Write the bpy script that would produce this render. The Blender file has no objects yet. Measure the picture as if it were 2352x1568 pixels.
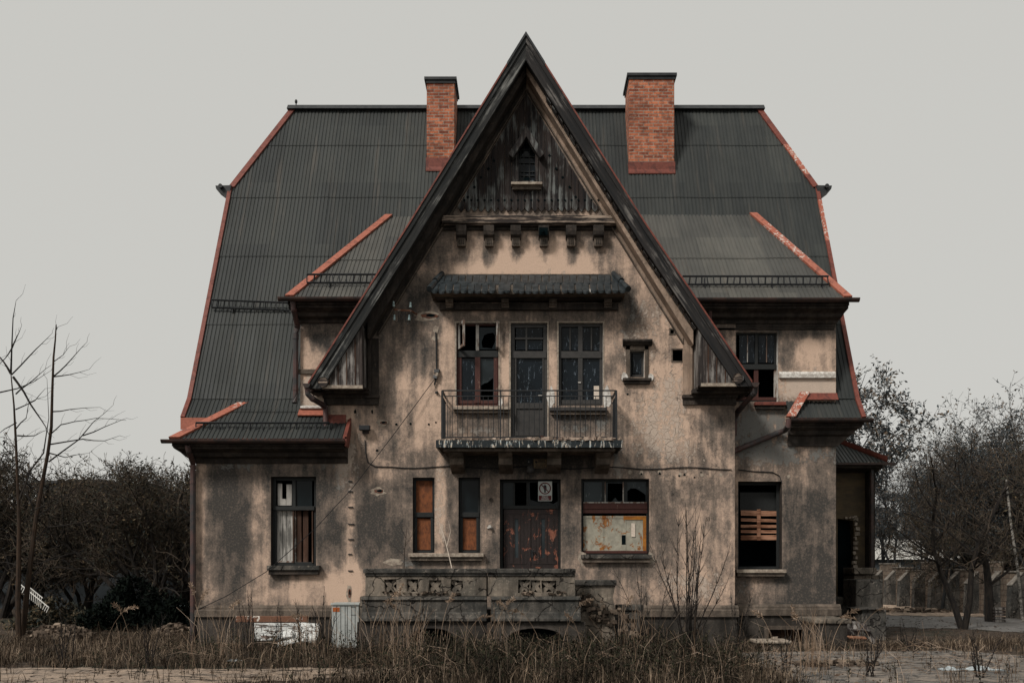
import bpy, bmesh, math, random
import numpy as np
from mathutils import Vector, Matrix, noise as mnoise
R = math.radians
random.seed(11)
rnd = random.random
def U(a, b): return a + (b - a) * random.random()
sc = bpy.context.scene
col = sc.collection
GZ = -0.15          # ground level; the camera stands 22 m in front of the gable wall, eye at 1.67 m
def X(px, Y=0.0): return (px - 1208) * (22 + Y) / 2200
def Z(py, Y=0.0): return 1.67 + (1298 - py) * (22 + Y) / 2200

# ---------------------------------------------------------------- camera, light
cam = bpy.data.cameras.new("camera"); co = bpy.data.objects.new("camera", cam); col.objects.link(co)
co.location = (0, -22, 1.67); co.rotation_euler = (R(90), 0, 0)
cam.sensor_width = 36; cam.lens = 36 * 2200 / 2352
cam.shift_x = -32 / 2352; cam.shift_y = 514 / 2352
cam.clip_start = 0.1; cam.clip_end = 2000
sc.camera = co
SUNDIR = Vector((-0.62, -0.72, 0.86)).normalized()
sl = bpy.data.lights.new("sun", 'SUN'); sl.energy = 3.0; sl.angle = R(13); sl.color = (1, 0.945, 0.875)
so = bpy.data.objects.new("sun", sl); col.objects.link(so)
so.rotation_euler = SUNDIR.to_track_quat('Z', 'Y').to_euler()
w = bpy.data.worlds.new("World"); sc.world = w; w.use_nodes = True
nt = w.node_tree; nt.nodes.clear()
sky = nt.nodes.new('ShaderNodeTexSky'); sky.sky_type = 'NISHITA'; sky.sun_disc = False
sky.sun_elevation = math.asin(SUNDIR.z); sky.sun_rotation = math.atan2(SUNDIR.x, SUNDIR.y)
sky.dust_density = 4
hs = nt.nodes.new('ShaderNodeHueSaturation'); hs.inputs['Saturation'].default_value = 0.25
mx = nt.nodes.new('ShaderNodeMix'); mx.data_type = 'RGBA'; mx.inputs[0].default_value = 0.91
bg = nt.nodes.new('ShaderNodeBackground'); out = nt.nodes.new('ShaderNodeOutputWorld')
nt.links.new(sky.outputs[0], hs.inputs['Color']); nt.links.new(hs.outputs[0], mx.inputs[6])
mx.inputs[7].default_value = (6.15, 6.08, 5.72, 1)      # overcast grey cover
nt.links.new(mx.outputs[2], bg.inputs[0]); bg.inputs[1].default_value = 0.1
nt.links.new(bg.outputs[0], out.inputs[0])
sc.view_settings.view_transform = 'Standard'; sc.view_settings.look = 'None'
sc.view_settings.exposure = 0; sc.view_settings.gamma = 1

# ---------------------------------------------------------------- materials
class NT:
    def __init__(s, name):
        s.m = bpy.data.materials.new(name); s.m.use_nodes = True
        s.t = s.m.node_tree; s.b = s.t.nodes['Principled BSDF']; s.tc = s.t.nodes.new('ShaderNodeTexCoord')
        s.b.inputs['Specular IOR Level'].default_value = 0.25
    def n(s, k, **kw):
        n = s.t.nodes.new(k)
        for a, v in kw.items(): setattr(n, a, v)
        return n
    def l(s, a, b): s.t.links.new(a, b)
    def noise(s, scale, detail=6, rough=0.6, vec=None, sv=None, rot=0.0, dist=0.0):
        n = s.n('ShaderNodeTexNoise'); n.inputs['Scale'].default_value = scale; n.inputs['Detail'].default_value = detail
        n.inputs['Roughness'].default_value = rough; n.inputs['Distortion'].default_value = dist
        v = vec or s.tc.outputs['Object']
        if rot:
            m = s.n('ShaderNodeMapping'); m.inputs['Rotation'].default_value = (0, rot, 0); s.l(v, m.inputs[0]); v = m.outputs[0]
        if sv:
            m = s.n('ShaderNodeMapping'); m.inputs['Scale'].default_value = sv; s.l(v, m.inputs[0]); v = m.outputs[0]
        s.l(v, n.inputs['Vector']); return n.outputs['Fac']
    def mr(s, v, a, b, c=0.0, d=1.0, smooth=True):
        n = s.n('ShaderNodeMapRange'); n.interpolation_type = 'SMOOTHSTEP' if smooth else 'LINEAR'
        s.l(v, n.inputs[0])
        for i, q in enumerate((a, b, c, d)): n.inputs[i + 1].default_value = q
        return n.outputs[0]
    def math(s, op, a, b=None, c=None):
        n = s.n('ShaderNodeMath', operation=op)
        for i, q in enumerate((a, b, c)):
            if q is None: continue
            if isinstance(q, (int, float)): n.inputs[i].default_value = q
            else: s.l(q, n.inputs[i])
        return n.outputs[0]
    def mix(s, f, a, b, blend='MIX'):
        n = s.n('ShaderNodeMix'); n.data_type = 'RGBA'; n.blend_type = blend
        for i, q in ((0, f), (6, a), (7, b)):
            if isinstance(q, (int, float)): n.inputs[i].default_value = q if i == 0 else (q, q, q, 1)
            elif isinstance(q, tuple): n.inputs[i].default_value = tuple(q) + (1,)
            else: s.l(q, n.inputs[i])
        return n.outputs[2]
    def bump(s, h, st=0.4, d=0.02):
        n = s.n('ShaderNodeBump'); n.inputs['Strength'].default_value = st; n.inputs['Distance'].default_value = d
        s.l(h, n.inputs['Height']); s.l(n.outputs[0], s.b.inputs['Normal']); return n
    def col(s, c):
        if isinstance(c, tuple): s.b.inputs['Base Color'].default_value = c + (1,)
        else: s.l(c, s.b.inputs['Base Color'])
    def rough(s, v):
        if isinstance(v, (int, float)): s.b.inputs['Roughness'].default_value = v
        else: s.l(v, s.b.inputs['Roughness'])

def simple(name, c1, c2, scale=8, rough=0.8, bump=0.3, sv=None, metal=0.0, spec=0.25, thr=(0.35, 0.65), bd=0.01, det=6):
    t = NT(name); f = t.noise(scale, det, 0.65, sv=sv)
    t.col(t.mix(t.mr(f, *thr), c1, c2)); t.rough(rough); t.b.inputs['Metallic'].default_value = metal
    t.b.inputs['Specular IOR Level'].default_value = spec
    if bump: t.bump(f, bump, bd)
    return t.m

def plaster_mat():
    t = NT('plaster')
    at = t.n('ShaderNodeAttribute'); at.attribute_name = 'mask'
    sp = t.n('ShaderNodeSeparateColor'); t.l(at.outputs['Color'], sp.inputs[0])
    r, g, b = sp.outputs
    n1 = t.noise(1.1, 10, 0.68, dist=0.3); n2 = t.noise(5.0, 8, 0.7, sv=(1, 1, 0.5)); n3 = t.noise(38, 5, 0.65)
    n4 = t.noise(0.7, 4, 0.5); nv = t.noise(3.0, 6, 0.6, sv=(1.6, 1, 0.18))
    n5 = t.noise(14, 8, 0.75, dist=0.6)
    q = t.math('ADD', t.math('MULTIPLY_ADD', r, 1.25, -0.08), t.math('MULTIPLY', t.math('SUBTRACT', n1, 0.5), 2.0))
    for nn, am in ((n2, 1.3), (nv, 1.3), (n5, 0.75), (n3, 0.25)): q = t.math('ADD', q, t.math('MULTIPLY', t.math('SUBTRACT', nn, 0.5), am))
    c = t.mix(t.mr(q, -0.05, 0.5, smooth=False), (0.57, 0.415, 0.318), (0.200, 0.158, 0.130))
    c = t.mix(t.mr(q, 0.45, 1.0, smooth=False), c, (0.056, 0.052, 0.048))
    n6 = t.noise(24, 6, 0.7)
    c = t.mix(t.math('MULTIPLY', t.mr(n6, 0.5, 0.62), 0.18), c, t.mix(0.5, c, (0.62, 0.48, 0.38)))
    pq = t.math('ADD', g, t.math('MULTIPLY', t.math('SUBTRACT', n2, 0.5), 1.6))
    pq = t.math('ADD', pq, t.math('MULTIPLY', t.math('SUBTRACT', n5, 0.5), 1.3))
    pf = t.mr(pq, 0.42, 0.54)
    c = t.mix(t.math('MULTIPLY', pf, 0.85), c, t.mix(t.mr(r, 0.35, 0.62), (0.50, 0.41, 0.34), (0.17, 0.168, 0.158)))
    # peeled flecks
    fl = t.noise(7, 10, 0.8, dist=1.2)
    c = t.mix(t.math('MULTIPLY', t.mr(fl, 0.68, 0.71), 0.5), c, (0.50, 0.43, 0.36))
    c = t.mix(t.math('MULTIPLY', t.mr(fl, 0.24, 0.28, 1, 0), 0.5), c, (0.05, 0.045, 0.04))
    c = t.mix(t.math('MULTIPLY', t.mr(n3, 0.35, 0.65), 0.25), c, t.mix(0.45, c, 0.02))
    # cracks
    wv = t.n('ShaderNodeTexNoise'); wv.inputs['Scale'].default_value = 3; t.l(t.tc.outputs['Object'], wv.inputs['Vector'])
    mvec = t.n('ShaderNodeMix'); mvec.data_type = 'VECTOR'; mvec.inputs[0].default_value = 0.16
    t.l(t.tc.outputs['Object'], mvec.inputs[4]); t.l(wv.outputs['Color'], mvec.inputs[5])
    vo = t.n('ShaderNodeTexVoronoi'); vo.feature = 'DISTANCE_TO_EDGE'; vo.inputs['Scale'].default_value = 7.5
    t.l(mvec.outputs[1], vo.inputs['Vector'])
    cr = t.math('MULTIPLY', t.mr(vo.outputs['Distance'], 0.004, 0.03, 1, 0), t.mr(b, 0.2, 0.7))
    cr = t.math('MULTIPLY', cr, t.mr(n5, 0.4, 0.55))
    cr = t.math('MULTIPLY', cr, t.mr(n2, 0.42, 0.58))
    c = t.mix(t.math('MULTIPLY', cr, 0.7), c, (0.08, 0.06, 0.045))
    t.col(c); t.rough(0.95); t.b.inputs['Specular IOR Level'].default_value = 0.1
    h = t.math('ADD', t.math('MULTIPLY', n3, 0.35), t.math('MULTIPLY', n5, 0.8))
    h = t.math('SUBTRACT', h, t.math('MULTIPLY', cr, 1.2)); h = t.math('ADD', h, t.math('MULTIPLY', pf, 0.35))
    t.bump(h, 0.75, 0.02)
    return t.m

def wood_mat(name, rot, dark, light, mid=(0.09, 0.05, 0.035), lt=0.58, k=1.0):
    t = NT(name)
    a = t.noise(1.0, 9, 0.72, rot=rot, sv=(0.7 * k, 14, 16)); b = t.noise(1.0, 5, 0.6, rot=rot, sv=(1.4, 5, 3.2))
    f = t.noise(1.0, 6, 0.7, rot=rot, sv=(3, 40, 55))
    c = t.mix(t.mr(a, 0.35, 0.62), dark, mid)
    s = t.math('ADD', t.math('MULTIPLY', a, 0.5), t.math('MULTIPLY', b, 0.5))
    c = t.mix(t.mr(s, lt - 0.06, lt + 0.05), c, light)
    c = t.mix(t.mr(f, 0.35, 0.5, 0.7, 0), c, dark)
    t.col(c); t.rough(0.85); t.bump(t.math('ADD', a, t.math('MULTIPLY', f, 0.5)), 0.7, 0.015)
    return t.m

def peel_mat(name, paint, under, thr=0.5, scale=5, sv=None, rough=0.6, und2=None):
    t = NT(name)
    a = t.noise(scale, 12, 0.75, sv=sv, dist=0.8); b = t.noise(scale * 4, 4, 0.6, sv=sv)
    f = t.mr(a, thr, thr + 0.02)
    u = t.mix(t.mr(b, 0.4, 0.6), under, und2 or under)
    p = t.mix(t.mr(b, 0.3, 0.7), paint, tuple(x * 0.72 for x in paint))
    t.col(t.mix(f, p, u)); t.rough(rough); t.bump(t.math('MULTIPLY', f, -1), 0.5, 0.006)
    return t.m

def roof_mat(name, c1, c2):
    t = NT(name)
    a = t.noise(2.0, 8, 0.7, sv=(3.0, 0.5, 0.35)); b = t.noise(0.5, 4, 0.6); f = t.noise(60, 3, 0.6); sp = t.noise(11, 6, 0.8, sv=(1, .6, .6))
    c = t.mix(t.mr(a, 0.3, 0.7), c1, c2); c = t.mix(t.math('MULTIPLY', t.mr(b, 0.35, 0.65), 0.35), c, tuple(x * 0.55 for x in c1))
    c = t.mix(t.math('MULTIPLY', t.mr(sp, 0.70, 0.74), 0.5), c, (0.14, 0.13, 0.12))
    xyz = t.n('ShaderNodeSeparateXYZ'); t.l(t.tc.outputs['Object'], xyz.inputs[0]); cb = t.n('ShaderNodeCombineXYZ'); t.l(xyz.outputs[0], cb.inputs[0]); t.l(xyz.outputs[2], cb.inputs[1])
    bk = t.n('ShaderNodeTexBrick'); t.l(cb.outputs[0], bk.inputs['Vector']); bk.inputs['Scale'].default_value = 1; bk.inputs['Brick Width'].default_value = 0.784; bk.inputs['Row Height'].default_value = 2.0; bk.inputs['Mortar Size'].default_value = 0.0
    bk.inputs['Color1'].default_value = (0.72, 0.74, 0.76, 1); bk.inputs['Color2'].default_value = (1.22, 1.2, 1.16, 1); c = t.mix(1.0, c, bk.outputs['Color'], 'MULTIPLY')
    st = t.noise(1.0, 7, 0.7, sv=(5, .4, .22)); c = t.mix(t.math('MULTIPLY', t.mr(st, 0.55, 0.68), 0.35), c, (0.10, 0.085, 0.07))
    t.col(c); t.rough(t.mr(a, 0.3, 0.7, 0.5, 0.75)); t.b.inputs['Specular IOR Level'].default_value = 0.25
    t.bump(f, 0.12, 0.004); return t.m

def brick_mat(name, c1, c2, mortar, w=0.25, h=0.075, mort=0.008, sp=(0.55, 0.30, 0.18), dk=(0.05, 0.022, 0.016)):
    t = NT(name)
    s = t.n('ShaderNodeSeparateXYZ'); t.l(t.tc.outputs['Object'], s.inputs[0])
    u = t.math('ADD', s.outputs[0], s.outputs[1]); cb = t.n('ShaderNodeCombineXYZ'); t.l(u, cb.inputs[0]); t.l(s.outputs[2], cb.inputs[1])
    dn = t.n('ShaderNodeTexNoise'); dn.inputs['Scale'].default_value = 9; t.l(t.tc.outputs['Object'], dn.inputs['Vector'])
    mv = t.n('ShaderNodeMix'); mv.data_type = 'VECTOR'; mv.inputs[0].default_value = 0.012; t.l(cb.outputs[0], mv.inputs[4]); t.l(dn.outputs['Color'], mv.inputs[5])
    br = t.n('ShaderNodeTexBrick'); t.l(mv.outputs[1], br.inputs['Vector'])
    br.inputs['Scale'].default_value = 1; br.inputs['Brick Width'].default_value = w; br.inputs['Row Height'].default_value = h
    br.inputs['Mortar Size'].default_value = mort; br.inputs['Mortar Smooth'].default_value = 0.2; br.inputs['Bias'].default_value = -0.1
    br.inputs['Color1'].default_value = c1 + (1,); br.inputs['Color2'].default_value = c2 + (1,); br.inputs['Mortar'].default_value = mortar + (1,)
    n = t.noise(9, 8, 0.75); n2 = t.noise(1.1, 5, 0.6); n3 = t.noise(26, 6, 0.7, sv=(.5, .5, 1.3))
    c = t.mix(t.math('MULTIPLY', t.mr(n, 0.4, 0.62), 0.55), br.outputs['Color'], (0.06, 0.02, 0.012))
    c = t.mix(t.math('MULTIPLY', t.mr(n3, 0.58, 0.66), 0.6), c, sp)
    c = t.mix(t.math('MULTIPLY', t.mr(n2, 0.45, 0.7), 0.45), c, dk)
    t.col(c); t.rough(0.9)
    h = t.math('ADD', t.math('MULTIPLY', br.outputs['Fac'], -1), t.math('MULTIPLY', n, 0.5)); t.bump(h, 0.8, 0.015); return t.m

def stone_mat(name, c1, c2, c3, crack=True):
    t = NT(name)
    a = t.noise(1.6, 10, 0.7, dist=0.4); b = t.noise(9, 9, 0.78, dist=0.8); f = t.noise(50, 4, 0.6); v = t.noise(4, 6, 0.7, sv=(1, 1, .25))
    c = t.mix(t.mr(a, 0.38, 0.62), c1, c2); c = t.mix(t.math('MULTIPLY', t.mr(b, 0.55, 0.66), 0.7), c, c3)
    c = t.mix(t.math('MULTIPLY', t.mr(v, 0.42, 0.6), 0.6), c, tuple(x * 0.35 for x in c1))
    h = t.math('ADD', b, t.math('MULTIPLY', f, 0.4))
    if crack:
        vo = t.n('ShaderNodeTexVoronoi'); vo.feature = 'DISTANCE_TO_EDGE'; vo.inputs['Scale'].default_value = 2.6
        wv = t.n('ShaderNodeTexNoise'); wv.inputs['Scale'].default_value = 4; t.l(t.tc.outputs['Object'], wv.inputs['Vector'])
        mv = t.n('ShaderNodeMix'); mv.data_type = 'VECTOR'; mv.inputs[0].default_value = 0.25; t.l(t.tc.outputs['Object'], mv.inputs[4]); t.l(wv.outputs['Color'], mv.inputs[5])
        t.l(mv.outputs[1], vo.inputs['Vector'])
        cr = t.math('MULTIPLY', t.mr(vo.outputs['Distance'], 0.005, 0.03, 1, 0), t.mr(a, 0.42, 0.5))
        c = t.mix(t.math('MULTIPLY', cr, 0.85), c, (0.012, 0.011, 0.01)); h = t.math('SUBTRACT', h, cr)
    t.col(c); t.rough(0.92); t.b.inputs['Specular IOR Level'].default_value = 0.15; t.bump(h, 0.9, 0.03); return t.m

def rand_mat(name, cols, rough=0.8, trans=0.0, lowdark=None):
    """per-island colour for leaves and blades"""
    t = NT(name); g = t.n('ShaderNodeNewGeometry'); cr = t.n('ShaderNodeValToRGB'); cr.color_ramp.interpolation = 'LINEAR'
    e = cr.color_ramp.elements
    while len(e) < len(cols): e.new(0.5)
    for i, c in enumerate(cols): e[i].position = i / max(1, len(cols) - 1); e[i].color = c + (1,)
    t.l(g.outputs['Random Per Island'], cr.inputs[0]); c = cr.outputs[0]
    n = t.noise(0.8, 4, 0.6); c = t.mix(t.math('MULTIPLY', t.mr(n, 0.4, 0.62), 0.6), c, tuple(x * 0.35 for x in cols[0]))
    t.col(c); t.rough(rough); t.b.inputs['Specular IOR Level'].default_value = 0.08
    return t.m

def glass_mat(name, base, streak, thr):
    t = NT(name); a = t.noise(7.0, 9, 0.8, sv=(1.8, 1, 0.5), dist=1.2); b = t.noise(1.2, 3, 0.5)  # streak colour paints branch reflections into the pane
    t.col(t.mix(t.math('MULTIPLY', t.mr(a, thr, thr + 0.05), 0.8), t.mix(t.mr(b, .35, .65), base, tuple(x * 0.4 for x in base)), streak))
    t.rough(0.12); t.b.inputs['Specular IOR Level'].default_value = 0.16; t.bump(b, 0.3, 0.03); return t.m

M = dict(
    cap=simple('weathered_coping', (0.20, 0.18, 0.155), (0.09, 0.08, 0.07), 9, 0.9, 0.5),
    plaster=plaster_mat(),
    white=simple('white_mortar', (0.62, 0.6, 0.56), (0.34, 0.31, 0.28), 14, 0.9, 0.5),
    roof=roof_mat('dark_roof_metal', (0.027, 0.031, 0.031), (0.042, 0.045, 0.043)),
    roof2=roof_mat('grey_roof_metal', (0.060, 0.060, 0.056), (0.086, 0.084, 0.077)),
    roofcap=simple('roof_cap_metal', (0.018, 0.02, 0.022), (0.035, 0.037, 0.038), 6, 0.5, 0.1),
    red=peel_mat('red_flashing', (0.18, 0.053, 0.038), (0.10, 0.032, 0.025), 0.54, 4, rough=0.55),
    red2=peel_mat('orange_flashing', (0.36, 0.122, 0.08), (0.19, 0.065, 0.045), 0.56, 4, rough=0.55),
    redpeel=peel_mat('peeling_flashing', (0.36, 0.11, 0.07), (0.55, 0.54, 0.5), 0.515, 7, rough=0.6, und2=(0.35, 0.12, 0.07)),
    gutter=simple('gutter_metal', (0.026, 0.022, 0.021), (0.058, 0.034, 0.028), 5, 0.45, 0.1),
    pipe=simple('pipe_metal', (0.035, 0.035, 0.036), (0.085, 0.045, 0.04), 3, 0.5, 0.1),
    iron=simple('black_iron', (0.012, 0.015, 0.017), (0.022, 0.022, 0.024), 20, 0.5, 0.1),
    woodV=wood_mat('weathered_planks', R(90), (0.008, 0.008, 0.009), (0.15, 0.16, 0.155), (0.032, 0.023, 0.020), 0.555),
    woodV2=wood_mat('grey_planks', R(90), (0.014, 0.012, 0.012), (0.24, 0.225, 0.21), (0.055, 0.043, 0.038), 0.53),
    woodH=wood_mat('weathered_beam', 0, (0.013, 0.012, 0.012), (0.36, 0.28, 0.22), (0.05, 0.036, 0.03), 0.52),
    rakeL=wood_mat('left_bargeboard_wood', R(57.5), (0.009, 0.011, 0.012), (0.17, 0.17, 0.16), (0.026, 0.026, 0.025), 0.58),
    rakeR=wood_mat('right_bargeboard_wood', R(-57.5), (0.009, 0.010, 0.011), (0.15, 0.14, 0.13), (0.026, 0.023, 0.022), 0.595),
    soffit=simple('soffit_boards', (0.012, 0.012, 0.012), (0.03, 0.026, 0.023), 5, 0.9, 0.3),
    brick=brick_mat('red_brick', (0.52, 0.17, 0.085), (0.17, 0.042, 0.024), (0.34, 0.28, 0.23), 0.26, 0.085, 0.010),
    wallbrick=brick_mat('old_fence_brick', (0.17, 0.14, 0.108), (0.10, 0.086, 0.068), (0.05, 0.044, 0.037), 0.42, 0.2, 0.012, (0.17, 0.135, 0.10), (0.025, 0.022, 0.018)),
    rawbrick=brick_mat('exposed_brick', (0.20, 0.08, 0.05), (0.10, 0.05, 0.035), (0.16, 0.13, 0.11), sp=(0.25, 0.15, 0.1)),
    stone=stone_mat('porch_stone', (0.12, 0.107, 0.09), (0.24, 0.20, 0.16), (0.42, 0.36, 0.29)),
    darkstone=stone_mat('blackened_stone', (0.046, 0.046, 0.043), (0.11, 0.10, 0.088), (0.36, 0.31, 0.26)),
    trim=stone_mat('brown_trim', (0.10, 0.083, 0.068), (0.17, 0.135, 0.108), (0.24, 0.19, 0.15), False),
    trimlit=stone_mat('painted_sunlit_trim', (0.40, 0.295, 0.225), (0.27, 0.205, 0.16), (0.46, 0.36, 0.28), False),  # right gable strips, sunlight painted into the trim colour
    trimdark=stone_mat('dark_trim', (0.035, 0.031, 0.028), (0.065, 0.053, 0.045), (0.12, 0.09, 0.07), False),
    plinth=stone_mat('rough_plinth', (0.04, 0.036, 0.032), (0.07, 0.06, 0.052), (0.11, 0.095, 0.08), False),
    glass=glass_mat('dark_glass', (0.010, 0.016, 0.019), (0.16, 0.21, 0.24), 0.70),
    glassr=glass_mat('painted_reflection_glass', (0.008, 0.012, 0.016), (0.17, 0.21, 0.25), 0.575),  # strongest painted reflection streaks
    glassp=glass_mat('dusty_glass', (0.035, 0.045, 0.05), (0.2, 0.22, 0.23), 0.6),
    black=simple('painted_dark_interior', (0.003, 0.006, 0.007), (0.005, 0.009, 0.010), 3, 1.0, 0, spec=0.0),  # near-black colour stands in for unlit rooms and hole depths
    fgrey=simple('grey_painted_frame', (0.033, 0.032, 0.031), (0.045, 0.042, 0.04), 10, 0.45, 0.05),
    fdark=peel_mat('black_old_frame', (0.018, 0.02, 0.02), (0.14, 0.10, 0.08), 0.66, 6),
    fred=peel_mat('red_old_frame', (0.065, 0.023, 0.018), (0.2, 0.13, 0.1), 0.62, 8, (1, 1, .4)),
    fwhite=peel_mat('white_old_frame', (0.36, 0.34, 0.31), (0.13, 0.085, 0.065), 0.5, 7, (1, 1, .3)),
    osb=simple('brown_chipboard', (0.20, 0.068, 0.026), (0.10, 0.036, 0.016), 16, 0.8, 0.3, (1, 1, .5)),
    doorpaint=peel_mat('peeling_brown_door', (0.024, 0.017, 0.016), (0.24, 0.095, 0.06), 0.56, 3.4, (1.4, 1, 0.8), 0.6, (0.16, 0.055, 0.035)),
    creamdoor=peel_mat('peeling_cream_door', (0.33, 0.31, 0.25), (0.28, 0.115, 0.03), 0.535, 2.7, (1.2, 1, 0.9), 0.6, (0.2, 0.07, 0.015)),
    orangewood=simple('orange_wood', (0.38, 0.15, 0.02), (0.24, 0.085, 0.015), 6, 0.6, 0.1),
    greyboard=wood_mat('grey_window_boards', R(90), (0.09, 0.088, 0.082), (0.42, 0.40, 0.37), (0.2, 0.19, 0.175), 0.48),
    brownboard=wood_mat('brown_boards', R(90), (0.03, 0.017, 0.012), (0.14, 0.085, 0.06), (0.07, 0.035, 0.022), 0.58),
    pallet=wood_mat('orange_slats', 0, (0.10, 0.042, 0.022), (0.36, 0.19, 0.12), (0.2, 0.09, 0.05), 0.5),
    tile=simple('black_glazed_tile', (0.012, 0.017, 0.02), (0.035, 0.042, 0.046), 7, 0.38, 0.2, spec=0.4),
    mortar=simple('pale_mortar', (0.36, 0.31, 0.25), (0.2, 0.16, 0.13), 12, 0.9, 0.5),
    balc=peel_mat('balcony_edge_paint', (0.014, 0.02, 0.023), (0.35, 0.42, 0.44), 0.55, 5, (2.2, 1, 0.5), 0.5, (0.5, 0.4, 0.3)),
    debris=simple('broken_debris', (0.38, 0.30, 0.24), (0.14, 0.1, 0.08), 9, 0.95, 0.5),
    whitepaint=peel_mat('peeling_white_paint', (0.70, 0.71, 0.69), (0.09, 0.06, 0.045), 0.55, 5, (.5, 1, 2.5)),
    rustbeam=peel_mat('flaked_brown_beam', (0.16, 0.075, 0.045), (0.6, 0.56, 0.5), 0.58, 5),
    cab=simple('cabinet_paint', (0.40, 0.42, 0.41), (0.30, 0.32, 0.31), 4, 0.55, 0.1),
    orange=simple('orange_label', (0.34, 0.09, 0.02), (0.26, 0.07, 0.02), 12, 0.6, 0.1),
    signwhite=simple('sign_white', (0.46, 0.48, 0.46), (0.38, 0.41, 0.39), 6, 0.5, 0),
    signred=simple('sign_red', (0.10, 0.012, 0.012), (0.085, 0.012, 0.012), 6, 0.5, 0),
    signblack=simple('sign_black', (0.010, 0.012, 0.016), (0.014, 0.016, 0.02), 6, 0.5, 0),
    brass=simple('brass_plate', (0.26, 0.17, 0.08), (0.17, 0.13, 0.08), 20, 0.5, 0.1),
    ceramic=simple('insulator_ceramic', (0.32, 0.42, 0.42), (0.12, 0.17, 0.18), 20, 0.2, 0, spec=0.5),
    paper=simple('pale_paper', (0.62, 0.54, 0.45), (0.5, 0.42, 0.35), 20, 0.8, 0),
    bark=simple('dark_bark', (0.010, 0.009, 0.009), (0.026, 0.021, 0.017), 14, 0.95, 0.6, (1, 1, .3)),
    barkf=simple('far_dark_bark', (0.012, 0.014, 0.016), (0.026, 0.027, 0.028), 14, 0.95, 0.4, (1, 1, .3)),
    barkb=simple('brown_bark', (0.045, 0.028, 0.018), (0.022, 0.016, 0.012), 14, 0.95, 0.6, (1, 1, .3)),
    birch=simple('pale_bark', (0.30, 0.28, 0.25), (0.03, 0.028, 0.026), 5, 0.9, 0.3, (1, 1, 2)),
    twig=rand_mat('twigs', [(0.035, 0.031, 0.027), (0.10, 0.075, 0.055)]),
    twigf=rand_mat('haze_tinted_twigs', [(0.03, 0.036, 0.040), (0.07, 0.066, 0.062)]),  # distance haze tinted into the twig colour
    leafd=rand_mat('dark_leaves', [(0.020, 0.026, 0.025), (0.055, 0.053, 0.038), (0.12, 0.085, 0.05)]),
    leafr=rand_mat('haze_tinted_catkins', [(0.035, 0.048, 0.056), (0.075, 0.085, 0.09), (0.16, 0.105, 0.06)]),  # bluish distance haze tinted into the crown colour
    leafg=rand_mat('evergreen_leaves', [(0.002, 0.004, 0.004), (0.006, 0.010, 0.006)]),
    grass=rand_mat('dry_grass_blades', [(0.014, 0.011, 0.008), (0.055, 0.040, 0.028), (0.12, 0.088, 0.062), (0.38, 0.29, 0.21)]),
    weed=rand_mat('dark_weed_leaves', [(0.008, 0.010, 0.006), (0.022, 0.026, 0.014), (0.06, 0.048, 0.03)]),
    weedstem=rand_mat('weed_stems', [(0.009, 0.009, 0.009), (0.03, 0.023, 0.018), (0.13, 0.10, 0.078)]),
    reed=rand_mat('dry_reeds', [(0.16, 0.105, 0.07), (0.28, 0.20, 0.14), (0.42, 0.33, 0.26)]),
    litter=rand_mat('leaf_litter', [(0.02, 0.014, 0.01), (0.07, 0.042, 0.028), (0.17, 0.115, 0.08)]),
    rubble=rand_mat('rubble_stones', [(0.03, 0.024, 0.018), (0.12, 0.09, 0.07), (0.30, 0.235, 0.18)]),
    farwall=simple('haze_tinted_facade', (0.045, 0.054, 0.060), (0.060, 0.068, 0.074), 1, 0.9, 0),  # bluish haze put into the base colour
    farlight=simple('far_pale_facade', (0.42, 0.42, 0.40), (0.36, 0.36, 0.35), 1, 0.9, 0),
    farwhite=simple('white_roof_sheet', (0.80, 0.79, 0.75), (0.74, 0.73, 0.69), 0.6, 0.5, 0),
    plastic=simple('white_plastic_sheet', (0.45, 0.5, 0.52), (0.25, 0.28, 0.29), 10, 0.5, 0.6, bd=0.04),
    annex=simple('ochre_annex_plaster', (0.115, 0.085, 0.05), (0.07, 0.056, 0.04), 2.4, 0.95, 0.5, (1, 1, 2.6)),
    lamp=simple('dusty_globe', (0.07, 0.065, 0.062), (0.05, 0.048, 0.047), 5, 0.7, 0),
)

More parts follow.
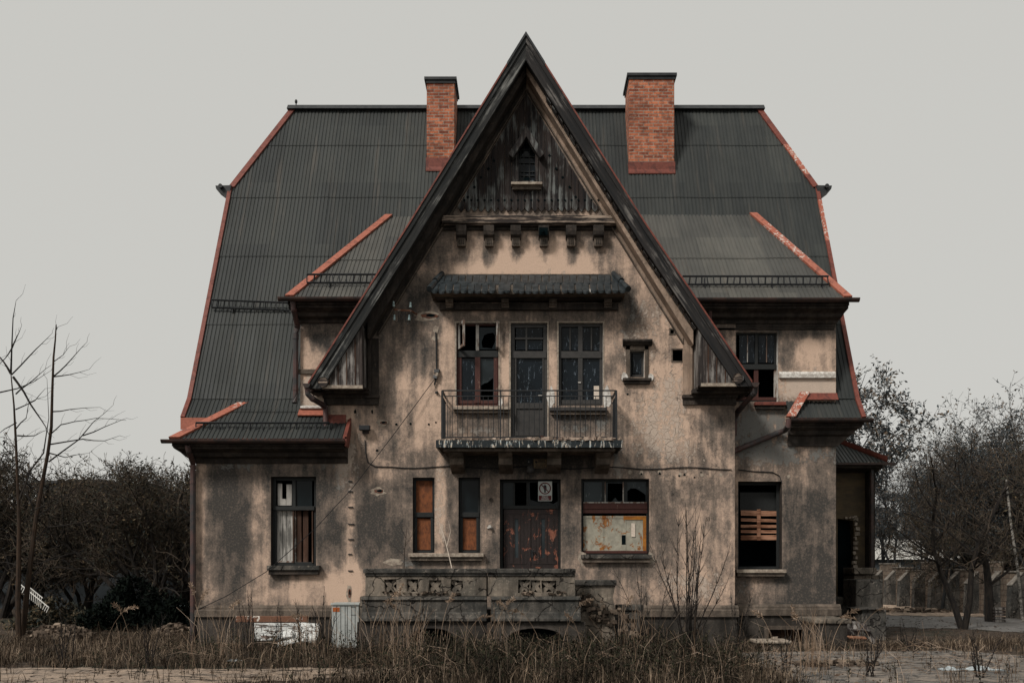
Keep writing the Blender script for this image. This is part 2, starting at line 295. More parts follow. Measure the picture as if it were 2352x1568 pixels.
# ---------------------------------------------------------------- mesh helpers
class MB:
    def __init__(s): s.v = []; s.f = []
    def face(s, pts):
        i = len(s.v); s.v += [tuple(p) for p in pts]; s.f.append(tuple(range(i, i + len(pts))))
    def box(s, x0, x1, y0, y1, z0, z1):
        if x0 > x1: x0, x1 = x1, x0
        if y0 > y1: y0, y1 = y1, y0
        if z0 > z1: z0, z1 = z1, z0
        i = len(s.v)
        s.v += [(x0, y0, z0), (x1, y0, z0), (x1, y1, z0), (x0, y1, z0), (x0, y0, z1), (x1, y0, z1), (x1, y1, z1), (x0, y1, z1)]
        for f in ((0, 3, 2, 1), (4, 5, 6, 7), (0, 1, 5, 4), (1, 2, 6, 5), (2, 3, 7, 6), (3, 0, 4, 7)): s.f.append(tuple(i + k for k in f))
        return s
    def pbox(s, px0, px1, py0, py1, Yf, dep):       # front face Yf, edges read from the photo at that depth
        return s.box(X(px0, Yf), X(px1, Yf), Yf, Yf + dep, Z(py1, Yf), Z(py0, Yf))
    def prism(s, poly, y0, y1):                     # poly in (x,z), extruded in y
        n = len(poly); i = len(s.v)
        s.v += [(x, y0, z) for x, z in poly] + [(x, y1, z) for x, z in poly]
        s.f.append(tuple(range(i, i + n))); s.f.append(tuple(range(i + 2 * n - 1, i + n - 1, -1)))
        for k in range(n):
            j = (k + 1) % n; s.f.append((i + j, i + k, i + n + k, i + n + j))
        return s
    def prismx(s, poly, x0, x1):                    # poly in (y,z), extruded in x
        n = len(poly); i = len(s.v)
        s.v += [(x0, y, z) for y, z in poly] + [(x1, y, z) for y, z in poly]
        s.f.append(tuple(range(i, i + n))); s.f.append(tuple(range(i + 2 * n - 1, i + n - 1, -1)))
        for k in range(n):
            j = (k + 1) % n; s.f.append((i + j, i + k, i + n + k, i + n + j))
        return s
    def band(s, line, w0, w1, y0, y1):              # strip below a polyline in (x,z): vertical offsets w0..w1
        for a, b in zip(line[:-1], line[1:]):
            s.prism([(a[0], a[1] - w0), (a[0], a[1] - w1), (b[0], b[1] - w1), (b[0], b[1] - w0)], y0, y1)
        return s
    def tube(s, pts, r0, r1=None, n=6, cap=True):
        r1 = r0 if r1 is None else r1
        pts = [Vector(p) for p in pts]; m = len(pts); i0 = len(s.v); up = Vector((0.13, 0.21, 1)).normalized()
        for k, p in enumerate(pts):
            d = (pts[min(k + 1, m - 1)] - pts[max(k - 1, 0)])
            d = d.normalized() if d.length > 1e-9 else Vector((0, 0, 1))
            a = d.cross(up)
            if a.length < 0.05: a = d.cross(Vector((1, 0, 0)))
            a.normalize(); b = d.cross(a); r = r0 + (r1 - r0) * k / max(1, m - 1)
            for j in range(n):
                t = 2 * math.pi * j / n; q = p + (a * math.cos(t) + b * math.sin(t)) * r; s.v.append((q.x, q.y, q.z))
        for k in range(m - 1):
            for j in range(n):
                a = i0 + k * n + j; b = i0 + k * n + (j + 1) % n; s.f.append((a, b, b + n, a + n))
        if cap and n > 2:
            s.f.append(tuple(range(i0 + n - 1, i0 - 1, -1))); s.f.append(tuple(range(i0 + (m - 1) * n, i0 + m * n)))
        return s
    def sphere(s, c, r, seg=10, ring=7, sz=1.0, jit=0.0):
        i = len(s.v)
        for a in range(ring + 1):
            th = math.pi * a / ring
            for b in range(seg):
                ph = 2 * math.pi * b / seg; q = r * (1 + jit * (rnd() - .5))
                s.v.append((c[0] + q * math.sin(th) * math.cos(ph), c[1] + q * math.sin(th) * math.sin(ph), c[2] + q * sz * math.cos(th)))
        for a in range(ring):
            for b in range(seg):
                p = i + a * seg + b; q = i + a * seg + (b + 1) % seg; s.f.append((p, p + seg, q + seg, q))
        return s
    def rock(s, c, sx, sy, sz):
        i = len(s.v); m = Matrix.Rotation(U(0, 6.28), 3, 'Z') @ Matrix.Rotation(U(-.4, .4), 3, 'X')
        for a in (-1, 1):
            for b in (-1, 1):
                for d in (-1, 1):
                    p = m @ Vector((a * sx * U(.6, 1), b * sy * U(.6, 1), d * sz * U(.6, 1))); s.v.append((c[0] + p.x, c[1] + p.y, c[2] + p.z))
        for f in ((0, 1, 3, 2), (4, 6, 7, 5), (0, 4, 5, 1), (2, 3, 7, 6), (0, 2, 6, 4), (1, 5, 7, 3)): s.f.append(tuple(i + k for k in f))
    def islands(s):
        par = list(range(len(s.v)))
        def f(a):
            while par[a] != a: par[a] = par[par[a]]; a = par[a]
            return a
        for fc in s.f:
            r = f(fc[0])
            for q in fc[1:]: par[f(q)] = r
        g = {}
        for fc in s.f: g.setdefault(f(fc[0]), []).append(fc)
        res = []
        for fs in g.values():
            m = MB(); mp = {}
            for fc in fs:
                for q in fc:
                    if q not in mp: mp[q] = len(m.v); m.v.append(s.v[q])
                m.f.append(tuple(mp[q] for q in fc))
            res.append(m)
        return res
    def build(s, name, mat, parent=None, bevel=0.0, smooth=False, trim=None, fixn=False):
        me = bpy.data.meshes.new(name); me.from_pydata(s.v, [], s.f)
        if trim or fixn:
            bm = bmesh.new(); bm.from_mesh(me)
            for pc, no in (trim or []):
                bmesh.ops.bisect_plane(bm, geom=bm.verts[:] + bm.edges[:] + bm.faces[:], dist=1e-5, plane_co=pc, plane_no=no, clear_outer=True)
            if fixn: bmesh.ops.recalc_face_normals(bm, faces=bm.faces[:])
            bm.to_mesh(me); bm.free()
        me.materials.append(M[mat] if isinstance(mat, str) else mat)
        o = bpy.data.objects.new(name, me); col.objects.link(o)
        if smooth: me.polygons.foreach_set('use_smooth', [True] * len(me.polygons))
        if bevel:
            b = o.modifiers.new('bevel', 'BEVEL'); b.width = bevel; b.segments = 2; b.limit_method = 'ANGLE'
        if parent: setp(o, parent)
        return o
def wm(o):      # world matrix of unrotated chains built here
    m = Matrix.Identity(4)
    while o:
        m = o.matrix_parent_inverse @ o.matrix_basis @ m if o.parent else o.matrix_basis @ m; o = o.parent
    return m
def setp(o, p): o.parent = p; o.matrix_parent_inverse = wm(p).inverted()
def tag(o, label=None, cat=None, group=None, kind=None):
    if label: o['label'] = label
    if cat: o['category'] = cat
    if group: o['group'] = group
    if kind: o['kind'] = kind
    return o
def empty(name, loc, label, cat, group=None):
    o = bpy.data.objects.new(name, None); col.objects.link(o); o.location = loc; o.empty_display_size = 0.3
    return tag(o, label, cat, group)
def copy_tree(o, parent=None):
    c = o.copy(); col.objects.link(c)
    if parent: c.parent = parent
    for ch in list(o.children): copy_tree(ch, c)
    return c
def rail(line, x):  # interpolate polyline
    for a, b in zip(line[:-1], line[1:]):
        if a[0] <= x <= b[0]: return a[1] + (b[1] - a[1]) * (x - a[0]) / (b[0] - a[0])
    return line[0][1] if x < line[0][0] else line[-1][1]
def textmesh(txt, size, loc, mat, parent, name='lettering', sx=1.0, bold=0.0):
    cu = bpy.data.curves.new('t', 'FONT'); cu.body = txt; cu.size = size; cu.align_x = 'CENTER'; cu.align_y = 'CENTER'; cu.extrude = 0.001; cu.offset = bold
    o = bpy.data.objects.new('t', cu); col.objects.link(o)
    dg = bpy.context.evaluated_depsgraph_get(); me = bpy.data.meshes.new_from_object(o.evaluated_get(dg))
    bpy.data.objects.remove(o)
    for v in me.vertices: v.co = (v.co.x * sx + loc[0], loc[1] - v.co.z, v.co.y + loc[2])
    me.materials.clear(); me.materials.append(M[mat]); q = bpy.data.objects.new(name, me); col.objects.link(q); setp(q, parent); return q
# ================================================================ the house
house = empty('abandoned_house', (0, 0, GZ), 'large derelict villa with stained peeling plaster and a tall pointed central gable', 'house')
def part(mb, name, mat, parent=None, split=False, **k):
    if split:
        for q in mb.islands(): o = q.build(name, mat, parent or house, **k)
        return o
    return mb.build(name, mat, parent or house, **k)

# --- roof geometry measured once
E0 = (0.2, 5.08); E1 = (0.65, 5.60); SL = 1.987
def mainY(z): return E1[0] + (z - E1[1]) / SL
def hitY(py):
    k = (1298 - py) / 2200; return (22 * k + 1.67 - E1[1] + SL * E1[0]) / (SL - k)
RY = hitY(250); RZ = E1[1] + SL * (RY - E1[0]); XL, XR = -8.0, 7.88
HY = hitY(432); HZ = E1[1] + SL * (HY - E1[0]); RXL = X(668, RY); RXR = X(1748, RY)
BACK = 2 * RY
# gable roof line in (x,z) on the plane Y=-.75
GY = -0.75
GL = [(X(708, GY), Z(880, GY)), (X(942, GY), Z(510, GY)), (X(1208, GY), Z(78, GY))]
GR = [(X(1208, GY), Z(78, GY)), (X(1480, GY), Z(510, GY)), (X(1727, GY), Z(876, GY))]
GLINE = GL + GR[1:]

# --- mask of stains and painted cast shade (albedo only): entries (cx, cy, rx, ry, value) in facade coordinates
def S(lst, px, py, base):
    v = np.full(px.shape, base)
    for cx, cy, rx, ry, val in lst:
        d = ((px - cx) / rx) ** 2 + ((py - cy) / ry) ** 2
        wgt = 1 / (1 + d ** 2.1); v = v + (val - v) * wgt
    return v
STAIN_SHADE = [(1500, 850, 170, 260, .28), (1600, 1200, 110, 180, .34), (930, 900, 120, 160, .42), (870, 1120, 90, 100, .40),
        (955, 620, 80, 130, .85), (890, 770, 75, 90, .85), (1010, 545, 45, 60, .8), (925, 740, 60, 110, .7), (980, 750, 45, 70, .72), (885, 930, 45, 80, .7),  # left rake: its shadow painted in along with stains
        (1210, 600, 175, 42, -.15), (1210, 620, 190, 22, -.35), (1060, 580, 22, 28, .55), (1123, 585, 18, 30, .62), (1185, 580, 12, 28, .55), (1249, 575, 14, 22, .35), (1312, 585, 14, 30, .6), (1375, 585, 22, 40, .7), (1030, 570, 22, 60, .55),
        (1410, 610, 25, 70, .5), (1480, 640, 40, 60, .1), (1215, 712, 230, 32, .62), (1440, 730, 40, 60, .66), (1410, 700, 20, 40, .5), (1420, 860, 30, 70, .55), (1520, 790, 60, 60, .2), (1590, 780, 40, 70, .0), (1600, 860, 25, 110, -.05),  # wide band below the canopy is its painted shadow
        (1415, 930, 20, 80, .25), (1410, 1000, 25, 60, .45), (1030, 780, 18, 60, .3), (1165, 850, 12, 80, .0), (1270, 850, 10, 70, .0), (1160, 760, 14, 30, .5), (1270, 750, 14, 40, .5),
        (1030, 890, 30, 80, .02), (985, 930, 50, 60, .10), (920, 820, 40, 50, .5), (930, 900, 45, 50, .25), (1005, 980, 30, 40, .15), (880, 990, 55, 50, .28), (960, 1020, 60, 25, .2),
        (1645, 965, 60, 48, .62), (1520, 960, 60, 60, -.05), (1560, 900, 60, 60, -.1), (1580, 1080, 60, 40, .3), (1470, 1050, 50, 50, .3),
        (1100, 960, 70, 25, .62), (1330, 965, 70, 25, .72), (1215, 1060, 220, 36, .98), (1130, 1200, 26, 110, .62), (1310, 1200, 22, 110, .6), (1085, 1200, 30, 60, .62),  # broad dark band paints the shadow under the balcony
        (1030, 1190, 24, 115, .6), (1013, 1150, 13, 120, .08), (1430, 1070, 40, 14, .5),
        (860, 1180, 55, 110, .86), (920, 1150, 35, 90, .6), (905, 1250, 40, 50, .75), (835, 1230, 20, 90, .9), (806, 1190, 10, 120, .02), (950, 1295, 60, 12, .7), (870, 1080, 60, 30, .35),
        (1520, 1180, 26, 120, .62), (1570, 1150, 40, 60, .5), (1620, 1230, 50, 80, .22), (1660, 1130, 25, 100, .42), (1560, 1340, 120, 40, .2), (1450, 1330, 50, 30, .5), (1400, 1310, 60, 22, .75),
        (620, 1180, 170, 140, .62), (620, 1080, 180, 22, .8), (463, 1190, 13, 110, .02), (520, 1180, 32, 150, .95), (560, 1230, 25, 100, .92), (490, 1130, 14, 60, .75), (590, 1190, 14, 110, .22), (600, 1290, 20, 90, .28),  # low wing: soft tree and eave shadow painted among the stains
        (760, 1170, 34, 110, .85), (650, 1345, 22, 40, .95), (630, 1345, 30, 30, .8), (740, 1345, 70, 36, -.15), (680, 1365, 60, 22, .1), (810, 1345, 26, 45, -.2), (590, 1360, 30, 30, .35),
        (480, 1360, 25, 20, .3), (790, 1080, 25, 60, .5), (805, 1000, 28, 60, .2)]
PALE = [(1560, 940, 80, 110, .55), (1520, 1000, 70, 60, .60), (1500, 720, 70, 60, .45), (1590, 1345, 90, 45, .5), (1645, 965, 55, 44, -.2), (1370, 560, 30, 30, .2),
        (1013, 1150, 13, 120, .5), (1460, 790, 60, 50, .42), (1210, 635, 200, 12, .42), (806, 1060, 16, 60, .72), (790, 1050, 26, 70, .62), (775, 1010, 40, 22, .5), (540, 1070, 60, 12, .5), (740, 1068, 30, 12, .45), (940, 1292, 40, 12, .5),
        (1330, 985, 50, 10, .5), (1100, 990, 60, 10, .55), (975, 730, 50, 16, .5), (1420, 1060, 14, 50, .55), (1390, 975, 18, 40, .5), (1500, 1285, 14, 18, .5), (808, 1200, 8, 130, .35), (1320, 950, 55, 12, .3), (1330, 1270, 25, 20, .3)]
CRACK = [(1560, 960, 100, 170, 1), (1520, 740, 90, 80, .9), (1600, 1350, 110, 50, 1), (1650, 800, 30, 150, .5), (1650, 960, 45, 40, 0)]
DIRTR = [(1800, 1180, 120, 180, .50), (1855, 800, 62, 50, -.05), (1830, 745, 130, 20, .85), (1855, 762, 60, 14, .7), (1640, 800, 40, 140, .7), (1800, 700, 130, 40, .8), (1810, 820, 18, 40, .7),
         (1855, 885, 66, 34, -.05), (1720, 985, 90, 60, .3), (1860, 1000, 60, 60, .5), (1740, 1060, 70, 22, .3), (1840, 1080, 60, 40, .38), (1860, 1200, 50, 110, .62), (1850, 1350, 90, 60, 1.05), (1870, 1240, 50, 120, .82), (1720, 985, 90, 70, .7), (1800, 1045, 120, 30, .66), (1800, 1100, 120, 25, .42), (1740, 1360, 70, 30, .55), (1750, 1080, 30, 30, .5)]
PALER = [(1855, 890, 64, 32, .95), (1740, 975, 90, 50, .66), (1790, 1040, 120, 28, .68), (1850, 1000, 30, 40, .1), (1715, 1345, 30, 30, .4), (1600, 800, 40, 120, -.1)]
CRACKR = [(1720, 1350, 50, 40, 1)]

def wall_grid(mb_name, x0, x1, z0, top, holes, Y, step, stain_shade, pale, crack, bd=.5, parent=None, mat='plaster', bp=.12):
    xs = set(np.round(np.arange(x0, x1, step), 4)) | {x0, x1}; zt = max(top(x) for x in np.linspace(x0, x1, 200))
    zs = set(np.round(np.arange(z0, zt, step), 4)) | {z0, zt}
    def clean(vals, keep):
        vals = sorted(vals); o = []
        for v in vals:
            if any(abs(v - k) < step * .35 and v != k for k in keep): continue
            o.append(v)
        return sorted(set(o) | set(keep))
    kx = [h[0] for h in holes] + [h[1] for h in holes] + [x0, x1]; kz = [h[2] for h in holes] + [h[3] for h in holes] + [z0]
    xs = clean(xs, kx); zs = clean(zs, kz); idx = {}; V = []; F = []
    def vid(i, j):
        x = xs[i]; z = min(zs[j], top(x)); key = (i, round(z, 5))
        if key not in idx: idx[key] = len(V); V.append((x, Y, z))
        return idx[key]
    for i in range(len(xs) - 1):
        xm = (xs[i] + xs[i + 1]) / 2
        for j in range(len(zs) - 1):
            zm = (zs[j] + zs[j + 1]) / 2
            if zs[j] >= top(xs[i]) and zs[j] >= top(xs[i + 1]): continue
            if any(h[0] < xm < h[1] and h[2] < zm < h[3] for h in holes): continue
            q = [vid(i, j), vid(i + 1, j), vid(i + 1, j + 1), vid(i, j + 1)]
            q = [a for k, a in enumerate(q) if a != q[k - 1]]
            if len(q) > 2: F.append(tuple(q))
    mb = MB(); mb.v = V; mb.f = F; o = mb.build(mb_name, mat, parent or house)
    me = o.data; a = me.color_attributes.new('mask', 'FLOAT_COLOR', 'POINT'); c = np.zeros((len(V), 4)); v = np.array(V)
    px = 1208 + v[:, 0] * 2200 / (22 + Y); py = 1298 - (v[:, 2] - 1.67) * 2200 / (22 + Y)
    c[:, 0] = S(stain_shade, px, py, bd); c[:, 1] = S(pale, px, py, bp); c[:, 2] = S(crack, px, py, .12); c[:, 3] = 1
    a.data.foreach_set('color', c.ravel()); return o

def H(px0, px1, py0, py1, Y): return (X(px0, Y), X(px1, Y), Z(py1, Y), Z(py0, Y))
hW1 = H(1048, 1145, 741, 931, 0); hBD = H(1173, 1257, 741, 1004, 0); hW2 = H(1283, 1385, 741, 931, 0); hSM = H(1447, 1480, 804, 866, 0)
hSQ1 = H(1540, 1548, 757, 766, 0); hSQ2 = H(1545, 1569, 803, 829, 0)
hL1 = H(948, 998, 1096, 1269, 0); hL2 = H(1053, 1103, 1096, 1269, 0); hD = H(1148, 1288, 1100, 1395, 0); hW3 = H(1335, 1491, 1099, 1273, 0)
hLW = H(622, 726, 1094, 1298, 0); hAT = H(1190, 1231, 300, 419, 0)
hR1 = H(1695, 1796, 1105, 1307, .6); hR2 = H(1690, 1787, 761, 922, .6)
gx0, gx1 = X(752), X(1688)
def gtop(x): return rail(GLINE, x) - 0.22
PZ = Z(1389)       # top of the plinth
wall_grid('front_wall', gx0, gx1, PZ, gtop, [hW1, hBD, hW2, hSM, hSQ1, hSQ2, hL1, hL2, hD, hW3, hAT], 0, .07, STAIN_SHADE, PALE, CRACK, .46)
lx0 = X(450)
wall_grid('low_wing_wall', lx0, gx0, PZ, lambda x: 4.86, [hLW], 0, .07, STAIN_SHADE, PALE, CRACK, .5)
rx1 = X(1920, .6)
wall_grid('right_wing_wall', X(1640, .6), rx1, PZ, lambda x: Z(705, .6), [hR1, hR2], .6, .07, DIRTR, PALER, CRACKR, .52)
DL = [(720, 850, 60, 90, .1), (765, 775, 60, 22, .8), (700, 730, 160, 30, .9), (720, 900, 60, 40, .2), (790, 800, 30, 50, .5)]
wall_grid('left_bay_wall', X(690, .3), X(860, .3), 5.0, lambda x: Z(700, .3), [], .3, .08, DL, [(720, 900, 50, 40, .75)], [], .4)
# side and rear walls, closing the volume
m = MB(); m.box(lx0, lx0 + .3, .01, 1.2, GZ, 4.6)
m.prismx([(1.2, GZ), (1.2, 6.2), (HY + .15, HZ - .4), (BACK - HY - .15, HZ - .4), (BACK - .9, 6), (BACK - .9, GZ)], -7.72, -7.5)
m.prismx([(.62, GZ), (.62, 5.2), (.9, 5.6), (HY + .15, HZ - .4), (BACK - HY - .15, HZ - .4), (BACK - .9, 6), (BACK - .9, GZ)], 7.28, rx1 - .003)
m.box(-7.5, 7.28, BACK - 1.1, BACK - .9, GZ, 6)
m.box(gx0, gx0 + .25, .01, 1.1, 4.5, 6.0); m.box(gx1 - .25, gx1, .01, .7, GZ, 6.0); m.box(X(690, .3), X(690, .3) + .2, .31, 2, 5.1, 7.6)
part(m, 'side_wall', 'trim', fixn=True, split=True)
# an added unseen black sheet so that no daylight reaches the rooms
m = MB(); m.box(-7.4, 7.2, 2.6, 2.7, GZ, 8.9); part(m, 'daylight_block', 'black')

# plinth with moulded top
def plinth(x0, x1, Y, dY, parent=None):
    m = MB(); m.box(x0, x1, Y - .10, Y + .3, GZ - .4, PZ - .26); part(m, 'plinth', 'plinth')
    m = MB(); m.prismx([(Y - .16, PZ - .26), (Y - .16, PZ - .12), (Y - .11, PZ - .09), (Y - .11, PZ - .05), (Y - .06, PZ), (Y + .05, PZ), (Y + .05, PZ - .26)], x0 - .04, x1 + .04)
    part(m, 'plinth_moulding', 'trim', fixn=True)
plinth(X(452), X(1690), 0, .1)
# right wing plinth with basement window
m = MB(); xr0, xr1 = X(1692, .6), X(1922, .6); bx0, bx1 = X(1765, .5), X(1855, .5)
m.box(xr0, bx0, .5, .9, GZ - .5, PZ - .26); m.box(bx1, xr1, .5, .9, GZ - .5, PZ - .26); m.box(bx0, bx1, .5, .9, Z(1444, .5), PZ - .26); m.box(bx0, bx1, .5, .9, GZ - .5, GZ - .02)
part(m, 'plinth', 'plinth')
m = MB(); m.prismx([(.44, PZ - .26), (.44, PZ - .12), (.49, PZ - .09), (.49, PZ - .05), (.54, PZ), (.65, PZ), (.65, PZ - .26)], xr0, xr1 + .06); part(m, 'plinth_moulding', 'trim', fixn=True)
m = MB(); m.box(bx0, bx1, .8, .82, GZ, Z(1444, .5)); bw = part(m, 'basement_window', 'brownboard')
m = MB(); m.pbox(1756, 1864, 1436, 1445, .47, .04); m.pbox(1756, 1766, 1445, 1476, .47, .04); m.pbox(1854, 1864, 1445, 1476, .47, .04); part(m, 'surround', 'trim', bw)

# --- corrugated roof sheets
PITCH = 0.098; PROF = [(0.0, 0.0), (0.064, 0.0), (0.071, -0.016), (0.086, -0.016)]
def corr(name, x0, x1, line, mat, trim=None, parent=None, steps=(), lean=0.0):
    """line: (y,z) points going up the slope"""
    P = [Vector((0, a, b)) for a, b in line]; pts = []; seg = [(b - a).length for a, b in zip(P[:-1], P[1:])]; tot = sum(seg)
    stops = sorted(set([0, tot] + [sum(seg[:i]) for i in range(1, len(seg))] + [s for s in steps if 0 < s < tot]))
    def at(s):
        for i, L in enumerate(seg):
            if s <= L + 1e-6 or i == len(seg) - 1:
                d = (P[i + 1] - P[i]).normalized(); return P[i] + d * s, Vector((0, -d.z, d.y))
            s -= L
    xs = []; k = 0; x = x0
    while x < x1:
        for dx, h in PROF:
            if x + dx < x1: xs.append((x + dx, h))
        x += PITCH
    xs.append((x1, 0)); mb = MB()
    for a, b in zip(stops[:-1], stops[1:]):
        lift = [(a, 0.013), (b, 0.0)]; i0 = len(mb.v)
        if b in steps or b == tot: b2 = b + (0.05 if b != tot else 0)
        rows = []
        for s, l in lift:
            p, n = at(s); wob = 0
            for x, h in xs:
                q = p + n * (h + l + 0.014 * mnoise.noise(Vector((x * .9, s * 1.3, 7))) + 0.008 * mnoise.noise(Vector((x * 3.1, s * .6, 2)))); mb.v.append((x, q.y, q.z))
        nx = len(xs)
        for i in range(nx - 1): mb.f.append((i0 + i, i0 + i + 1, i0 + nx + i + 1, i0 + nx + i))
    return mb.build(name, mat, parent or house, trim=trim)
def plane3(a, b, c, outer):
    a, b, c = map(Vector, (a, b, c)); n = (b - a).cross(c - a).normalized()
    if n.dot(Vector(outer)) < 0: n = -n
    return (a, n)
hipL = plane3((XL, HY, HZ), (XL, BACK - HY, HZ), (RXL, RY, RZ), (-1, 0, 0)); hipR = plane3((XR, HY, HZ), (XR, BACK - HY, HZ), (RXR, RY, RZ), (1, 0, 0))
ST_ = (2.25, 4.5, 6.6, 8.6); kz = 7.9; s7 = math.hypot(mainY(kz) - E1[0], kz - E1[1]); xa_ = XL + PITCH * 28; xb_ = XL + PITCH * 156
main = corr('roof', xa_, xb_, [(mainY(kz), kz), (RY, RZ)], 'roof', [hipL, hipR], steps=tuple(q - s7 for q in ST_))
corr('roof_side', XL, xa_, [(E1[0], E1[1]), (RY, RZ)], 'roof', [hipL, hipR], steps=ST_, parent=main); corr('roof_side', xb_, XR, [(E1[0], E1[1]), (RY, RZ)], 'roof', [hipL, hipR], steps=ST_, parent=main)
corr('roof_foot', XL, X(690, .3), [E0, E1], 'roof', parent=main); fx = X(1815, .2)
corr('roof_foot', fx, XR, [E0, E1], 'roof', parent=main)
m = MB()   # rear slope, half-hips, sheathing under the front sheets
m.face([(XL, BACK - E1[0], E1[1]), (XR, BACK - E1[0], E1[1]), (XR, BACK - HY, HZ), (RXR, RY, RZ), (RXL, RY, RZ), (XL, BACK - HY, HZ)])
m.face([(XL, HY, HZ), (XL, BACK - HY, HZ), (RXL, RY, RZ)]); m.face([(XR, HY, HZ), (XR, BACK - HY, HZ), (RXR, RY, RZ)])
m.face([(XL + .05, mainY(8.2) + .06, 8.2), (XR - .05, mainY(8.2) + .06, 8.2), (XR - .05, HY + .06, HZ), (RXR, RY + .06, RZ - .06), (RXL, RY + .06, RZ - .06), (XL + .05, HY + .06, HZ)])
for a_, b_ in ((XL + .04, xa_ + .1), (xb_ - .1, XR - .04)): m.face([(a_, E1[0] + .05, E1[1] - .06), (b_, E1[0] + .05, E1[1] - .06), (b_, mainY(8.3) + .05, 8.3), (a_, mainY(8.3) + .05, 8.3)])
m.face([(XL + .04, E0[0] + .02, E0[1] - .03), (X(690, .3), E0[0] + .02, E0[1] - .03), (X(690, .3), E1[0] + .05, E1[1] - .03), (XL + .04, E1[0] + .05, E1[1] - .03)]); m.face([(X(1815, .2), E0[0] + .02, E0[1] - .03), (XR - .04, E0[0] + .02, E0[1] - .03), (XR - .04, E1[0] + .05, E1[1] - .03), (X(1815, .2), E1[0] + .05, E1[1] - .03)])
part(m, 'rear_slope', 'roof', main)
m = MB(); m.prismx([(RY - .16, RZ - .06), (RY - .02, RZ + .10), (RY + .02, RZ + .10), (RY + .16, RZ - .06)], RXL - .08, RXR + .08); part(m, 'ridge_cap', 'roofcap', main, fixn=True)
m = MB(); m.tube([(RXL + .15, RY, RZ + .05), (RXL + .15, RY, RZ + .16)], .015); m.sphere((RXL + .15, RY, RZ + .2), .04, sz=1.6); part(m, 'finial', 'iron', main)
def strip3(a, b, wv, th, n):    # flat bar from a to b, width vector wv, thickness along n
    a, b, wv, n = map(Vector, (a, b, wv, n)); q = [a, b, b + wv, a + wv]; lo = [p + n * th for p in q]
    m = MB(); i = 0; m.v = [tuple(p) for p in q] + [tuple(p) for p in lo]; m.f = [(0, 1, 2, 3), (7, 6, 5, 4), (0, 4, 5, 1), (1, 5, 6, 2), (2, 6, 7, 3), (3, 7, 4, 0)]; return m
nF = (0, -.89, .45)
def flash(name, a, b, wv, mat, lbl=None, n=nF, th=.05): 
    m = strip3(a, b, wv, th, n); o = part(m, name, mat, main, fixn=True)
    if lbl: o['label'] = lbl
    return o
hl = (XL, HY, HZ); hr = (XR, HY, HZ)
flash('verge_flashing', hl, (RXL, RY, RZ), (.16, 0, 0), 'red'); 
mid = tuple(Vector(hr).lerp(Vector((RXR, RY, RZ)), .52)); midb = tuple(Vector(hr).lerp(Vector((RXR, RY, RZ)), .15))
flash('verge_flashing', (RXR, RY, RZ), mid, (-.16, 0, 0), 'red'); flash('verge_flashing', mid, midb, (-.14, 0, 0), 'redpeel', 'red flashing peeling to white'); flash('verge_flashing', midb, hr, (-.16, 0, 0), 'red')
flash('verge_flashing', (XL, E1[0], E1[1]), hl, (.10, 0, 0), 'red'); flash('verge_flashing', (XL, E0[0], E0[1]), (XL, E1[0], E1[1]), (.10, 0, 0), 'red', n=(0, -.75, .66))
a = Vector((XR, E1[0], E1[1])); b = Vector(hr)
flash('verge_flashing', a, a.lerp(b, .72), (-.10, 0, 0), 'red'); flash('verge_flashing', a.lerp(b, .72), a.lerp(b, .93), (-.10, 0, 0), 'redpeel', 'red flashing peeling to white'); flash('verge_flashing', a.lerp(b, .93), b, (-.10, 0, 0), 'red')
flash('verge_flashing', (XR, E0[0], E0[1]), a, (-.10, 0, 0), 'red', n=(0, -.75, .66))
# verge boards closing the roof edge
for sx, x0 in ((-1, XL), (1, XR)):
    m = MB(); m.prismx([(E0[0], E0[1]), (E1[0], E1[1]), (HY, HZ), (HY + .12, HZ - .12), (E1[0] + .12, E1[1] - .12), (E0[0] + .12, E0[1] - .14)], x0, x0 - sx * .05); part(m, 'verge_board', 'gutter', main, fixn=True)
    # little gutter and bracketed eave of the half-hip
    m = MB(); xx = x0 + sx * .16; m.tube([(xx, HY - .22, HZ - .02), (xx, BACK - HY, HZ - .02)], .055, n=10)
    m.prism([(x0 - sx * .1, HZ + .03), (x0 + sx * .32, HZ + .02), (x0 + sx * .30, HZ - .07), (x0 + sx * .1, HZ - .22), (x0 - sx * .02, HZ - .45)], HY - .12, HY + .3)
    part(m, 'half_hip_eave', 'roofcap', main, fixn=True)

# --- upper bays either side of the gable
def bay(xl, xr, side, Yw, over, pye, hiptop, wx, mat):
    cutx = [((X(868, -.25), -.25, 0), (Vector((1.75, -(X(975) - X(868)), 0)).normalized()))] if side < 0 else []
    Ye = Yw - over; ze = Z(pye, Ye); Yt = hitY(hiptop[1]); zt = Z(hiptop[1], Yt); xt = X(hiptop[0], Yt); xe = xr if side > 0 else xl
    pl = plane3((xe, Ye, ze), (xe, Ye + 3, ze), (xt, Yt, zt), (side, 0, .2))
    r = corr('bay_roof', xl, xr, [(Ye, ze), (Yt, zt)], mat, [pl] + cutx, steps=(2.0,))
    m = MB(); m.face([(xe, Ye, ze), (xe, mainY(ze) + .1, ze), (xt, Yt, zt)]); m.face([(xl + .03, Ye + .05, ze - .03), ((X(866, Ye) if side < 0 else xr) - .03, Ye + .05, ze - .03), (xt, Yt, zt - .06), (0, Yt, zt - .06)]); part(m, 'rear_slope', 'roof', r)
    return r, Ye, ze, Yt, zt, xt, xe
bl = bay(X(655, -.25), X(975, -.25), -1, .3, .55, 683, (885, 497), X(690, .3), 'roof2')
br_ = bay(X(1452, .05), X(1957, .05), 1, .6, .55, 685, (1738, 493), X(1918, .6), 'roof2')
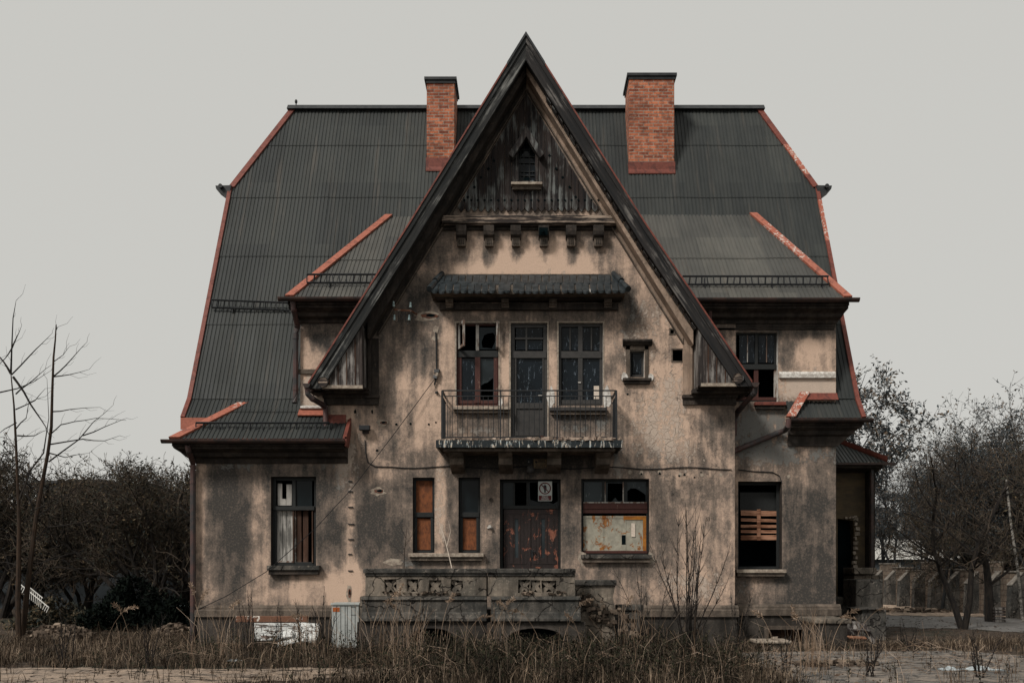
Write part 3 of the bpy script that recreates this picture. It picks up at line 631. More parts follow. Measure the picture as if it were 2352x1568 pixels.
def hipflash(bv, side, segs):
    r, Ye, ze, Yt, zt, xt, xe = bv; a = Vector((xe, Ye, ze + .01)); b = Vector((xt, Yt, zt + .01)); n = Vector((0, -.62, .79))
    for f0, f1, mt, lb in segs:
        m = strip3(a.lerp(b, f0), a.lerp(b, f1), Vector((-side * .19, 0, 0)), .05, n); o = part(m, 'hip_flashing', mt, r, fixn=True)
        if lb: o['label'] = lb
hipflash(bl, -1, [(0, .55, 'red2', None), (.55, 1, 'red2', None)])
hipflash(br_, 1, [(0, .40, 'red2', None), (.40, .85, 'redpeel', 'orange flashing with peeling white flecks'), (.85, 1, 'red2', None)])
def eave(x0, x1, Ye, ze, Yw, parent, endx=0, redlip=True, deep=.45, xw=None):
    g = MB(); yy = Ye - .06; n = 10
    for k in range(n):      # half-round gutter
        a0 = math.pi * k / n; a1 = math.pi * (k + 1) / n; r = .085
        g.face([(x0 - (.14 if endx < 0 else 0), yy - r * math.cos(a0), ze - .02 - r * math.sin(a0)), (x1 + (.14 if endx > 0 else 0), yy - r * math.cos(a0), ze - .02 - r * math.sin(a0)),
                (x1 + (.14 if endx > 0 else 0), yy - r * math.cos(a1), ze - .02 - r * math.sin(a1)), (x0 - (.14 if endx < 0 else 0), yy - r * math.cos(a1), ze - .02 - r * math.sin(a1))])
    for xe in ((x0 - .14) if endx < 0 else x0, (x1 + .14) if endx > 0 else x1):
        g.face([(xe, yy - .085 * math.cos(math.pi * k / n), ze - .02 - .085 * math.sin(math.pi * k / n)) for k in range(n + 1)])
    part(g, 'gutter', 'gutter', parent)
    if redlip:
        m = MB(); m.box(x0, x1, Ye + .01, Ye + .03, ze - .07, ze + .015); part(m, 'eave_strip', 'red', parent)
    m = MB()   # boxed soffit with stepped cornice down to the wall
    m.prismx([(Ye + .04, ze - .04), (Ye + .04, ze - .15), (Ye + .10, ze - .15), (Ye + .10, ze - .2), (Ye + (Yw - Ye) * .55, ze - .26), (Ye + (Yw - Ye) * .6, ze - .34), (Yw - .07, ze - .38), (Yw - .05, ze - deep), (Yw + .02, ze - deep), (Yw + .02, ze - .04)], x0 + .05, x1 - .05)
    tr = None
    if xw is not None:
        xe = x1 if endx > 0 else x0; a_ = Vector((xe, 0, ze - .12)); b_ = Vector((xw, 0, ze - deep)); n_ = (b_ - a_).cross(Vector((0, 1, 0))).normalized()
        if n_.x * endx < 0: n_ = -n_
        tr = [(a_, n_)]
    part(m, 'cornice', 'trimdark', parent, fixn=True, trim=tr)
eave(X(655, -.25), X(880, -.25), bl[1], bl[2], .3, bl[0], -1, xw=X(688, .3))
eave(X(1590, .05), X(1957, .05), br_[1], br_[2], .6, br_[0], 1, xw=X(1921, .6))
# string lines on the bay friezes and the pale dado of the right wing
m = MB(); m.box(X(1640, .6), X(1790 - 103, .6), .57, .61, Z(757, .6), Z(754, .6)); m.pbox(1625, 1916, 753, 757, .57, .03); m.pbox(1690, 1918, 713, 752, .585, .02); part(m, 'frieze', 'trimdark', split=True)
m = MB(); m.prismx([(.53, Z(867, .53)), (.53, Z(858, .53)), (.57, Z(853, .57)), (.61, Z(853, .57)), (.61, Z(867, .53))], X(1790, .55), X(1919, .55)); part(m, 'dado_moulding', 'white', fixn=True)
m = MB(); m.pbox(690, 850, 755 - 24, 758 - 24, .27, .04); m.prismx([(.25, Z(858, .25)), (.25, Z(849, .25)), (.31, Z(846, .25)), (.31, Z(858, .25))], X(684, .25), X(760, .25)); part(m, 'dado_moulding', 'trim', fixn=True, split=True)
# downturned foot of the main roof on the right: eave, flashing
foot = MB(); m = MB()
eave(fx, XR, E0[0], E0[1], .6, main, 1, True, .6, xw=rx1 + .03)
fz = Z(918, .52); m = MB()
m.prismx([(.50, Z(917, .5)), (.46, Z(917, .5) - .01), (.585, Z(902, .58)), (.60, Z(902, .58))], X(1838, .5), X(1925, .5)); o = part(m, 'wall_flashing', 'red', main, fixn=True)
m = strip3((X(1805, .18), .18, E0[1] + .01), (X(1838, .55), .56, Z(903, .56)), (.22, 0, 0), .05, (0, -.75, .66)); o = part(m, 'hip_flashing', 'redpeel', main, fixn=True); o['label'] = 'orange hip flashing with flaked pale patches'
# left eave of main roof
m = MB(); m.box(XL, X(690, .3), E0[0] - .02, E0[0] + .01, E0[1] - .26, E0[1] + .01); o = part(m, 'eave_strip', 'red2', main)
m = MB(); m.prismx([(E0[0] + .02, E0[1] - .26), (.6, E0[1] - .5), (1.2, E0[1] - .5), (1.2, E0[1])], XL + .1, -7.3); part(m, 'soffit', 'trimdark', main, fixn=True)

# --- skirt roof over the low wing
SE = (-.6, Z(1008, -.6)); ST = (.62, Z(1008, -.6) + .82 * 1.22); sx0, sx1 = X(388, -.6), X(793, -.6)
hp = plane3((sx0, -.6, SE[1]), (sx0, 3, SE[1]), (X(548, .62), .62, Z(929, .62)), (-1, 0, .2))
sk = corr('skirt_roof', sx0, X(752) - .02, [SE, (.3, SE[1] + .82 * .9), ST], 'roof', [hp]); 
corr('skirt_roof_end', X(752) - .02, sx1, [SE, (-.02, SE[1] + .82 * .58)], 'roof', parent=sk)
m = MB(); hx, hy, hz = X(548, .62), .62, Z(929, .62); m.face([(sx0, -.6, SE[1]), (sx0, 2.5, SE[1]), (hx, 2.5, hz), (hx, hy, hz)]); m.face([(sx0 + .02, -.55, SE[1] - .02), (sx1 - .02, -.55, SE[1] - .02), (sx1 - .02, -.02, SE[1] + .40), (hx, hy, hz - .06)]); part(m, 'rear_slope', 'roof', sk)
a = Vector((sx0, -.6, SE[1] + .01)); b = Vector((hx, hy, hz + .02)); nS = (0, -.63, .77)
part(strip3(a, a.lerp(b, .84), (.24, 0, 0), .05, nS), 'hip_flashing', 'red2', sk, fixn=True)
o = part(strip3(a.lerp(b, .84), b, (.24, 0, 0), .055, nS), 'hip_flashing', 'redpeel', sk, fixn=True); o['label'] = 'hip flashing worn to white near its top'
eave(sx0, sx1, -.6, SE[1], 0, sk, -1, True, .48, xw=lx0 - .03)
m = MB(); m.prismx([(-.61, SE[1] - .16), (-.61, SE[1] + .05), (-.02, SE[1] + .56), (-.02, SE[1] + .28), (-.3, SE[1] - .16)], sx1 - .01, sx1 + .03)
m.prismx([(-.61, SE[1] + .01), (-.61, SE[1] + .05), (-.02, SE[1] + .53), (-.02, SE[1] + .47)], sx1 - .05, sx1 + .031); part(m, 'gable_end_flashing', 'red', sk, fixn=True)
m = MB(); m.prismx([(-.06, SE[1] + .42), (-.06, SE[1] + .46), (-.01, SE[1] + .64), (-.003, SE[1] + .64), (-.003, SE[1] + .42)], X(755), X(795)); part(m, 'wall_flashing', 'red', sk, fixn=True)
m = MB(); m.prismx([(.10, Z(955, .1)), (.08, Z(955, .1) + .02), (.27, Z(938, .27)), (.295, Z(938, .27)), (.295, Z(955, .1))], X(686, .2), X(770, .2)); part(m, 'wall_flashing', 'red2', sk, fixn=True)
m = MB(); m.prismx([(.18, Z(937, .2)), (.18, Z(933, .2)), (.3, Z(929, .2)), (.3, Z(940, .2))], X(690, .2), X(760, .2)); part(m, 'ledge', 'white', sk, fixn=True)

# --- snow guards
def guard(pxa, pya, pxb, pyb, Y, par, h=.19, ny=-.5):
    m = MB(); a = Vector((X(pxa, Y), Y, Z(pya, Y))); b = Vector((X(pxb, Y), Y, Z(pyb, Y))); n = int((b - a).length / .145)
    m.tube([a, b], .025, n=4); m.tube([a + Vector((0, 0, h)), b + Vector((0, 0, h))], .027, n=4)
    for k in range(n + 1):
        p = a.lerp(b, k / n); m.tube([p, p + Vector((.03 * math.sin(k), 0, h))], .018, n=4)
    o = part(m, 'snow_guard', 'iron', par); m = MB()
    k = a.x + .5
    while k < b.x:
        z = a.z + (b.z - a.z) * (k - a.x) / (b.x - a.x); m.box(k, k + .03, Y, Y + .14, z - .10, z); m.box(k, k + .03, Y - .005, Y + .02, z - .10, z + h * .8); k += 1.3 + .3 * math.sin(k * 5)
    part(m, 'bracket', 'iron', o, split=True)
guard(486, 706, 664, 713, mainY(Z(700, 1.9)) - .16, main)
guard(705, 649, 872, 649, bl[1] + .35, bl[0]); guard(1568, 653, 1903, 653, br_[1] + .35, br_[0]); guard(450, 990, 757, 990, -.30, sk)

# --- brick chimneys
def chimney(px0, px1, pyb, pyt, py_flash, lb):
    Y = hitY(pyb); x0, x1 = X(px0, Y), X(px1, Y); zt = Z(pyt, Y); zb = Z(pyb, Y) - .3; dY = 1.0
    m = MB(); m.box(x0, x1, Y, Y + dY, zb, zt - .1); o = part(m, 'chimney', 'brick', main, bevel=.02); o['label'] = lb
    m = MB(); m.box(x0 - .06, x1 + .06, Y - .07, Y + dY + .07, zt - .075, zt); m.box(x0 - .02, x1 + .02, Y - .03, Y + dY + .03, zt - .15, zt - .077); part(m, 'cap', 'roofcap', o)
    m = MB(); zf = Z(py_flash, Y); zz = Z(pyb, Y); m.prismx([(Y - .05, zz - .03), (Y - .05, zz + .01), (Y - .02, zz + .1), (Y - .02, zf), (Y + .3, zf), (Y + .3, zz - .03)], x0 - .02, x1 + .02); part(m, 'chimney_flashing', 'red', o, fixn=True)
chimney(980, 1044, 392, 179, 363, 'narrow brick chimney left of the gable'); chimney(1445, 1549, 398, 170, 372, 'wide brick chimney right of the gable')

# --- gable roof, bargeboards
m = MB(); yb = mainY(GL[-1][1]) + .3
m.band(GLINE, .0, .12, GY + .01, yb); gr = part(m, 'gable_roof', 'roof', fixn=True)
m = MB(); m.band([(x, z + .022) for x, z in GLINE], 0, .06, GY - .04, GY + .3); part(m, 'edge_flashing', 'red', gr, fixn=True)
m = MB(); m.band([(x, z + .03) for x, z in [(-.42, rail(GLINE, -.42)), GL[-1], (.42, rail(GLINE, .42))]], 0, .08, GY - .05, GY + 1.6); part(m, 'ridge_cap', 'roofcap', gr, fixn=True)
def inner(line, off): return [(x, z - off) for x, z in line]
for ln, nm, mt in ((GL, 'left', 'rakeL'), (GR, 'right', 'rakeR')):
    m = MB(); m.band(ln, .035, .20, GY - .02, GY + .03); cut = [((0, 0, Z(892 if nm == 'left' else 887, GY)), (0, 0, -1))]; bb = part(m, 'bargeboard', mt, fixn=True, trim=cut)
    m = MB(); m.band(ln, .17, .56, GY + .012, GY + .07); m.band(ln, .54, .585, GY - .012, GY + .06); part(m, 'lower_board', mt, bb, fixn=True, trim=cut)
    m = MB(); m.band(ln, .50, .54, GY + .05, .02); o = part(m, 'soffit', 'soffit', bb, fixn=True, trim=cut)
    m = MB()
    if nm == 'right':       # row of slat ends seen under the right-hand board
        L = ln
        for k in range(30):
            t = .09 + k * .027
            x = L[0][0] + (L[-1][0] - L[0][0]) * t; x2 = x + .10; m.band([(x, rail(L, x)), (x2, rail(L, x2))], .60, .63, GY + .10, GY + .6)
        part(m, 'slat_ends', 'woodV', bb, fixn=True, trim=[((0, 0, Z(770)), (0, 0, -1))])
# --- beam, plank infill, mouldings of the gable front
apx = X(1209)
def zline(py_ap, slope=1.655): return lambda x: Z(py_ap) - abs(x - apx) * slope
def rake_strip(ap0, ap1, y, endx, sl=1.655):       # between two chevrons, on the wall
    a = Z(ap0); b = Z(ap1); m = MB()
    for s, ex in ((-1, endx[0]), (1, endx[1])):
        d = abs(ex - apx); m.prism([(apx, a), (apx, b), (ex, b - d * sl), (ex, a - d * sl)], y, .02)
    return m
kL, kR = X(851), X(1585)
for a, b, y, mt, ends in ( (170, 177, -.15, 'trimdark', (X(851), X(1585))), (182, 205, -.05, 'trimdark', (X(868), X(1570))), (205, 210, -.08, 'trim', (X(870), X(1568)))):
    o = None
    A, B = Z(a), Z(b)
    for s in (-1, 1):
        m = MB(); ex = ends[0] if s < 0 else ends[1]; d = abs(ex - apx); sl = 1.655 if s < 0 else 1.62
        m.prism([(apx, A), (apx, B), (ex, B - d * sl), (ex, A - d * sl)], y, .02)
        part(m, 'gable_moulding', ('trimlit' if s > 0 and a in (147, 182) else mt), fixn=True)  # right strip coloured as sunlit, left one as shaded
for s in (-1, 1):
    zc = Z(170, -.42); ln = GL if s < 0 else GR; m = MB(); ex = X(851) if s < 0 else X(1585); N = 14
    for k in range(N):
        x0_, x1_ = [apx + (ex - apx) * q / N for q in (k, k + 1)]; sl = 1.655 if s < 0 else 1.62
        m.prism([(x0_, rail(GLINE, x0_) - .53), (x0_, zc - abs(x0_ - apx) * sl), (x1_, zc - abs(x1_ - apx) * sl), (x1_, rail(GLINE, x1_) - .53)], -.42, .02)
    part(m, 'gable_cove', 'trimlit' if s > 0 else 'trimdark', fixn=True)  # cove: sunlit side and shaded side set by colour
# vertical returns beside the eave boxes and ledges under them
for s, (xa, xb, xc, xd) in ((-1, (833, 851, 851, 870)), (1, (1604, 1585, 1585, 1568))):
    m = MB(); X0, X1 = sorted((X(xa), X(xb))); m.box(X0, X1, -.09, .02, Z(906), Z(772) + .35)
    X0, X1 = sorted((X(xb) - .03, X(xb) + .03)); m.box(X0, X1, -.14, .02, Z(908), Z(772))
    part(m, 'gable_moulding', 'trimlit' if s > 0 else 'trimdark')  # returns repeat the painted sunlit and shaded sides
    m = MB(); X0, X1 = sorted((X(xc), X(xd))); m.box(X0, X1, -.05, .02, Z(925), Z(778)); part(m, 'gable_moulding', 'trimlit' if s > 0 else 'trimdark')
    e = X(745) if s < 0 else X(1690); 
    m = MB()
    xs_ = sorted((e, X(xd))); m.box(xs_[0], xs_[1], -.07, .02, Z(930), Z(915)); m.box(xs_[0] - .02, xs_[1] + .02, -.12, .02, Z(915), Z(908))
    xs_ = sorted((e + (-.25 if s < 0 else .25), X(xb))); m.box(xs_[0], xs_[1], -.34, .02, Z(908), Z(899)); m.box(xs_[0] + .08, xs_[1], -.5, .02, Z(899), Z(893, -.5)); part(m, 'eave_cornice', 'trimdark')
    # wooden eave box
    ox = (X(714, GY), X(830, GY)) if s < 0 else (X(1722, GY), X(1606, GY)); zb = Z(889, GY) if s < 0 else Z(884, GY)
    zt = rail(GLINE, ox[1]) - .12
    m = MB(); m.prism([(ox[0], zb), (ox[0], rail(GLINE, ox[0]) - .1), (ox[1], zt), (ox[1], zb)], GY + .075, 0.0); bxo = part(m, 'eave_box', 'woodV2', fixn=True)
    m = MB(); X0, X1 = sorted(ox); m.box(X0 + .05, X1 + .02, GY + .03, GY + .12, zb - .02, zb + .05); part(m, 'sill_board', 'mortar', bxo)
    m = MB(); kk = min(ox) + .2
    while kk < max(ox) - .05:
        ztop = rail(GLINE, kk) - .6
        if ztop > zb + .1: m.box(kk, kk + .022, GY + .062, GY + .08, zb + .05, ztop)
        kk += .19
    part(m, 'batten', 'brownboard', bxo, split=True)
    m = MB(); cx, cz = (X(742, GY), Z(877, GY)) if s < 0 else (X(1695, GY), Z(869, GY)); m.tube([(cx, GY - .03, cz), (cx, GY + .1, cz)], .115, n=18); part(m, 'purlin_end', 'woodH', bxo, fixn=True)
    m = MB(); m.tube([(cx + .115 * math.cos(t), GY - .035, cz + .115 * math.sin(t)) for t in [i * .35 - .4 for i in range(12)]], .012, n=4); part(m, 'purlin_rim', 'woodV', bxo)
# plank triangle with scalloped hem
px = 1052.0; m = MB(); hole = hAT; n = 21; pw = (1374 - 1052) / n; m2 = MB()
for k in range(n):
    a, b = X(px + k * pw + .6), X(px + (k + 1) * pw - .6); mdx = (a + b) / 2; yv = -.045 - .012 * (k % 2)
    def tz(x): return Z(216) - abs(x - apx) * 1.655
    zb = Z(478); r = (b - a) / 2
    poly = [(a, zb), (a + r * .35, zb - .055), (mdx, zb - .10), (b - r * .35, zb - .055), (b, zb)]
    top = [(b, max(tz(b), zb + .01)), (a, max(tz(a), zb + .01))]
    if a < apx < b: top = [(b, tz(b)), (apx, tz(apx)), (a, tz(a))]
    if b > hole[0] and a < hole[1]:        # split around the lancet window
        m.prism(poly + [(b, hole[2]), (a, hole[2])], yv, yv + .03)
        lz = lambda x: Z(309) - abs(x - apx) * 1.5
        m.prism([(a, min(max(lz(a), hole[2]), tz(a))), (b, min(max(lz(b), hole[2]), tz(b)))] + top, yv, yv + .03)
    else: m.prism(poly + top, yv, yv + .03)
    m2.tube([(b + .005, -.062, zb + .16), (b + .005, -.05, zb + .16)], .03, n=4)
planks = part(m, 'gable_planks', 'woodV', fixn=True)
m = MB(); zc = Z(488); m.box(X(1052), X(1374), -.05 + .03, -.005, zc - .02, zc + .1)
part(m2, 'diamond_cutout', 'black', planks, split=True)
m = MB()
for (u, v_) in ((1075, 455), (1090, 432), (1105, 410), (1122, 390), (1232 - 1209 + 1209 + 45, 390), (1292, 410), (1308, 432), (1322, 455), (1135, 372), (1262, 360)):
    m.tube([(X(u), -.066, Z(v_)), (X(u), -.055, Z(v_))], .035, n=4)
part(m, 'diamond_cutout', 'black', planks, split=True)
m = MB(); sp = [X(1015, -.15), X(1420, -.15)]
m.box(sp[0], sp[1], -.22, .02, Z(513, -.2), Z(495, -.2)); m.box(sp[0] + .05, sp[1] - .05, -.17, .02, Z(517, -.17) , Z(513, -.2) - .002); beam = part(m, 'gable_beam', 'woodH', bevel=.015)
m = MB(); m.box(X(1014), X(1418), -.12, .02, Z(524), Z(518)); m.box(X(1018), X(1414), -.06, .02, Z(530), Z(524) - .002); part(m, 'beam_moulding', 'trimdark')
for i, c in enumerate((1059.3, 1123, 1184.6, 1249, 1312, 1375)):
    m = MB(); cx = X(c, -.2)
    m.prismx([(.02, Z(519)), (-.26, Z(519, -.2)), (-.26, Z(531, -.2)), (-.23, Z(540, -.2)), (-.12, Z(546, -.2)), (.02, Z(546, -.2))], cx - .12, cx + .12)
    o = part(m, 'corbel', 'trimdark', fixn=True, bevel=.01)
    m = MB(); m.prismx([(.02, Z(546)), (-.15, Z(546, -.1)), (-.13, Z(566, -.1)), (.02, Z(568))], cx - .095, cx + .095); q = part(m, 'corbel_block', 'trim', o, fixn=True, bevel=.008)
    m = MB(); [m.box(cx - .055 + t * .045, cx - .035 + t * .045, -.152, -.13, Z(562, -.1), Z(551, -.1)) for t in range(3)]; part(m, 'flutes', 'trimdark', o)
    if i == 3: o['label'] = 'corbel with a broken black gap above'; m = MB(); m.pbox(1238, 1258, 522, 540, -.27, .02); m.sphere((cx - .02, -.27, Z(538, -.2)), .05, jit=.8); part(m, 'broken_gap', 'black', o)

# lancet attic window
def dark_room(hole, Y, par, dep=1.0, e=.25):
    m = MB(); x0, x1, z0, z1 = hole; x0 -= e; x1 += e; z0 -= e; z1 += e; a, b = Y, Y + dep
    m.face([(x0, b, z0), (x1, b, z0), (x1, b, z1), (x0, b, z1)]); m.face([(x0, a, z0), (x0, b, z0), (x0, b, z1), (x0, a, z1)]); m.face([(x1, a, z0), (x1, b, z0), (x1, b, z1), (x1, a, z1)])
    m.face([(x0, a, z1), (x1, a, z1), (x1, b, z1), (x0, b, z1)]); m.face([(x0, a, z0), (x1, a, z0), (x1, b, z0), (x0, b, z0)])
    return part(m, 'dark_room', 'black', par)  # black box painted as the unlit room behind an opening
def reveal(hole, Y, dep, mat, par, top='trimdark'):
    m = MB(); x0, x1, z0, z1 = hole; y1 = Y + dep
    m.face([(x0, Y, z0), (x0, y1, z0), (x0, y1, z1), (x0, Y, z1)]); m.face([(x1, Y, z0), (x1, y1, z0), (x1, y1, z1), (x1, Y, z1)])
    m.face([(x0, Y, z1), (x1, Y, z1), (x1, y1, z1), (x0, y1, z1)]); m.face([(x0, Y, z0), (x1, Y, z0), (x1, y1, z0), (x0, y1, z0)])
    return part(m, 'reveal', mat, par)
def jag(cx, cz, rx, rz, n=11, seed=1):
    rg = random.Random(seed); return [(cx + rx * math.cos(6.283 * k / n) * rg.uniform(.6, 1.05), cz + rz * math.sin(6.283 * k / n) * rg.uniform(.6, 1.05)) for k in range(n)]
def holed(name, rect, loop, Y, mat, par):
    bm = bmesh.new(); x0, x1, z0, z1 = rect
    e = .012; loop = [(min(max(x, x0 + e), x1 - e), min(max(z, z0 + e), z1 - e)) for x, z in loop]
    for lp in ([(x0, z0), (x1, z0), (x1, z1), (x0, z1)], loop):
        vs = [bm.verts.new((x, Y, z)) for x, z in lp]
        for k in range(len(vs)): bm.edges.new((vs[k], vs[(k + 1) % len(vs)]))
    bmesh.ops.triangle_fill(bm, edges=bm.edges[:], use_beauty=True)
    me = bpy.data.meshes.new(name); bm.to_mesh(me); bm.free(); me.materials.append(M[mat]); o = bpy.data.objects.new(name, me); col.objects.link(o); setp(o, par); return o
def window(name, hole, Yw, dep, fmat, fw, bars=(), panes=(), label=None, rmat='trim', room=True, broken=None, ft=.05, extra=None):
    """bars: (px0,px1,py0,py1[,mat][,proud]); panes: (px0,px1,py0,py1,mat[,hole])"""
    Yf = Yw + dep; x0, x1, z0, z1 = hole; m = MB()
    m.box(x0, x0 + fw, Yf, Yf + ft, z0, z1); m.box(x1 - fw, x1, Yf, Yf + ft, z0, z1); m.box(x0 + fw, x1 - fw, Yf, Yf + ft, z0, z0 + fw); m.box(x0 + fw, x1 - fw, Yf, Yf + ft, z1 - fw, z1)
    o = part(m, name, fmat, bevel=.006)
    if label: o['label'] = label
    groups = {}
    for b in bars: groups.setdefault(b[4] if len(b) > 4 else fmat, []).append(b)
    for mt, bs in groups.items():
        m = MB()
        for kb, b in enumerate(bs):
            pr = (b[5] if len(b) > 5 else .01) + kb * .0017 + (.0009 if mt != fmat else 0); m.pbox(b[0], b[1], b[2], b[3], Yf - pr, .043 + pr)
        part(m, 'glazing_bar', mt, o, bevel=.004, split=True)
    for p in panes:
        Yg = Yf + .03; r = (X(p[0], Yg), X(p[1], Yg), Z(p[3], Yg), Z(p[2], Yg))
        if len(p) > 5: holed('pane', r, [(X(a, Yg), Z(b, Yg)) for a, b in p[5]], Yg, p[4], o)
        else:
            t = U(-.004, .004); m = MB(); m.face([(r[0], Yg + t, r[2]), (r[1], Yg - t, r[2]), (r[1], Yg - t * .5, r[3]), (r[0], Yg + t, r[3])]); part(m, 'pane', p[4], o)
    reveal(hole, Yw, dep, rmat, o)
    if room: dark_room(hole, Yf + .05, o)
    return o
def sill(px0, px1, py0, py1, Yw, par, mat='trim', top='trim', d=.16, mat2=None):
    m = MB(); h = (py0 + py1) / 2; Ys = Yw - d
    m.box(X(px0, Ys), X(px1, Ys), Ys, Yw + .02, Z(h, Ys), Z(py0, Ys)); o = part(m, 'sill', mat, par, bevel=.01)
    m = MB(); m.box(X(px0 + 3, Ys), X(px1 - 3, Ys), Ys + .05, Yw + .02, Z(py1, Ys), Z(h, Ys) - .003); part(m, 'sill_moulding', mat2 or mat, par, bevel=.008); return o
# ---- lancet
lz0 = hAT[2]; Yl = .08; m = MB()
m.box(hAT[0] - .05, hAT[0] + .02, -.07, .1, lz0, Z(343)); m.box(hAT[1] - .02, hAT[1] + .05, -.07, .1, lz0, Z(343)); m.box(hAT[0], hAT[1], -.06, .1, lz0 - .05, lz0 + .02)
lan = part(m, 'attic_window', 'woodV', bevel=.004); lan['label'] = 'pointed attic window with small dark panes'
for s in (-1, 1):
    m = MB(); a = (apx, Z(289, -.2)); b = (X(1209 + s * 41, -.2), Z(355, -.2)); dx = s * .10; 
    m.prism([(a[0], a[1]), (b[0], b[1]), (b[0] - dx, b[1] - .09), (a[0], a[1] - .26)], -.24, -.02); part(m, 'window_hood', 'woodV', lan, fixn=True, bevel=.006)
m = MB()
for u in (1196, 1203.5, 1216): m.box(X(u) - .01, X(u) + .01, .06, .08, lz0, Z(322))
for v_ in (341, 358, 372, 392, 401): m.box(X(1193), X(1228), .055, .08, Z(v_) - .01, Z(v_) + .008)
part(m, 'mullion', 'fdark', lan, split=True)
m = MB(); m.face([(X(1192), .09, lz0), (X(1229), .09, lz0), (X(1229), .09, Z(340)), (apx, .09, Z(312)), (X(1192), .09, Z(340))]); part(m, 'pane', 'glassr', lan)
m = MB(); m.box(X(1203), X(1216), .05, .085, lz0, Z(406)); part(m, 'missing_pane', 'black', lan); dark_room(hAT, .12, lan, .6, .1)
m = MB(); m.box(X(1174, -.2), X(1246, -.2), -.22, .0, Z(424, -.2), Z(418, -.2)); part(m, 'sill', 'mortar', lan, bevel=.01)
m = MB(); m.box(X(1177, -.15), X(1243, -.15), -.13, -.02, Z(434, -.15), Z(425.5, -.15)); part(m, 'sill_moulding', 'trim', lan)

# ---- windows and doors
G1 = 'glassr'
w1 = window('window', hW1, 0, .10, 'fred', .045, [(1051, 1144, 805, 820, 'fdark', .03), (1093, 1100, 745, 805, 'fwhite'), (1051, 1060, 820, 925, 'fred'), (1091, 1103, 820, 925, 'fred', .03), (1134, 1143, 820, 925, 'fred'), (1053, 1142, 919, 927, 'fred')],
    [(1100, 1138, 752, 802, 'glass', [(1108, 798), (1106, 785), (1112, 770), (1120, 766), (1132, 764), (1137, 770), (1137, 785), (1130, 800)]), (1060, 1091, 823, 919, 'glassr'), (1103, 1134, 823, 919, 'glassp', [(1105, 918), (1105, 885), (1112, 880), (1120, 878), (1127, 872), (1133, 868), (1133, 900), (1133, 918)])],
    'tall balcony window with red frame, open casement and broken panes', 'white')
def casement(pxh, pxf, py0, py1, Y0, swing, par):      # an outward opened upper casement
    x0 = X(pxh, Y0); x1 = X(pxf, Y0 - swing); m = MB(); z0 = Z(py1, Y0); z1 = Z(py0, Y0); n = Vector((x1 - x0, -swing, 0)); 
    def q(t, z, off=0): 
        p = Vector((x0, Y0, 0)) + n * t + Vector((0, 0, 0)); s = Vector((swing, x1 - x0, 0)).normalized() * off; return (p.x + s.x, p.y + s.y, z)
    def bar(t0, t1, za, zb):
        i = len(m.v); 
        for o_ in (-.02, .02): m.v.extend([q(t0, za, o_), q(t1, za, o_), q(t1, zb, o_), q(t0, zb, o_)])
        for f in ((0, 1, 2, 3), (7, 6, 5, 4), (0, 4, 5, 1), (1, 5, 6, 2), (2, 6, 7, 3), (3, 7, 4, 0)): m.f.append(tuple(i + k for k in f))
    bar(0, .14, z0, z1); bar(.86, 1, z0, z1); bar(.14, .86, z0, z0 + .06); bar(.14, .86, z1 - .06, z1); return part(m, 'casement', 'fwhite', par, fixn=True)
casement(1053, 1066, 744, 803, .1, .40, w1); casement(1141, 1142, 744, 803, .1, .30, w1)
wd = window('balcony_door', hBD, 0, .10, 'fgrey', .09, [(1176, 1255, 806, 822, 'fgrey', .03), (1207, 1211, 752, 805), (1183, 1248, 775, 779), (1183, 1248, 925, 938), (1183, 1248, 990, 1000), (1183, 1186, 822, 1000), (1246, 1249, 822, 1000)],
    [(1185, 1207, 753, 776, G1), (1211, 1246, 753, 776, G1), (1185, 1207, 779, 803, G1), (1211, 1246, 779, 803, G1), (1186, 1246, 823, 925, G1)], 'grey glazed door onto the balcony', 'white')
m = MB(); m.pbox(1184, 1248, 938, 990, .115, .03); part(m, 'door_panel', 'fgrey', wd); m = MB(); m.pbox(1236, 1245, 907, 909, .05, .03); part(m, 'handle', 'white', wd)
w2 = window('window', hW2, 0, .10, 'fgrey', .07, [(1287, 1382, 806, 822, 'fgrey', .03), (1328, 1338, 750, 925, 'fgrey', .02), (1308, 1311, 752, 804), (1357, 1360, 752, 804), (1290, 1380, 918, 928)],
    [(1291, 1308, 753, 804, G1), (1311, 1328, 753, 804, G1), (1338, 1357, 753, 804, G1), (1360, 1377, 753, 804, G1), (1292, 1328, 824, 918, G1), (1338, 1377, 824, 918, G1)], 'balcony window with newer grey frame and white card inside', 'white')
m = MB(); m.pbox(1364, 1376, 886, 916, .125, .004); part(m, 'white_card', 'paper', w2); m = MB(); m.pbox(1328, 1334, 877, 879, .05, .03); part(m, 'handle', 'white', w2)
m = MB()
for h in (hW1, hBD, hW2): 
    for a, b in ((h[0] - .035, h[0]), (h[1], h[1] + .03)): m.box(a, b, -.006, .01, h[2] + .0, h[3] + .03)
    m.box(h[0], h[1], -.006, .01, h[3], h[3] + .03)
part(m, 'window_surround', 'mortar')
m = MB(); m.prism(jag(X(1266), Z(912), .11, .28, 12, 3), -.008, .01); m.prism(jag(X(1394), Z(912), .12, .3, 12, 4), -.008, .01); m.prism(jag(X(1150), Z(925), .05, .12, 9, 5), -.008, .01); part(m, 'white_mortar_patch', 'white', fixn=True, split=True)
s = sill(1040, 1172, 933, 947, 0, w1, 'mortar', mat2='trim'); s = sill(1263, 1395, 935, 951, 0, w2, 'fgrey', mat2='trim')
ws = window('small_window', hSM, 0, .14, 'fgrey', .045, [(1452, 1476, 860, 864, 'fgrey')], [(1453, 1474, 812, 858, 'glassr')], 'little window under a moulded hood', 'white')
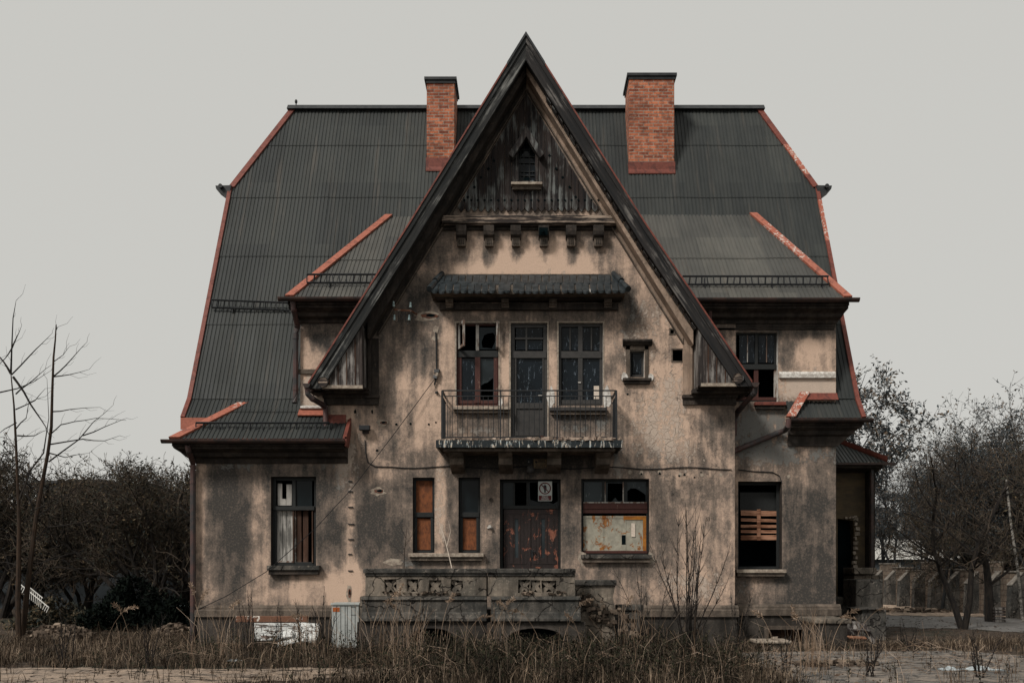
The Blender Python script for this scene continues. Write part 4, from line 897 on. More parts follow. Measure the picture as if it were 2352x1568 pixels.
m = MB(); m.prismx([(.01, Z(778)), (-.16, Z(780, -.1)), (-.17, Z(784, -.1)), (-.08, Z(792, -.1)), (.01, Z(795))], X(1431, -.1), X(1498, -.1)); part(m, 'window_hood', 'trimdark', ws, fixn=True)
m = MB(); m.box(X(1438), X(1446.5), -.03, .01, Z(868), Z(795)); m.box(X(1481), X(1489), -.03, .01, Z(868), Z(795)); m.box(X(1438), X(1489), -.03, .01, Z(803), Z(795)); part(m, 'surround', 'trim', ws)
sill(1431, 1497, 867, 880, 0, ws, 'trimdark', d=.14)
m = MB(); m.prism(jag(X(1434), Z(866), .09, .12, 10, 6), -.032, .01); m.prism(jag(X(1494), Z(866), .09, .1, 10, 7), -.032, .01); part(m, 'white_mortar_patch', 'white', ws, fixn=True, split=True)
for h in (hSQ1, hSQ2):
    m = MB(); e = .03; m.box(h[0] - e, h[0], -.012, .1, h[2] - e, h[3] + e); m.box(h[1], h[1] + e, -.012, .1, h[2] - e, h[3] + e); m.box(h[0], h[1], -.012, .1, h[3], h[3] + e); m.box(h[0], h[1], -.012, .1, h[2] - e, h[2])
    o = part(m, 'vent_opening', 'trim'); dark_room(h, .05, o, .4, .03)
for i, h in enumerate((hL1, hL2)):
    a = 948 + 105 * i
    o = window('narrow_window', h, 0, .14, 'fdark', .06, [(a + 3, a + 48, 1176, 1187, 'fdark', .03), (a + 4, a + 10, 1187, 1264), (a + 41, a + 47, 1187, 1264)], [(a + 6, a + 45, 1103, 1176, 'osb' if i == 0 else 'glass')], ['narrow window closed with brown board, left of the pair', 'narrow window with brown board below and dark upper pane'][i], 'trimdark')
    m = MB(); m.pbox(a + 9, a + 43, 1190, 1262, .175, .02); part(m, 'board', 'osb', o)
    if i == 0:
        sill(938, 1111, 1270, 1287, 0, o, 'mortar', mat2='trim')
w3 = window('wide_window', hW3, 0, .14, 'fdark', .05, [(1339, 1487, 1155, 1168, 'fred', .03), (1339, 1487, 1168, 1178, 'fred'), (1384, 1393, 1104, 1155, 'fdark'), (1433, 1440, 1104, 1155, 'fdark'), (1389, 1391, 1106, 1155, 'fwhite', .015), (1430, 1433, 1106, 1155, 'fwhite', .015), (1340, 1486, 1152, 1155, 'fwhite', .02), (1340, 1487, 1264, 1270, 'fred')],
    [(1341, 1384, 1106, 1153, 'glassp'), (1393, 1431, 1107, 1153, 'glassp', [(1396, 1109), (1429, 1109), (1430, 1130), (1429, 1149), (1420, 1151), (1413, 1142), (1405, 1152), (1395, 1151)]), (1440, 1484, 1106, 1153, 'glassp', [(1441, 1128), (1448, 1121), (1460, 1121), (1472, 1128), (1483, 1136), (1483, 1152), (1460, 1152), (1441, 1151)])],
    'wide window boarded with peeling cream and orange door panels', 'trimdark')
m = MB(); m.pbox(1340, 1487, 1184, 1266, .16, .03); q = part(m, 'boarding', 'creamdoor', w3); m = MB()
for a, b, c, d in ((1340, 1487, 1184, 1190), (1340, 1343, 1190, 1264), (1375, 1387, 1193, 1264), (1426, 1438, 1193, 1264), (1480, 1486, 1193, 1264)): m.pbox(a, b, c, d, .15, .02)
part(m, 'panel_rail', 'creamdoor', w3, bevel=.004, split=True)
m = MB(); m.pbox(1432, 1487, 1184.5, 1193, .145, .01); m.pbox(1477, 1487, 1193, 1266, .145, .01); part(m, 'orange_rail', 'orangewood', w3, split=True); m = MB(); m.pbox(1450, 1459, 1201, 1232, .138, .004); part(m, 'paper_notice', 'paper', w3)
m = MB(); m.pbox(1428, 1437, 1228, 1250, .146, .004); part(m, 'missing_board', 'black', w3)
sill(1335, 1497, 1273, 1291, 0, w3, 'darkstone', mat2='trim')
wl = window('window', hLW, 0, .16, 'fdark', .08, [(627, 722, 1162, 1171, 'fdark', .05), (671, 679, 1101, 1163, 'fdark', .02), (631, 635, 1171, 1292), (672, 675, 1171, 1292, 'brownboard', .02), (716, 719, 1171, 1292, 'brownboard', .02), (636, 673, 1287, 1291, 'fwhite', .01)],
    [(681, 717, 1104, 1162, 'glass')], 'tall ground floor window with grey and brown boards inside', 'trimdark')
m = MB(); [m.pbox(a, b, 1172, 1290, .23, .02) for a, b in ((636.5, 648), (649, 657.5), (658.5, 672))]; part(m, 'board', 'greyboard', wl, split=True)
m = MB(); m.pbox(675.5, 680, 1171, 1293, .2, .03); m.pbox(682, 686, 1104, 1162, .21, .02); part(m, 'white_strip', 'fwhite', wl, split=True); m = MB(); m.pbox(682, 692, 1172, 1292, .23, .02); m.pbox(696, 708, 1172, 1292, .24, .02); part(m, 'board', 'brownboard', wl, split=True)
m = MB(); m.pbox(638, 648, 1110, 1160, .20, .005); m.pbox(658, 670, 1112, 1160, .20, .005); m.pbox(648, 658, 1145, 1160, .20, .005); part(m, 'board', 'greyboard', wl, split=True)
sill(612, 733, 1298, 1319, 0, wl, 'darkstone', mat2='trimdark', d=.18)
wr = window('window', hR1, .6, .22, 'fdark', .07, [], [], 'empty ground floor window closed by orange wooden slats', 'trimdark')
m = MB()
for k, (v_, t) in enumerate(((1178, 12), (1194, 7), (1208, 7), (1220, 7), (1234, 11))):
    z = Z(v_, .82); hh = t / 2 / 96; x0, x1 = X(1702, .82), X(1787, .82); d = U(-.015, .015); m.prism([(x0, z - hh + d), (x1, z - hh - d), (x1, z + hh - d * 1.5), (x0, z + hh + d)], .83, .85)
part(m, 'slat', 'pallet', wr, fixn=True, split=True); m = MB(); m.pbox(1739, 1747, 1169, 1240, .80, .02); part(m, 'slat_post', 'pallet', wr)
m = MB(); m.pbox(1700, 1790, 1130, 1172, .95, .01); part(m, 'dark_board', 'fdark', wr)
sill(1692, 1807, 1307, 1323, .6, wr, 'mortar', mat2='trim', d=.2)
wu = window('window', hR2, .6, .14, 'fdark', .05, [(1693, 1783, 836, 848, 'fdark', .04), (1734, 1741, 765, 836, 'fdark', .02), (1692, 1698, 848, 915, 'fred'), (1732, 1742, 848, 918, 'fred'), (1778, 1784, 848, 915, 'fwhite'), (1692, 1784, 912, 919, 'fred'), (1716, 1718, 768, 832, 'fwhite', -.01), (1760, 1762, 768, 832, 'fwhite', -.01)],
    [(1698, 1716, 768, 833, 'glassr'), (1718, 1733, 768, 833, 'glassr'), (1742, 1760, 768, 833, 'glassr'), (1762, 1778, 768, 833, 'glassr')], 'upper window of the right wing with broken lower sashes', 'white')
sill(1735, 1806, 922, 938, .6, wu, 'red', mat2='trimdark', d=.16)
# front door
dr = window('front_door', hD, 0, .22, 'fdark', .06, [(1155, 1283, 1160, 1168, 'fdark', .03), (1179, 1183, 1104, 1160), (1209, 1214, 1104, 1160), (1242, 1246, 1104, 1160), (1213, 1219, 1168, 1390, 'doorpaint', .03)],
    [(1156, 1179, 1105, 1160, 'glass'), (1214, 1283, 1105, 1160, 'glass', [(1216, 1108), (1240, 1108), (1280, 1108), (1281, 1150), (1270, 1157), (1255, 1148), (1235, 1152), (1218, 1147)])], 'double front door with peeling brown paint and broken transom', 'trimdark')
for a, b, sx_ in ((1157, 1213, 1186), (1219, 1282, 1247)):
    Yd = .21; m = MB(); c0, c1 = sx_ - 4, sx_ + 4.5
    m.pbox(a, c0, 1169, 1395, Yd, .04); m.pbox(c1, b, 1169, 1395, Yd, .04); m.pbox(c0, c1, 1169, 1190, Yd, .04); m.pbox(c0, c1, 1280, 1395, Yd, .04)
    lf = part(m, 'door_leaf', 'doorpaint', dr, bevel=.003)
m = MB()
for a, b, sx_ in ((1157, 1213, 1186), (1219, 1282, 1247)):
    for (u0, u1, v0, v1) in ((a + 4, b - 4, 1176, 1179), (a + 4, b - 4, 1292, 1295), (a + 10, a + 12, 1180, 1292), (b - 12, b - 10, 1180, 1292), (sx_ - 9, sx_ - 7.5, 1180, 1292), (sx_ + 8, sx_ + 9.5, 1180, 1292)): m.pbox(u0, u1, v0, v1, .198, .02)
part(m, 'door_moulding', 'doorpaint', dr, split=True)
m = MB()
for sx_ in (1186, 1247): m.pbox(sx_ - 4, sx_ + 4.5, 1190, 1280, .235, .01)
part(m, 'slot_glass', 'glassp', dr, split=True); m = MB(); m.pbox(1220.5, 1224, 1262, 1280, .19, .02); m.tube([(X(1222), .16, Z(1266)), (X(1231), .16, Z(1266))], .012); part(m, 'handle', 'iron', dr)
# ================================================================ balcony, canopy, porch, pipes
bY = -1.05; m = MB(); m.box(X(1004, bY), X(1427, bY), bY + .02, .02, Z(1027, bY), Z(1011, bY)); bal = part(m, 'balcony', 'trimdark', bevel=.01)
m = MB(); m.box(X(1001, bY), X(1430, bY), bY, bY + .06, Z(1027, bY), Z(1010, bY)); m.box(X(1001, bY), X(1001, bY) + .05, bY + .062, .0, Z(1027, bY), Z(1010, bY)); m.box(X(1430, bY) - .05, X(1430, bY), bY + .062, .0, Z(1027, bY), Z(1010, bY)); part(m, 'slab_edge', 'balc', bal)
m = MB(); m.box(X(1012, bY) + .05, X(1420, bY) - .05, bY + .12, .01, Z(1034, bY), Z(1027, bY) - .003); part(m, 'slab_soffit', 'trim', bal)
m = MB()
for k in range(170):
    x = U(X(1003, bY), X(1428, bY)); y = bY + abs(random.gauss(0, .12)) + .01; q = U(.015, .05) * (1.6 if x > 0 else 1); m.rock((x, y, Z(1010, bY) + q * .4), q, q, q * .6)
o = part(m, 'broken_slab_bits', 'debris', bal); o['kind'] = 'stuff'
m = MB(); m.rock((X(1245, -.9), -.9, Z(1006, -.9)), .07, .05, .045); part(m, 'brick_piece', 'rawbrick', bal)
z0 = Z(1003, bY); z1 = Z(894, bY); z2 = Z(907, bY); xl, xr = X(1015, bY), X(1416, bY); yb_ = bY + .07
m = MB(); m.box(xl, xr, yb_ - .02, yb_ + .02, z1 - .025, z1)
m.box(xl + .03, xr - .03, yb_ - .01, yb_ + .01, z2 - .02, z2); m.box(xl, xr, yb_ - .01, yb_ + .01, z0 - .012, z0 + .012)
for x in (xl, xr):
    m.box(x - .02, x + .02, yb_ + .021, -.02, z1 - .025, z1); m.box(x - .012, x + .012, yb_ + .02, -.02, z2 - .02, z2); m.box(x - .012, x + .012, yb_ + .02, -.02, z0 - .012, z0 + .012)
rl = part(m, 'railing', 'iron', bal)
m = MB(); m.box(xl - .022, xl + .022, yb_ - .022, yb_ + .022, Z(1010, bY), z1 - .026); m.box(xr - .022, xr + .022, yb_ - .022, yb_ + .022, Z(1010, bY), z1 - .026)
for p in (1149, 1280): m.box(X(p, bY) - .014, X(p, bY) + .014, yb_ - .014, yb_ + .014, Z(1010, bY), z1 - .026)
part(m, 'railing_post', 'iron', rl, split=True)
m = MB(); n = 34
for k in range(1, n):
    x = xl + (xr - xl) * k / n; j = .004 * math.sin(k * 7); m.tube([(x + j, yb_, z0), (x - j, yb_, z2 - .01)], .0085, n=4)
for x in (xl, xr):
    for k in range(1, 9): y = yb_ + (-.02 - yb_) * k / 9; m.tube([(x, y, z0), (x, y, z2 - .01)], .0085, n=4)
part(m, 'baluster', 'iron', rl, split=True)
for i, c in enumerate((1048.5, 1161, 1273, 1386)):
    m = MB(); Yb = -.62; x = X(c, Yb); w_ = .155
    m.prismx([(.01, Z(1036, Yb)), (Yb - .16, Z(1036, Yb)), (Yb - .16, Z(1043, Yb)), (Yb, Z(1052, Yb)), (Yb + .02, Z(1066, Yb)), (Yb + .12, Z(1070, Yb)), (.01, Z(1082, Yb))], x - w_, x + w_)
    part(m, 'balcony_bracket', 'trim', bal, fixn=True, bevel=.012)
# tiled canopy
cY = -.55; m = MB(); m.box(X(989, cY), X(1437, cY), cY, .01, Z(675.5, cY), Z(664, cY)); can = part(m, 'tiled_canopy', 'trim', bevel=.01)
m = MB(); m.box(X(1000, -.3), X(1428, -.3), -.32, .01, Z(686, -.3), Z(675.5, -.3) - .02); m.box(X(1010, -.1), X(1420, -.1), -.12, .01, Z(714), Z(700)); part(m, 'soffit_moulding', 'trimdark', can)
m = MB()
for row, (ya, pa, yb2, pb, x0_, x1_) in enumerate(((cY - .09, 668, -.30, 647, 990, 1438), (-.36, 650.5, -.04, 631, 1004, 1422))):
    za, zb = Z(pa, ya), Z(pb, yb2); xa, xb = X(x0_, ya), X(x1_, ya); n = 27 if row == 0 else 26; wd_ = (xb - xa) / n
    for k in range(n):
        u0, u1 = xa + k * wd_ + .009, xa + (k + 1) * wd_ - .009; t = U(-.008, .012); dx = U(-.01, .01); i = len(m.v)
        if row == 0 and k in (9, 11): dx += .04
        sh = -.12 if (row == 1 and k == 0) else 0
        pts = [(u0, 0), (u0 + wd_ * .16, -.035), ((u0 + u1) / 2, -.055), (u1 - wd_ * .16, -.035), (u1, 0), (u1, 1), (u0, 1)]
        up = []; lo = []
        for (x, s_) in pts:
            if s_ <= 0: y, z = ya + s_ * .75, za + s_ * .75 + t; 
            else: y, z = yb2, zb + .01
            bul = .02 if (x not in (u0, u1)) else 0
            up.append((x + dx, y, z + bul)); lo.append((x + dx, y + .012, z - .03))
        m.v += up + lo; c_ = len(pts); m.f.append(tuple(range(i, i + c_))); m.f.append(tuple(range(i + 2 * c_ - 1, i + c_ - 1, -1)))
        for q in range(c_): j = (q + 1) % c_; m.f.append((i + j, i + q, i + c_ + q, i + c_ + j))
part(m, 'roof_tiles', 'tile', can, fixn=True)
m = MB(); m.face([(X(992, cY), cY, Z(664, cY)), (X(1434, cY), cY, Z(664, cY)), (X(1420), -.01, Z(633)), (X(1010), -.01, Z(633))]); m.box(X(1010), X(1425), -.06, .0, Z(636), Z(631)); part(m, 'tile_bed', 'trim', can)
for s, (xa, xb) in ((-1, (986, 1016)), (1, (1443, 1408))):
    a = Vector((X(xa, cY - .08), cY - .08, Z(664, cY - .08))); b = Vector((X(xb), -.03, Z(628))); m = MB(); m.tube([a, a.lerp(b, .52)], .075, .055, n=8); m.tube([a.lerp(b, .45) + Vector((0, 0, .02)), b], .075, .055, n=8); part(m, 'hip_tiles', 'tile', can, fixn=True)
m = MB()
for c, r in ((1113, .09), (1188, .06), (1225, .04), (1345, .13)): m.prism(jag(X(c, cY), Z(668, cY), r * 1.6, .06, 9, c), cY - .012, cY + .01)
part(m, 'pale_patch', 'white', can, fixn=True, split=True)
for c in (1032, 1160, 1270, 1397):
    m = MB(); x = X(c, -.25); m.prismx([(.01, Z(676)), (-.30, Z(679, -.3)), (-.28, Z(695, -.25)), (-.22, Z(697, -.2)), (-.22, Z(701, -.2)), (-.17, Z(702, -.2)), (-.17, Z(706, -.2)), (-.11, Z(707, -.1)), (-.09, Z(712, -.1)), (.01, Z(713))], x - .085, x + .085)
    part(m, 'canopy_bracket', 'trim', can, fixn=True, bevel=.006)

# ---- porch with pierced balustrade
pY = -1.8; FL = .72
def plate(name, poly, holes, y0, y1, mat, par, bevel=0):
    bm = bmesh.new()
    for lp in [poly] + holes:
        vs = [bm.verts.new((x, y0, z)) for x, z in lp]
        for k in range(len(vs)): bm.edges.new((vs[k], vs[(k + 1) % len(vs)]))
    bmesh.ops.triangle_fill(bm, edges=bm.edges[:], use_beauty=True)
    r = bmesh.ops.extrude_face_region(bm, geom=bm.faces[:]); vs = [e for e in r['geom'] if isinstance(e, bmesh.types.BMVert)]
    bmesh.ops.translate(bm, verts=vs, vec=(0, y1 - y0, 0)); bmesh.ops.recalc_face_normals(bm, faces=bm.faces[:])
    me = bpy.data.meshes.new(name); bm.to_mesh(me); bm.free(); me.materials.append(M[mat]); o = bpy.data.objects.new(name, me); col.objects.link(o); setp(o, par)
    if bevel: b = o.modifiers.new('bevel', 'BEVEL'); b.width = bevel; b.segments = 1; b.limit_method = 'ANGLE'; b.angle_limit = R(50)
    return o
m = MB(); m.box(X(838, pY), X(1320, pY), pY + .3, -.02, GZ, FL); por = part(m, 'porch', 'darkstone')
por['label'] = 'blackened stone porch with pierced balustrade and arched cellar openings'
def rr(a, b, c, d, Y): return [(X(a, Y), Z(d, Y)), (X(b, Y), Z(d, Y)), (X(b, Y), Z(c, Y)), (X(a, Y), Z(c, Y))]
def balu(px0, px1, holes, jagtop, Y, nm):
    hs = []
    for a, b in holes: 
        q = rr(a, b, 1332, 1359, Y); hs.append([(x + U(-.02, .02), z + U(-.02, .02)) for x, z in q])
    o = plate('balustrade', rr(px0, px1, 1322, 1369, Y), hs, Y, Y + .18, 'stone', por, .012)
    m = MB()
    for a, b in holes:
        x0, x1, z0, z1 = X(a, Y), X(b, Y), Z(1359, Y), Z(1332, Y); cx, cz = (x0 + x1) / 2, (z0 + z1) / 2; t = .045
        for s in (-1, 1):
            dx, dz = (x1 - x0) / 2, (z1 - z0) / 2 * s; L = math.hypot(dx, dz); nx, nz = -dz / L * t, dx / L * t
            m.prism([(cx - dx + nx, cz - dz + nz), (cx - dx - nx, cz - dz - nz), (cx + dx - nx, cz + dz - nz), (cx + dx + nx, cz + dz + nz)], Y + .05 + .004 * s, Y + .13 + .004 * s)
    part(m, 'pierced_tracery', 'stone', o, fixn=True, split=True)
    m = MB(); m.box(X(px0 - 4, Y), X(px1 + 1, Y), Y - .07, Y + .27, Z(1316, Y), Z(1305, Y)); m.box(X(px0 - 1, Y), X(px1, Y), Y - .035, Y + .22, Z(1322, Y), Z(1316, Y) - .002); part(m, 'cap_stone', 'darkstone', o, bevel=.018)
    return o
balu(839, 1118, ((884.5, 909), (935.5, 962), (986.5, 1012), (1037.6, 1064.5)), 0, pY, 'l'); YR = pY - .04
b2 = balu(1120.5, 1321, ((1192, 1216), (1219, 1241), (1245, 1277)), 0, YR, 'r')
m = MB(); m.box(X(868, pY), X(1300, pY), pY + .19, pY + .2, Z(1369, pY), Z(1322, pY)); part(m, 'shadowed_back', 'darkstone', por)
def arch(cx, w_, py_top, py_bot, Y):
    a, b = X(cx - w_, Y), X(cx + w_, Y); zt, zb = Z(py_top, Y), Z(py_bot, Y); sp_ = Z(py_top + 22, Y); pts = [(a, zb), (b, zb)]
    for k in range(13): t = math.pi * k / 12; pts.append(((a + b) / 2 + (b - a) / 2 * math.cos(t), sp_ + (zt - sp_) * math.sin(t)))
    return pts
for i, (a, b, hc, Y, mt) in enumerate(((827, 1122, (991, 53), pY - .10, 'darkstone'), (1124, 1338, (1230, 63), pY - .14, 'darkstone'))):
    m = MB(); x0, x1 = X(a + 4, Y), X(b - 4, Y)
    m.prismx([(Y + .25, Z(1369, Y)), (Y + .02, Z(1369, Y)), (Y + .0, Z(1374, Y)), (Y - .02, Z(1376, Y)), (Y + .03, Z(1381, Y)), (Y + .03, Z(1405, Y)), (Y - .02, Z(1408, Y)), (Y - .03, Z(1412, Y)), (Y - .05, Z(1416, Y)), (Y - .10, Z(1419, Y)), (Y - .10, Z(1425, Y)), (Y - .03, Z(1428, Y)), (Y + .25, Z(1428, Y))], x0, x1)
    q = part(m, 'porch_base', 'darkstone', por, fixn=True, bevel=.01)
    ar = arch(hc[0], hc[1], 1440, 1498, Y); ol = [(X(a, Y) - .06, GZ - .1), (X(b, Y) + .06, GZ - .1), (X(b, Y) + .06, Z(1428, Y)), (X(a, Y) - .06, Z(1428, Y))]
    ar2 = [(x, max(z, GZ - .05)) for x, z in ar]; plate('cellar_wall', ol, [ar2], Y - .01, Y + .22, 'plinth', q)
    m = MB(); m.box(X(hc[0] - hc[1] - 4, Y), X(hc[0] + hc[1] + 4, Y), Y + .24, Y + .3, GZ - .05, Z(1432, Y)); part(m, 'cellar_opening', 'black', q)
    m = MB(); pts = ar[2:]; m.tube([(x, Y - .02, z) for x, z in pts], .028, n=5); part(m, 'arch_rim', 'plinth', q)
    # sides of the porch
m = MB(); m.box(X(839, pY), X(839, pY) + .18, pY + .18, -.02, FL, Z(1322, pY)); m.box(X(835, pY), X(835, pY) + .26, pY + .28, -.02, Z(1322, pY), Z(1305, pY)); m.box(X(827, pY), X(827, pY) + .3, pY, -.02, GZ, Z(1369, pY)); part(m, 'side_balustrade', 'stone', por, split=True)
# stair flank, stepped and broken
m = MB(); sY = -1.25; m.box(X(1317, sY), X(1416, sY), sY - .06, sY + .3, Z(1344, sY), Z(1331, sY)); fl_ = part(m, 'stair_flank_cap', 'darkstone', por, bevel=.02)
m = MB(); m.prism([(X(1319, sY), GZ), (X(1412, sY), GZ), (X(1412, sY), Z(1398, sY)), (X(1408, sY), Z(1372, sY)), (X(1413, sY), Z(1344, sY)), (X(1319, sY), Z(1344, sY))], sY, sY + .25); part(m, 'stair_flank', 'stone', por, fixn=True)
m = MB(); m.box(X(1416, -.9), X(1478, -.9), -.95, -.6, Z(1401, -.9), Z(1388, -.9)); m.box(X(1390, -.9), X(1470, -.9), -.9, -.05, GZ, Z(1403, -.9)); part(m, 'lower_flank', 'darkstone', por, bevel=.02)
m = MB()
for k in range(4): m.box(X(1322, sY), X(1700 - 40 * k, sY) if False else X(1410, sY), sY + .3 + k * .22, -.02, GZ, GZ + .2 + k * .2)
part(m, 'step', 'stone', por, split=True)
m = MB()
for k in range(70):
    x = U(X(1325, sY), X(1460, sY)); t = (x - X(1325, sY)) / (X(1460, sY) - X(1325, sY)); z = Z(1350, sY) - t * .62 - U(0, .5); q = U(.03, .10); m.rock((x, sY - .04 - U(0, .05), z), q, .04, q * .6)
o = part(m, 'broken_masonry', 'rubble', por); o['kind'] = 'stuff'
m = MB()
for k in range(26): x = U(X(880, pY), X(1060, pY)); q = U(.015, .05); m.rock((x, pY - .02, Z(1361, pY) + U(-.03, .03)), q * 1.5, .03, q * .6)
for k in range(16): x = U(X(1190, pY), X(1300, pY)); q = U(.015, .05); m.rock((x, YR - .02, Z(1361, pY) + U(-.03, .03)), q * 1.5, .03, q * .6)
o = part(m, 'crumbled_edges', 'rubble', por); o['kind'] = 'stuff'

# ---- holes showing brick, in the plaster
def patch(cx, cy, rx, ry, seed, Y=0, core=True):
    m = MB(); m.prism(jag(X(cx, Y), Z(cy, Y), rx / 100, ry / 100, 15, seed), Y - .006, Y + .01); o = part(m, 'broken_plaster', 'mortar', fixn=True)
    if core:
        m = MB(); m.prism(jag(X(cx + rx * .15, Y), Z(cy - ry * .05, Y), rx / 160, ry / 190, 12, seed + 1), Y - .012, Y + .01); part(m, 'exposed_brick', 'rawbrick', o, fixn=True)
        m = MB(); m.prism(jag(X(cx + rx * .2, Y), Z(cy - ry * .1, Y), rx / 260, ry / 330, 9, seed + 2), Y - .016, Y + .01); part(m, 'dark_hole', 'black', o, fixn=True)
patch(981, 726, 34, 15, 21); patch(868, 1128, 22, 11, 31); patch(878, 971, 16, 9, 33); patch(1001, 757, 8, 10, 36, core=False); patch(1001, 776, 9, 9, 35, core=False)
patch(802, 1362, 7, 26, 37); patch(1338, 1281, 12, 20, 38, core=False); patch(1495, 1281, 12, 16, 39, core=False); patch(905, 1290, 26, 10, 40, core=False)
m = MB()
for (a, b) in ((816, 945), (855, 945), (833, 981), (910, 974), (943, 973), (985, 974), (1001, 970), (866, 1034), (1473, 1088), (1515, 1087), (1560, 1092), (1610, 1084), (1595, 1096), (1441, 905), (1574, 697), (1400, 1130), (1572, 1090)):
    e = U(.02, .04); m.prism(jag(X(a), Z(b), e, e * (2.2 if b == 945 else 1), 8, a), -.008, .01)
part(m, 'anchor_hole', 'black', fixn=True, split=True)
m = MB()
for (a, b) in ((1473, 1085), (1515, 1084), (1562, 1089), (1447, 1084), (1612, 1090), (1656, 1090), (1740, 1085), (1828, 1088)):
    m.prism(jag(X(a), Z(b), .055, .055, 9, b + a), -.006 + (.6 if a > 1690 else 0), .01 + (.6 if a > 1690 else 0))
part(m, 'white_plug', 'mortar', fixn=True, split=True)
m = MB()
for k, b in enumerate((1105, 1128, 1164, 1203, 1238, 1272, 1310)): m.box(X(800), X(800) + U(.08, .14), -.03, .01, Z(b) - .012, Z(b) + .012)
part(m, 'iron_cramp', 'iron', split=True)
m = MB(); m.tube([(X(1125), -.02, Z(1208)), (X(1125), -.1, Z(1209))], .035, n=8); m.box(X(1119), X(1131), -.03, .0, Z(1213), Z(1209)); part(m, 'bell_socket', 'white')
m = MB(); m.tube([(X(1128), -.02, Z(1147)), (X(1128), -.03, Z(1147))], .045, n=9); part(m, 'bell_socket', 'trimdark')

textmesh('53', .12, (X(1626), -.004, Z(1192)), 'trimdark', house, sx=.8)
# ---- pipes
def pipe(name, pts, r, lb=None, mat='pipe', sm=True):
    m = MB(); m.tube(pts, r, n=10); o = part(m, name, mat, smooth=False)
    if lb: o['label'] = lb
    m = MB()
    for a, b in zip(pts[:-1], pts[1:]):
        a, b = Vector(a), Vector(b)
        if (b - a).length > .5:
            for t in (.08, .92): p = a.lerp(b, t); d = (b - a).normalized() * .03; m.tube([p - d, p + d], r * 1.16, n=10)
    if m.v: part(m, 'pipe_collar', mat, o)
    return o
def PP(px, py, Y): return (X(px, Y), Y, Z(py, Y))
pipe('downpipe', [PP(431, 1022, -.6), PP(433, 1034, -.55), PP(443, 1062, -.12), PP(443, 1075, -.12), (X(443, -.12), -.12, GZ)], .062, 'rusty brown downpipe at the left corner')
pipe('downpipe', [PP(673, 690, -.25), PP(674, 708, -.2), PP(683, 750, .2), PP(679, 765, .2), PP(679, 905, .2), PP(676, 925, .15)], .062, 'downpipe beside the left upper bay')
pipe('downpipe', [PP(705, 888, GY), PP(707, 905, GY + .02), PP(716, 914, GY + .05), PP(745, 932, -.10), PP(748, 940, -.08), PP(748, 970, -.10), PP(745, 985, -.14)], .062, 'short elbow pipe under the left eave box')
pipe('downpipe', [PP(1736, 886, GY), PP(1734, 900, GY + .05), PP(1694, 946, .3), PP(1688, 960, .45), PP(1686, 1000, .5)], .062, 'short elbow pipe under the right eave box')
pipe('downpipe', [PP(1812, 962, .1), PP(1810, 978, .1), PP(1803, 988, .4), PP(1792, 992, .5), PP(1690, 1034, .5), PP(1684, 1038, .5)], .062, 'sloping drain pipe across the right wing')
pipe('downpipe', [PP(1632, 692, .1), PP(1631, 712, .3), PP(1630, 760, .45)], .05)
for s, (gx, gz) in ((-1, (708, 880)), (1, (1731, 878))):
    m = MB(); x = X(gx + s * 2, GY); pts = []
    for k in range(9): t = math.pi * k / 8; pts.append((x - .085 * math.cos(t), Z(gz, GY) - .02 - .1 * math.sin(t)))
    m.prism(pts, GY - .1, 1.4); o = part(m, 'gutter_end', 'gutter', fixn=True)

# ---- things fixed on the walls
def thing_empty(*a, **k): return empty(*a, **k)
t = empty('insulator_bracket', (X(930), -.05, Z(715)), 'rusty iron wire bracket with four glass insulators left of the balcony window', 'insulator bracket')
m = MB(); m.tube([PP(905, 711, -.3), PP(945, 714, -.28), PP(958, 722, .02)], .022, n=5); m.build('arm', 'rustbeam', t)
for (a, b, dn) in ((904, 704, 0), (943, 706, 0), (906, 735, 1), (940, 735, 1)):
    m = MB(); m.tube([PP(a, b, -.3), PP(a, b - 10, -.3)], .03, .02, n=8); m.sphere(PP(a, b - 10, -.3), .025, 8, 5); i_ = m.build('insulator', 'ceramic', t)
    m = MB(); m.tube(([PP(a, b + 3, -.3), PP(a + 1, b + 8, -.3)] if not dn else [PP(a, b + 1, -.3), PP(a + 4, b + 6, -.3), PP(a + (9 if a < 920 else -9), b + 4, -.3), PP(a + (9 if a < 920 else -9), b - 20, -.3)]), .008, n=4); m.build('pin', 'iron', i_)
t = empty('conduit', (X(1001), -.02, Z(857)), 'black vertical wire conduit on the wall left of the red window', 'conduit')
m = MB(); m.tube([PP(1001, 763, -.03), PP(1002, 790, -.03), PP(1003, 848, -.03)], .018, n=6); m.build('tube', 'iron', t); m = MB(); m.rock(PP(1004, 852, -.05), .07, .04, .05); m.rock(PP(1000, 866, -.06), .05, .04, .05); m.tube([PP(1001, 868, -.06), PP(998, 884, -.04)], .02, n=5); m.rock(PP(1003, 901, -.03), .035, .03, .035); m.build('junction_box', 'iron', t)
m = MB(); m.rock(PP(1004, 860, -.07), .04, .03, .05); m.build('clamp', 'mortar', t)
def cable(name, pts, r, lb):
    m = MB(); m.tube(pts, r, n=4); tag(m.build(name, 'iron'), lb, 'cable')
cable('sagging_cable', [PP(1000, 868, -.08), PP(900, 1003, -.2), PP(810, 1120, -.3), PP(722, 1215, -.25), PP(612, 1312, -.2), PP(520, 1368, -.14), PP(452, 1400, -.12)], .009, 'thin slack cable running diagonally down across the left wall')
pts = [PP(838, 1010, -.02), PP(840, 1040, -.02), PP(845, 1062, -.02), PP(862, 1071, -.02)] + [PP(900 + k * 26, 1072 + 2.5 * math.sin(k * .9) + k * .12, -.02) for k in range(31)]
cable('wall_cable', pts, .012, 'black cable pinned along the wall above the ground floor windows')
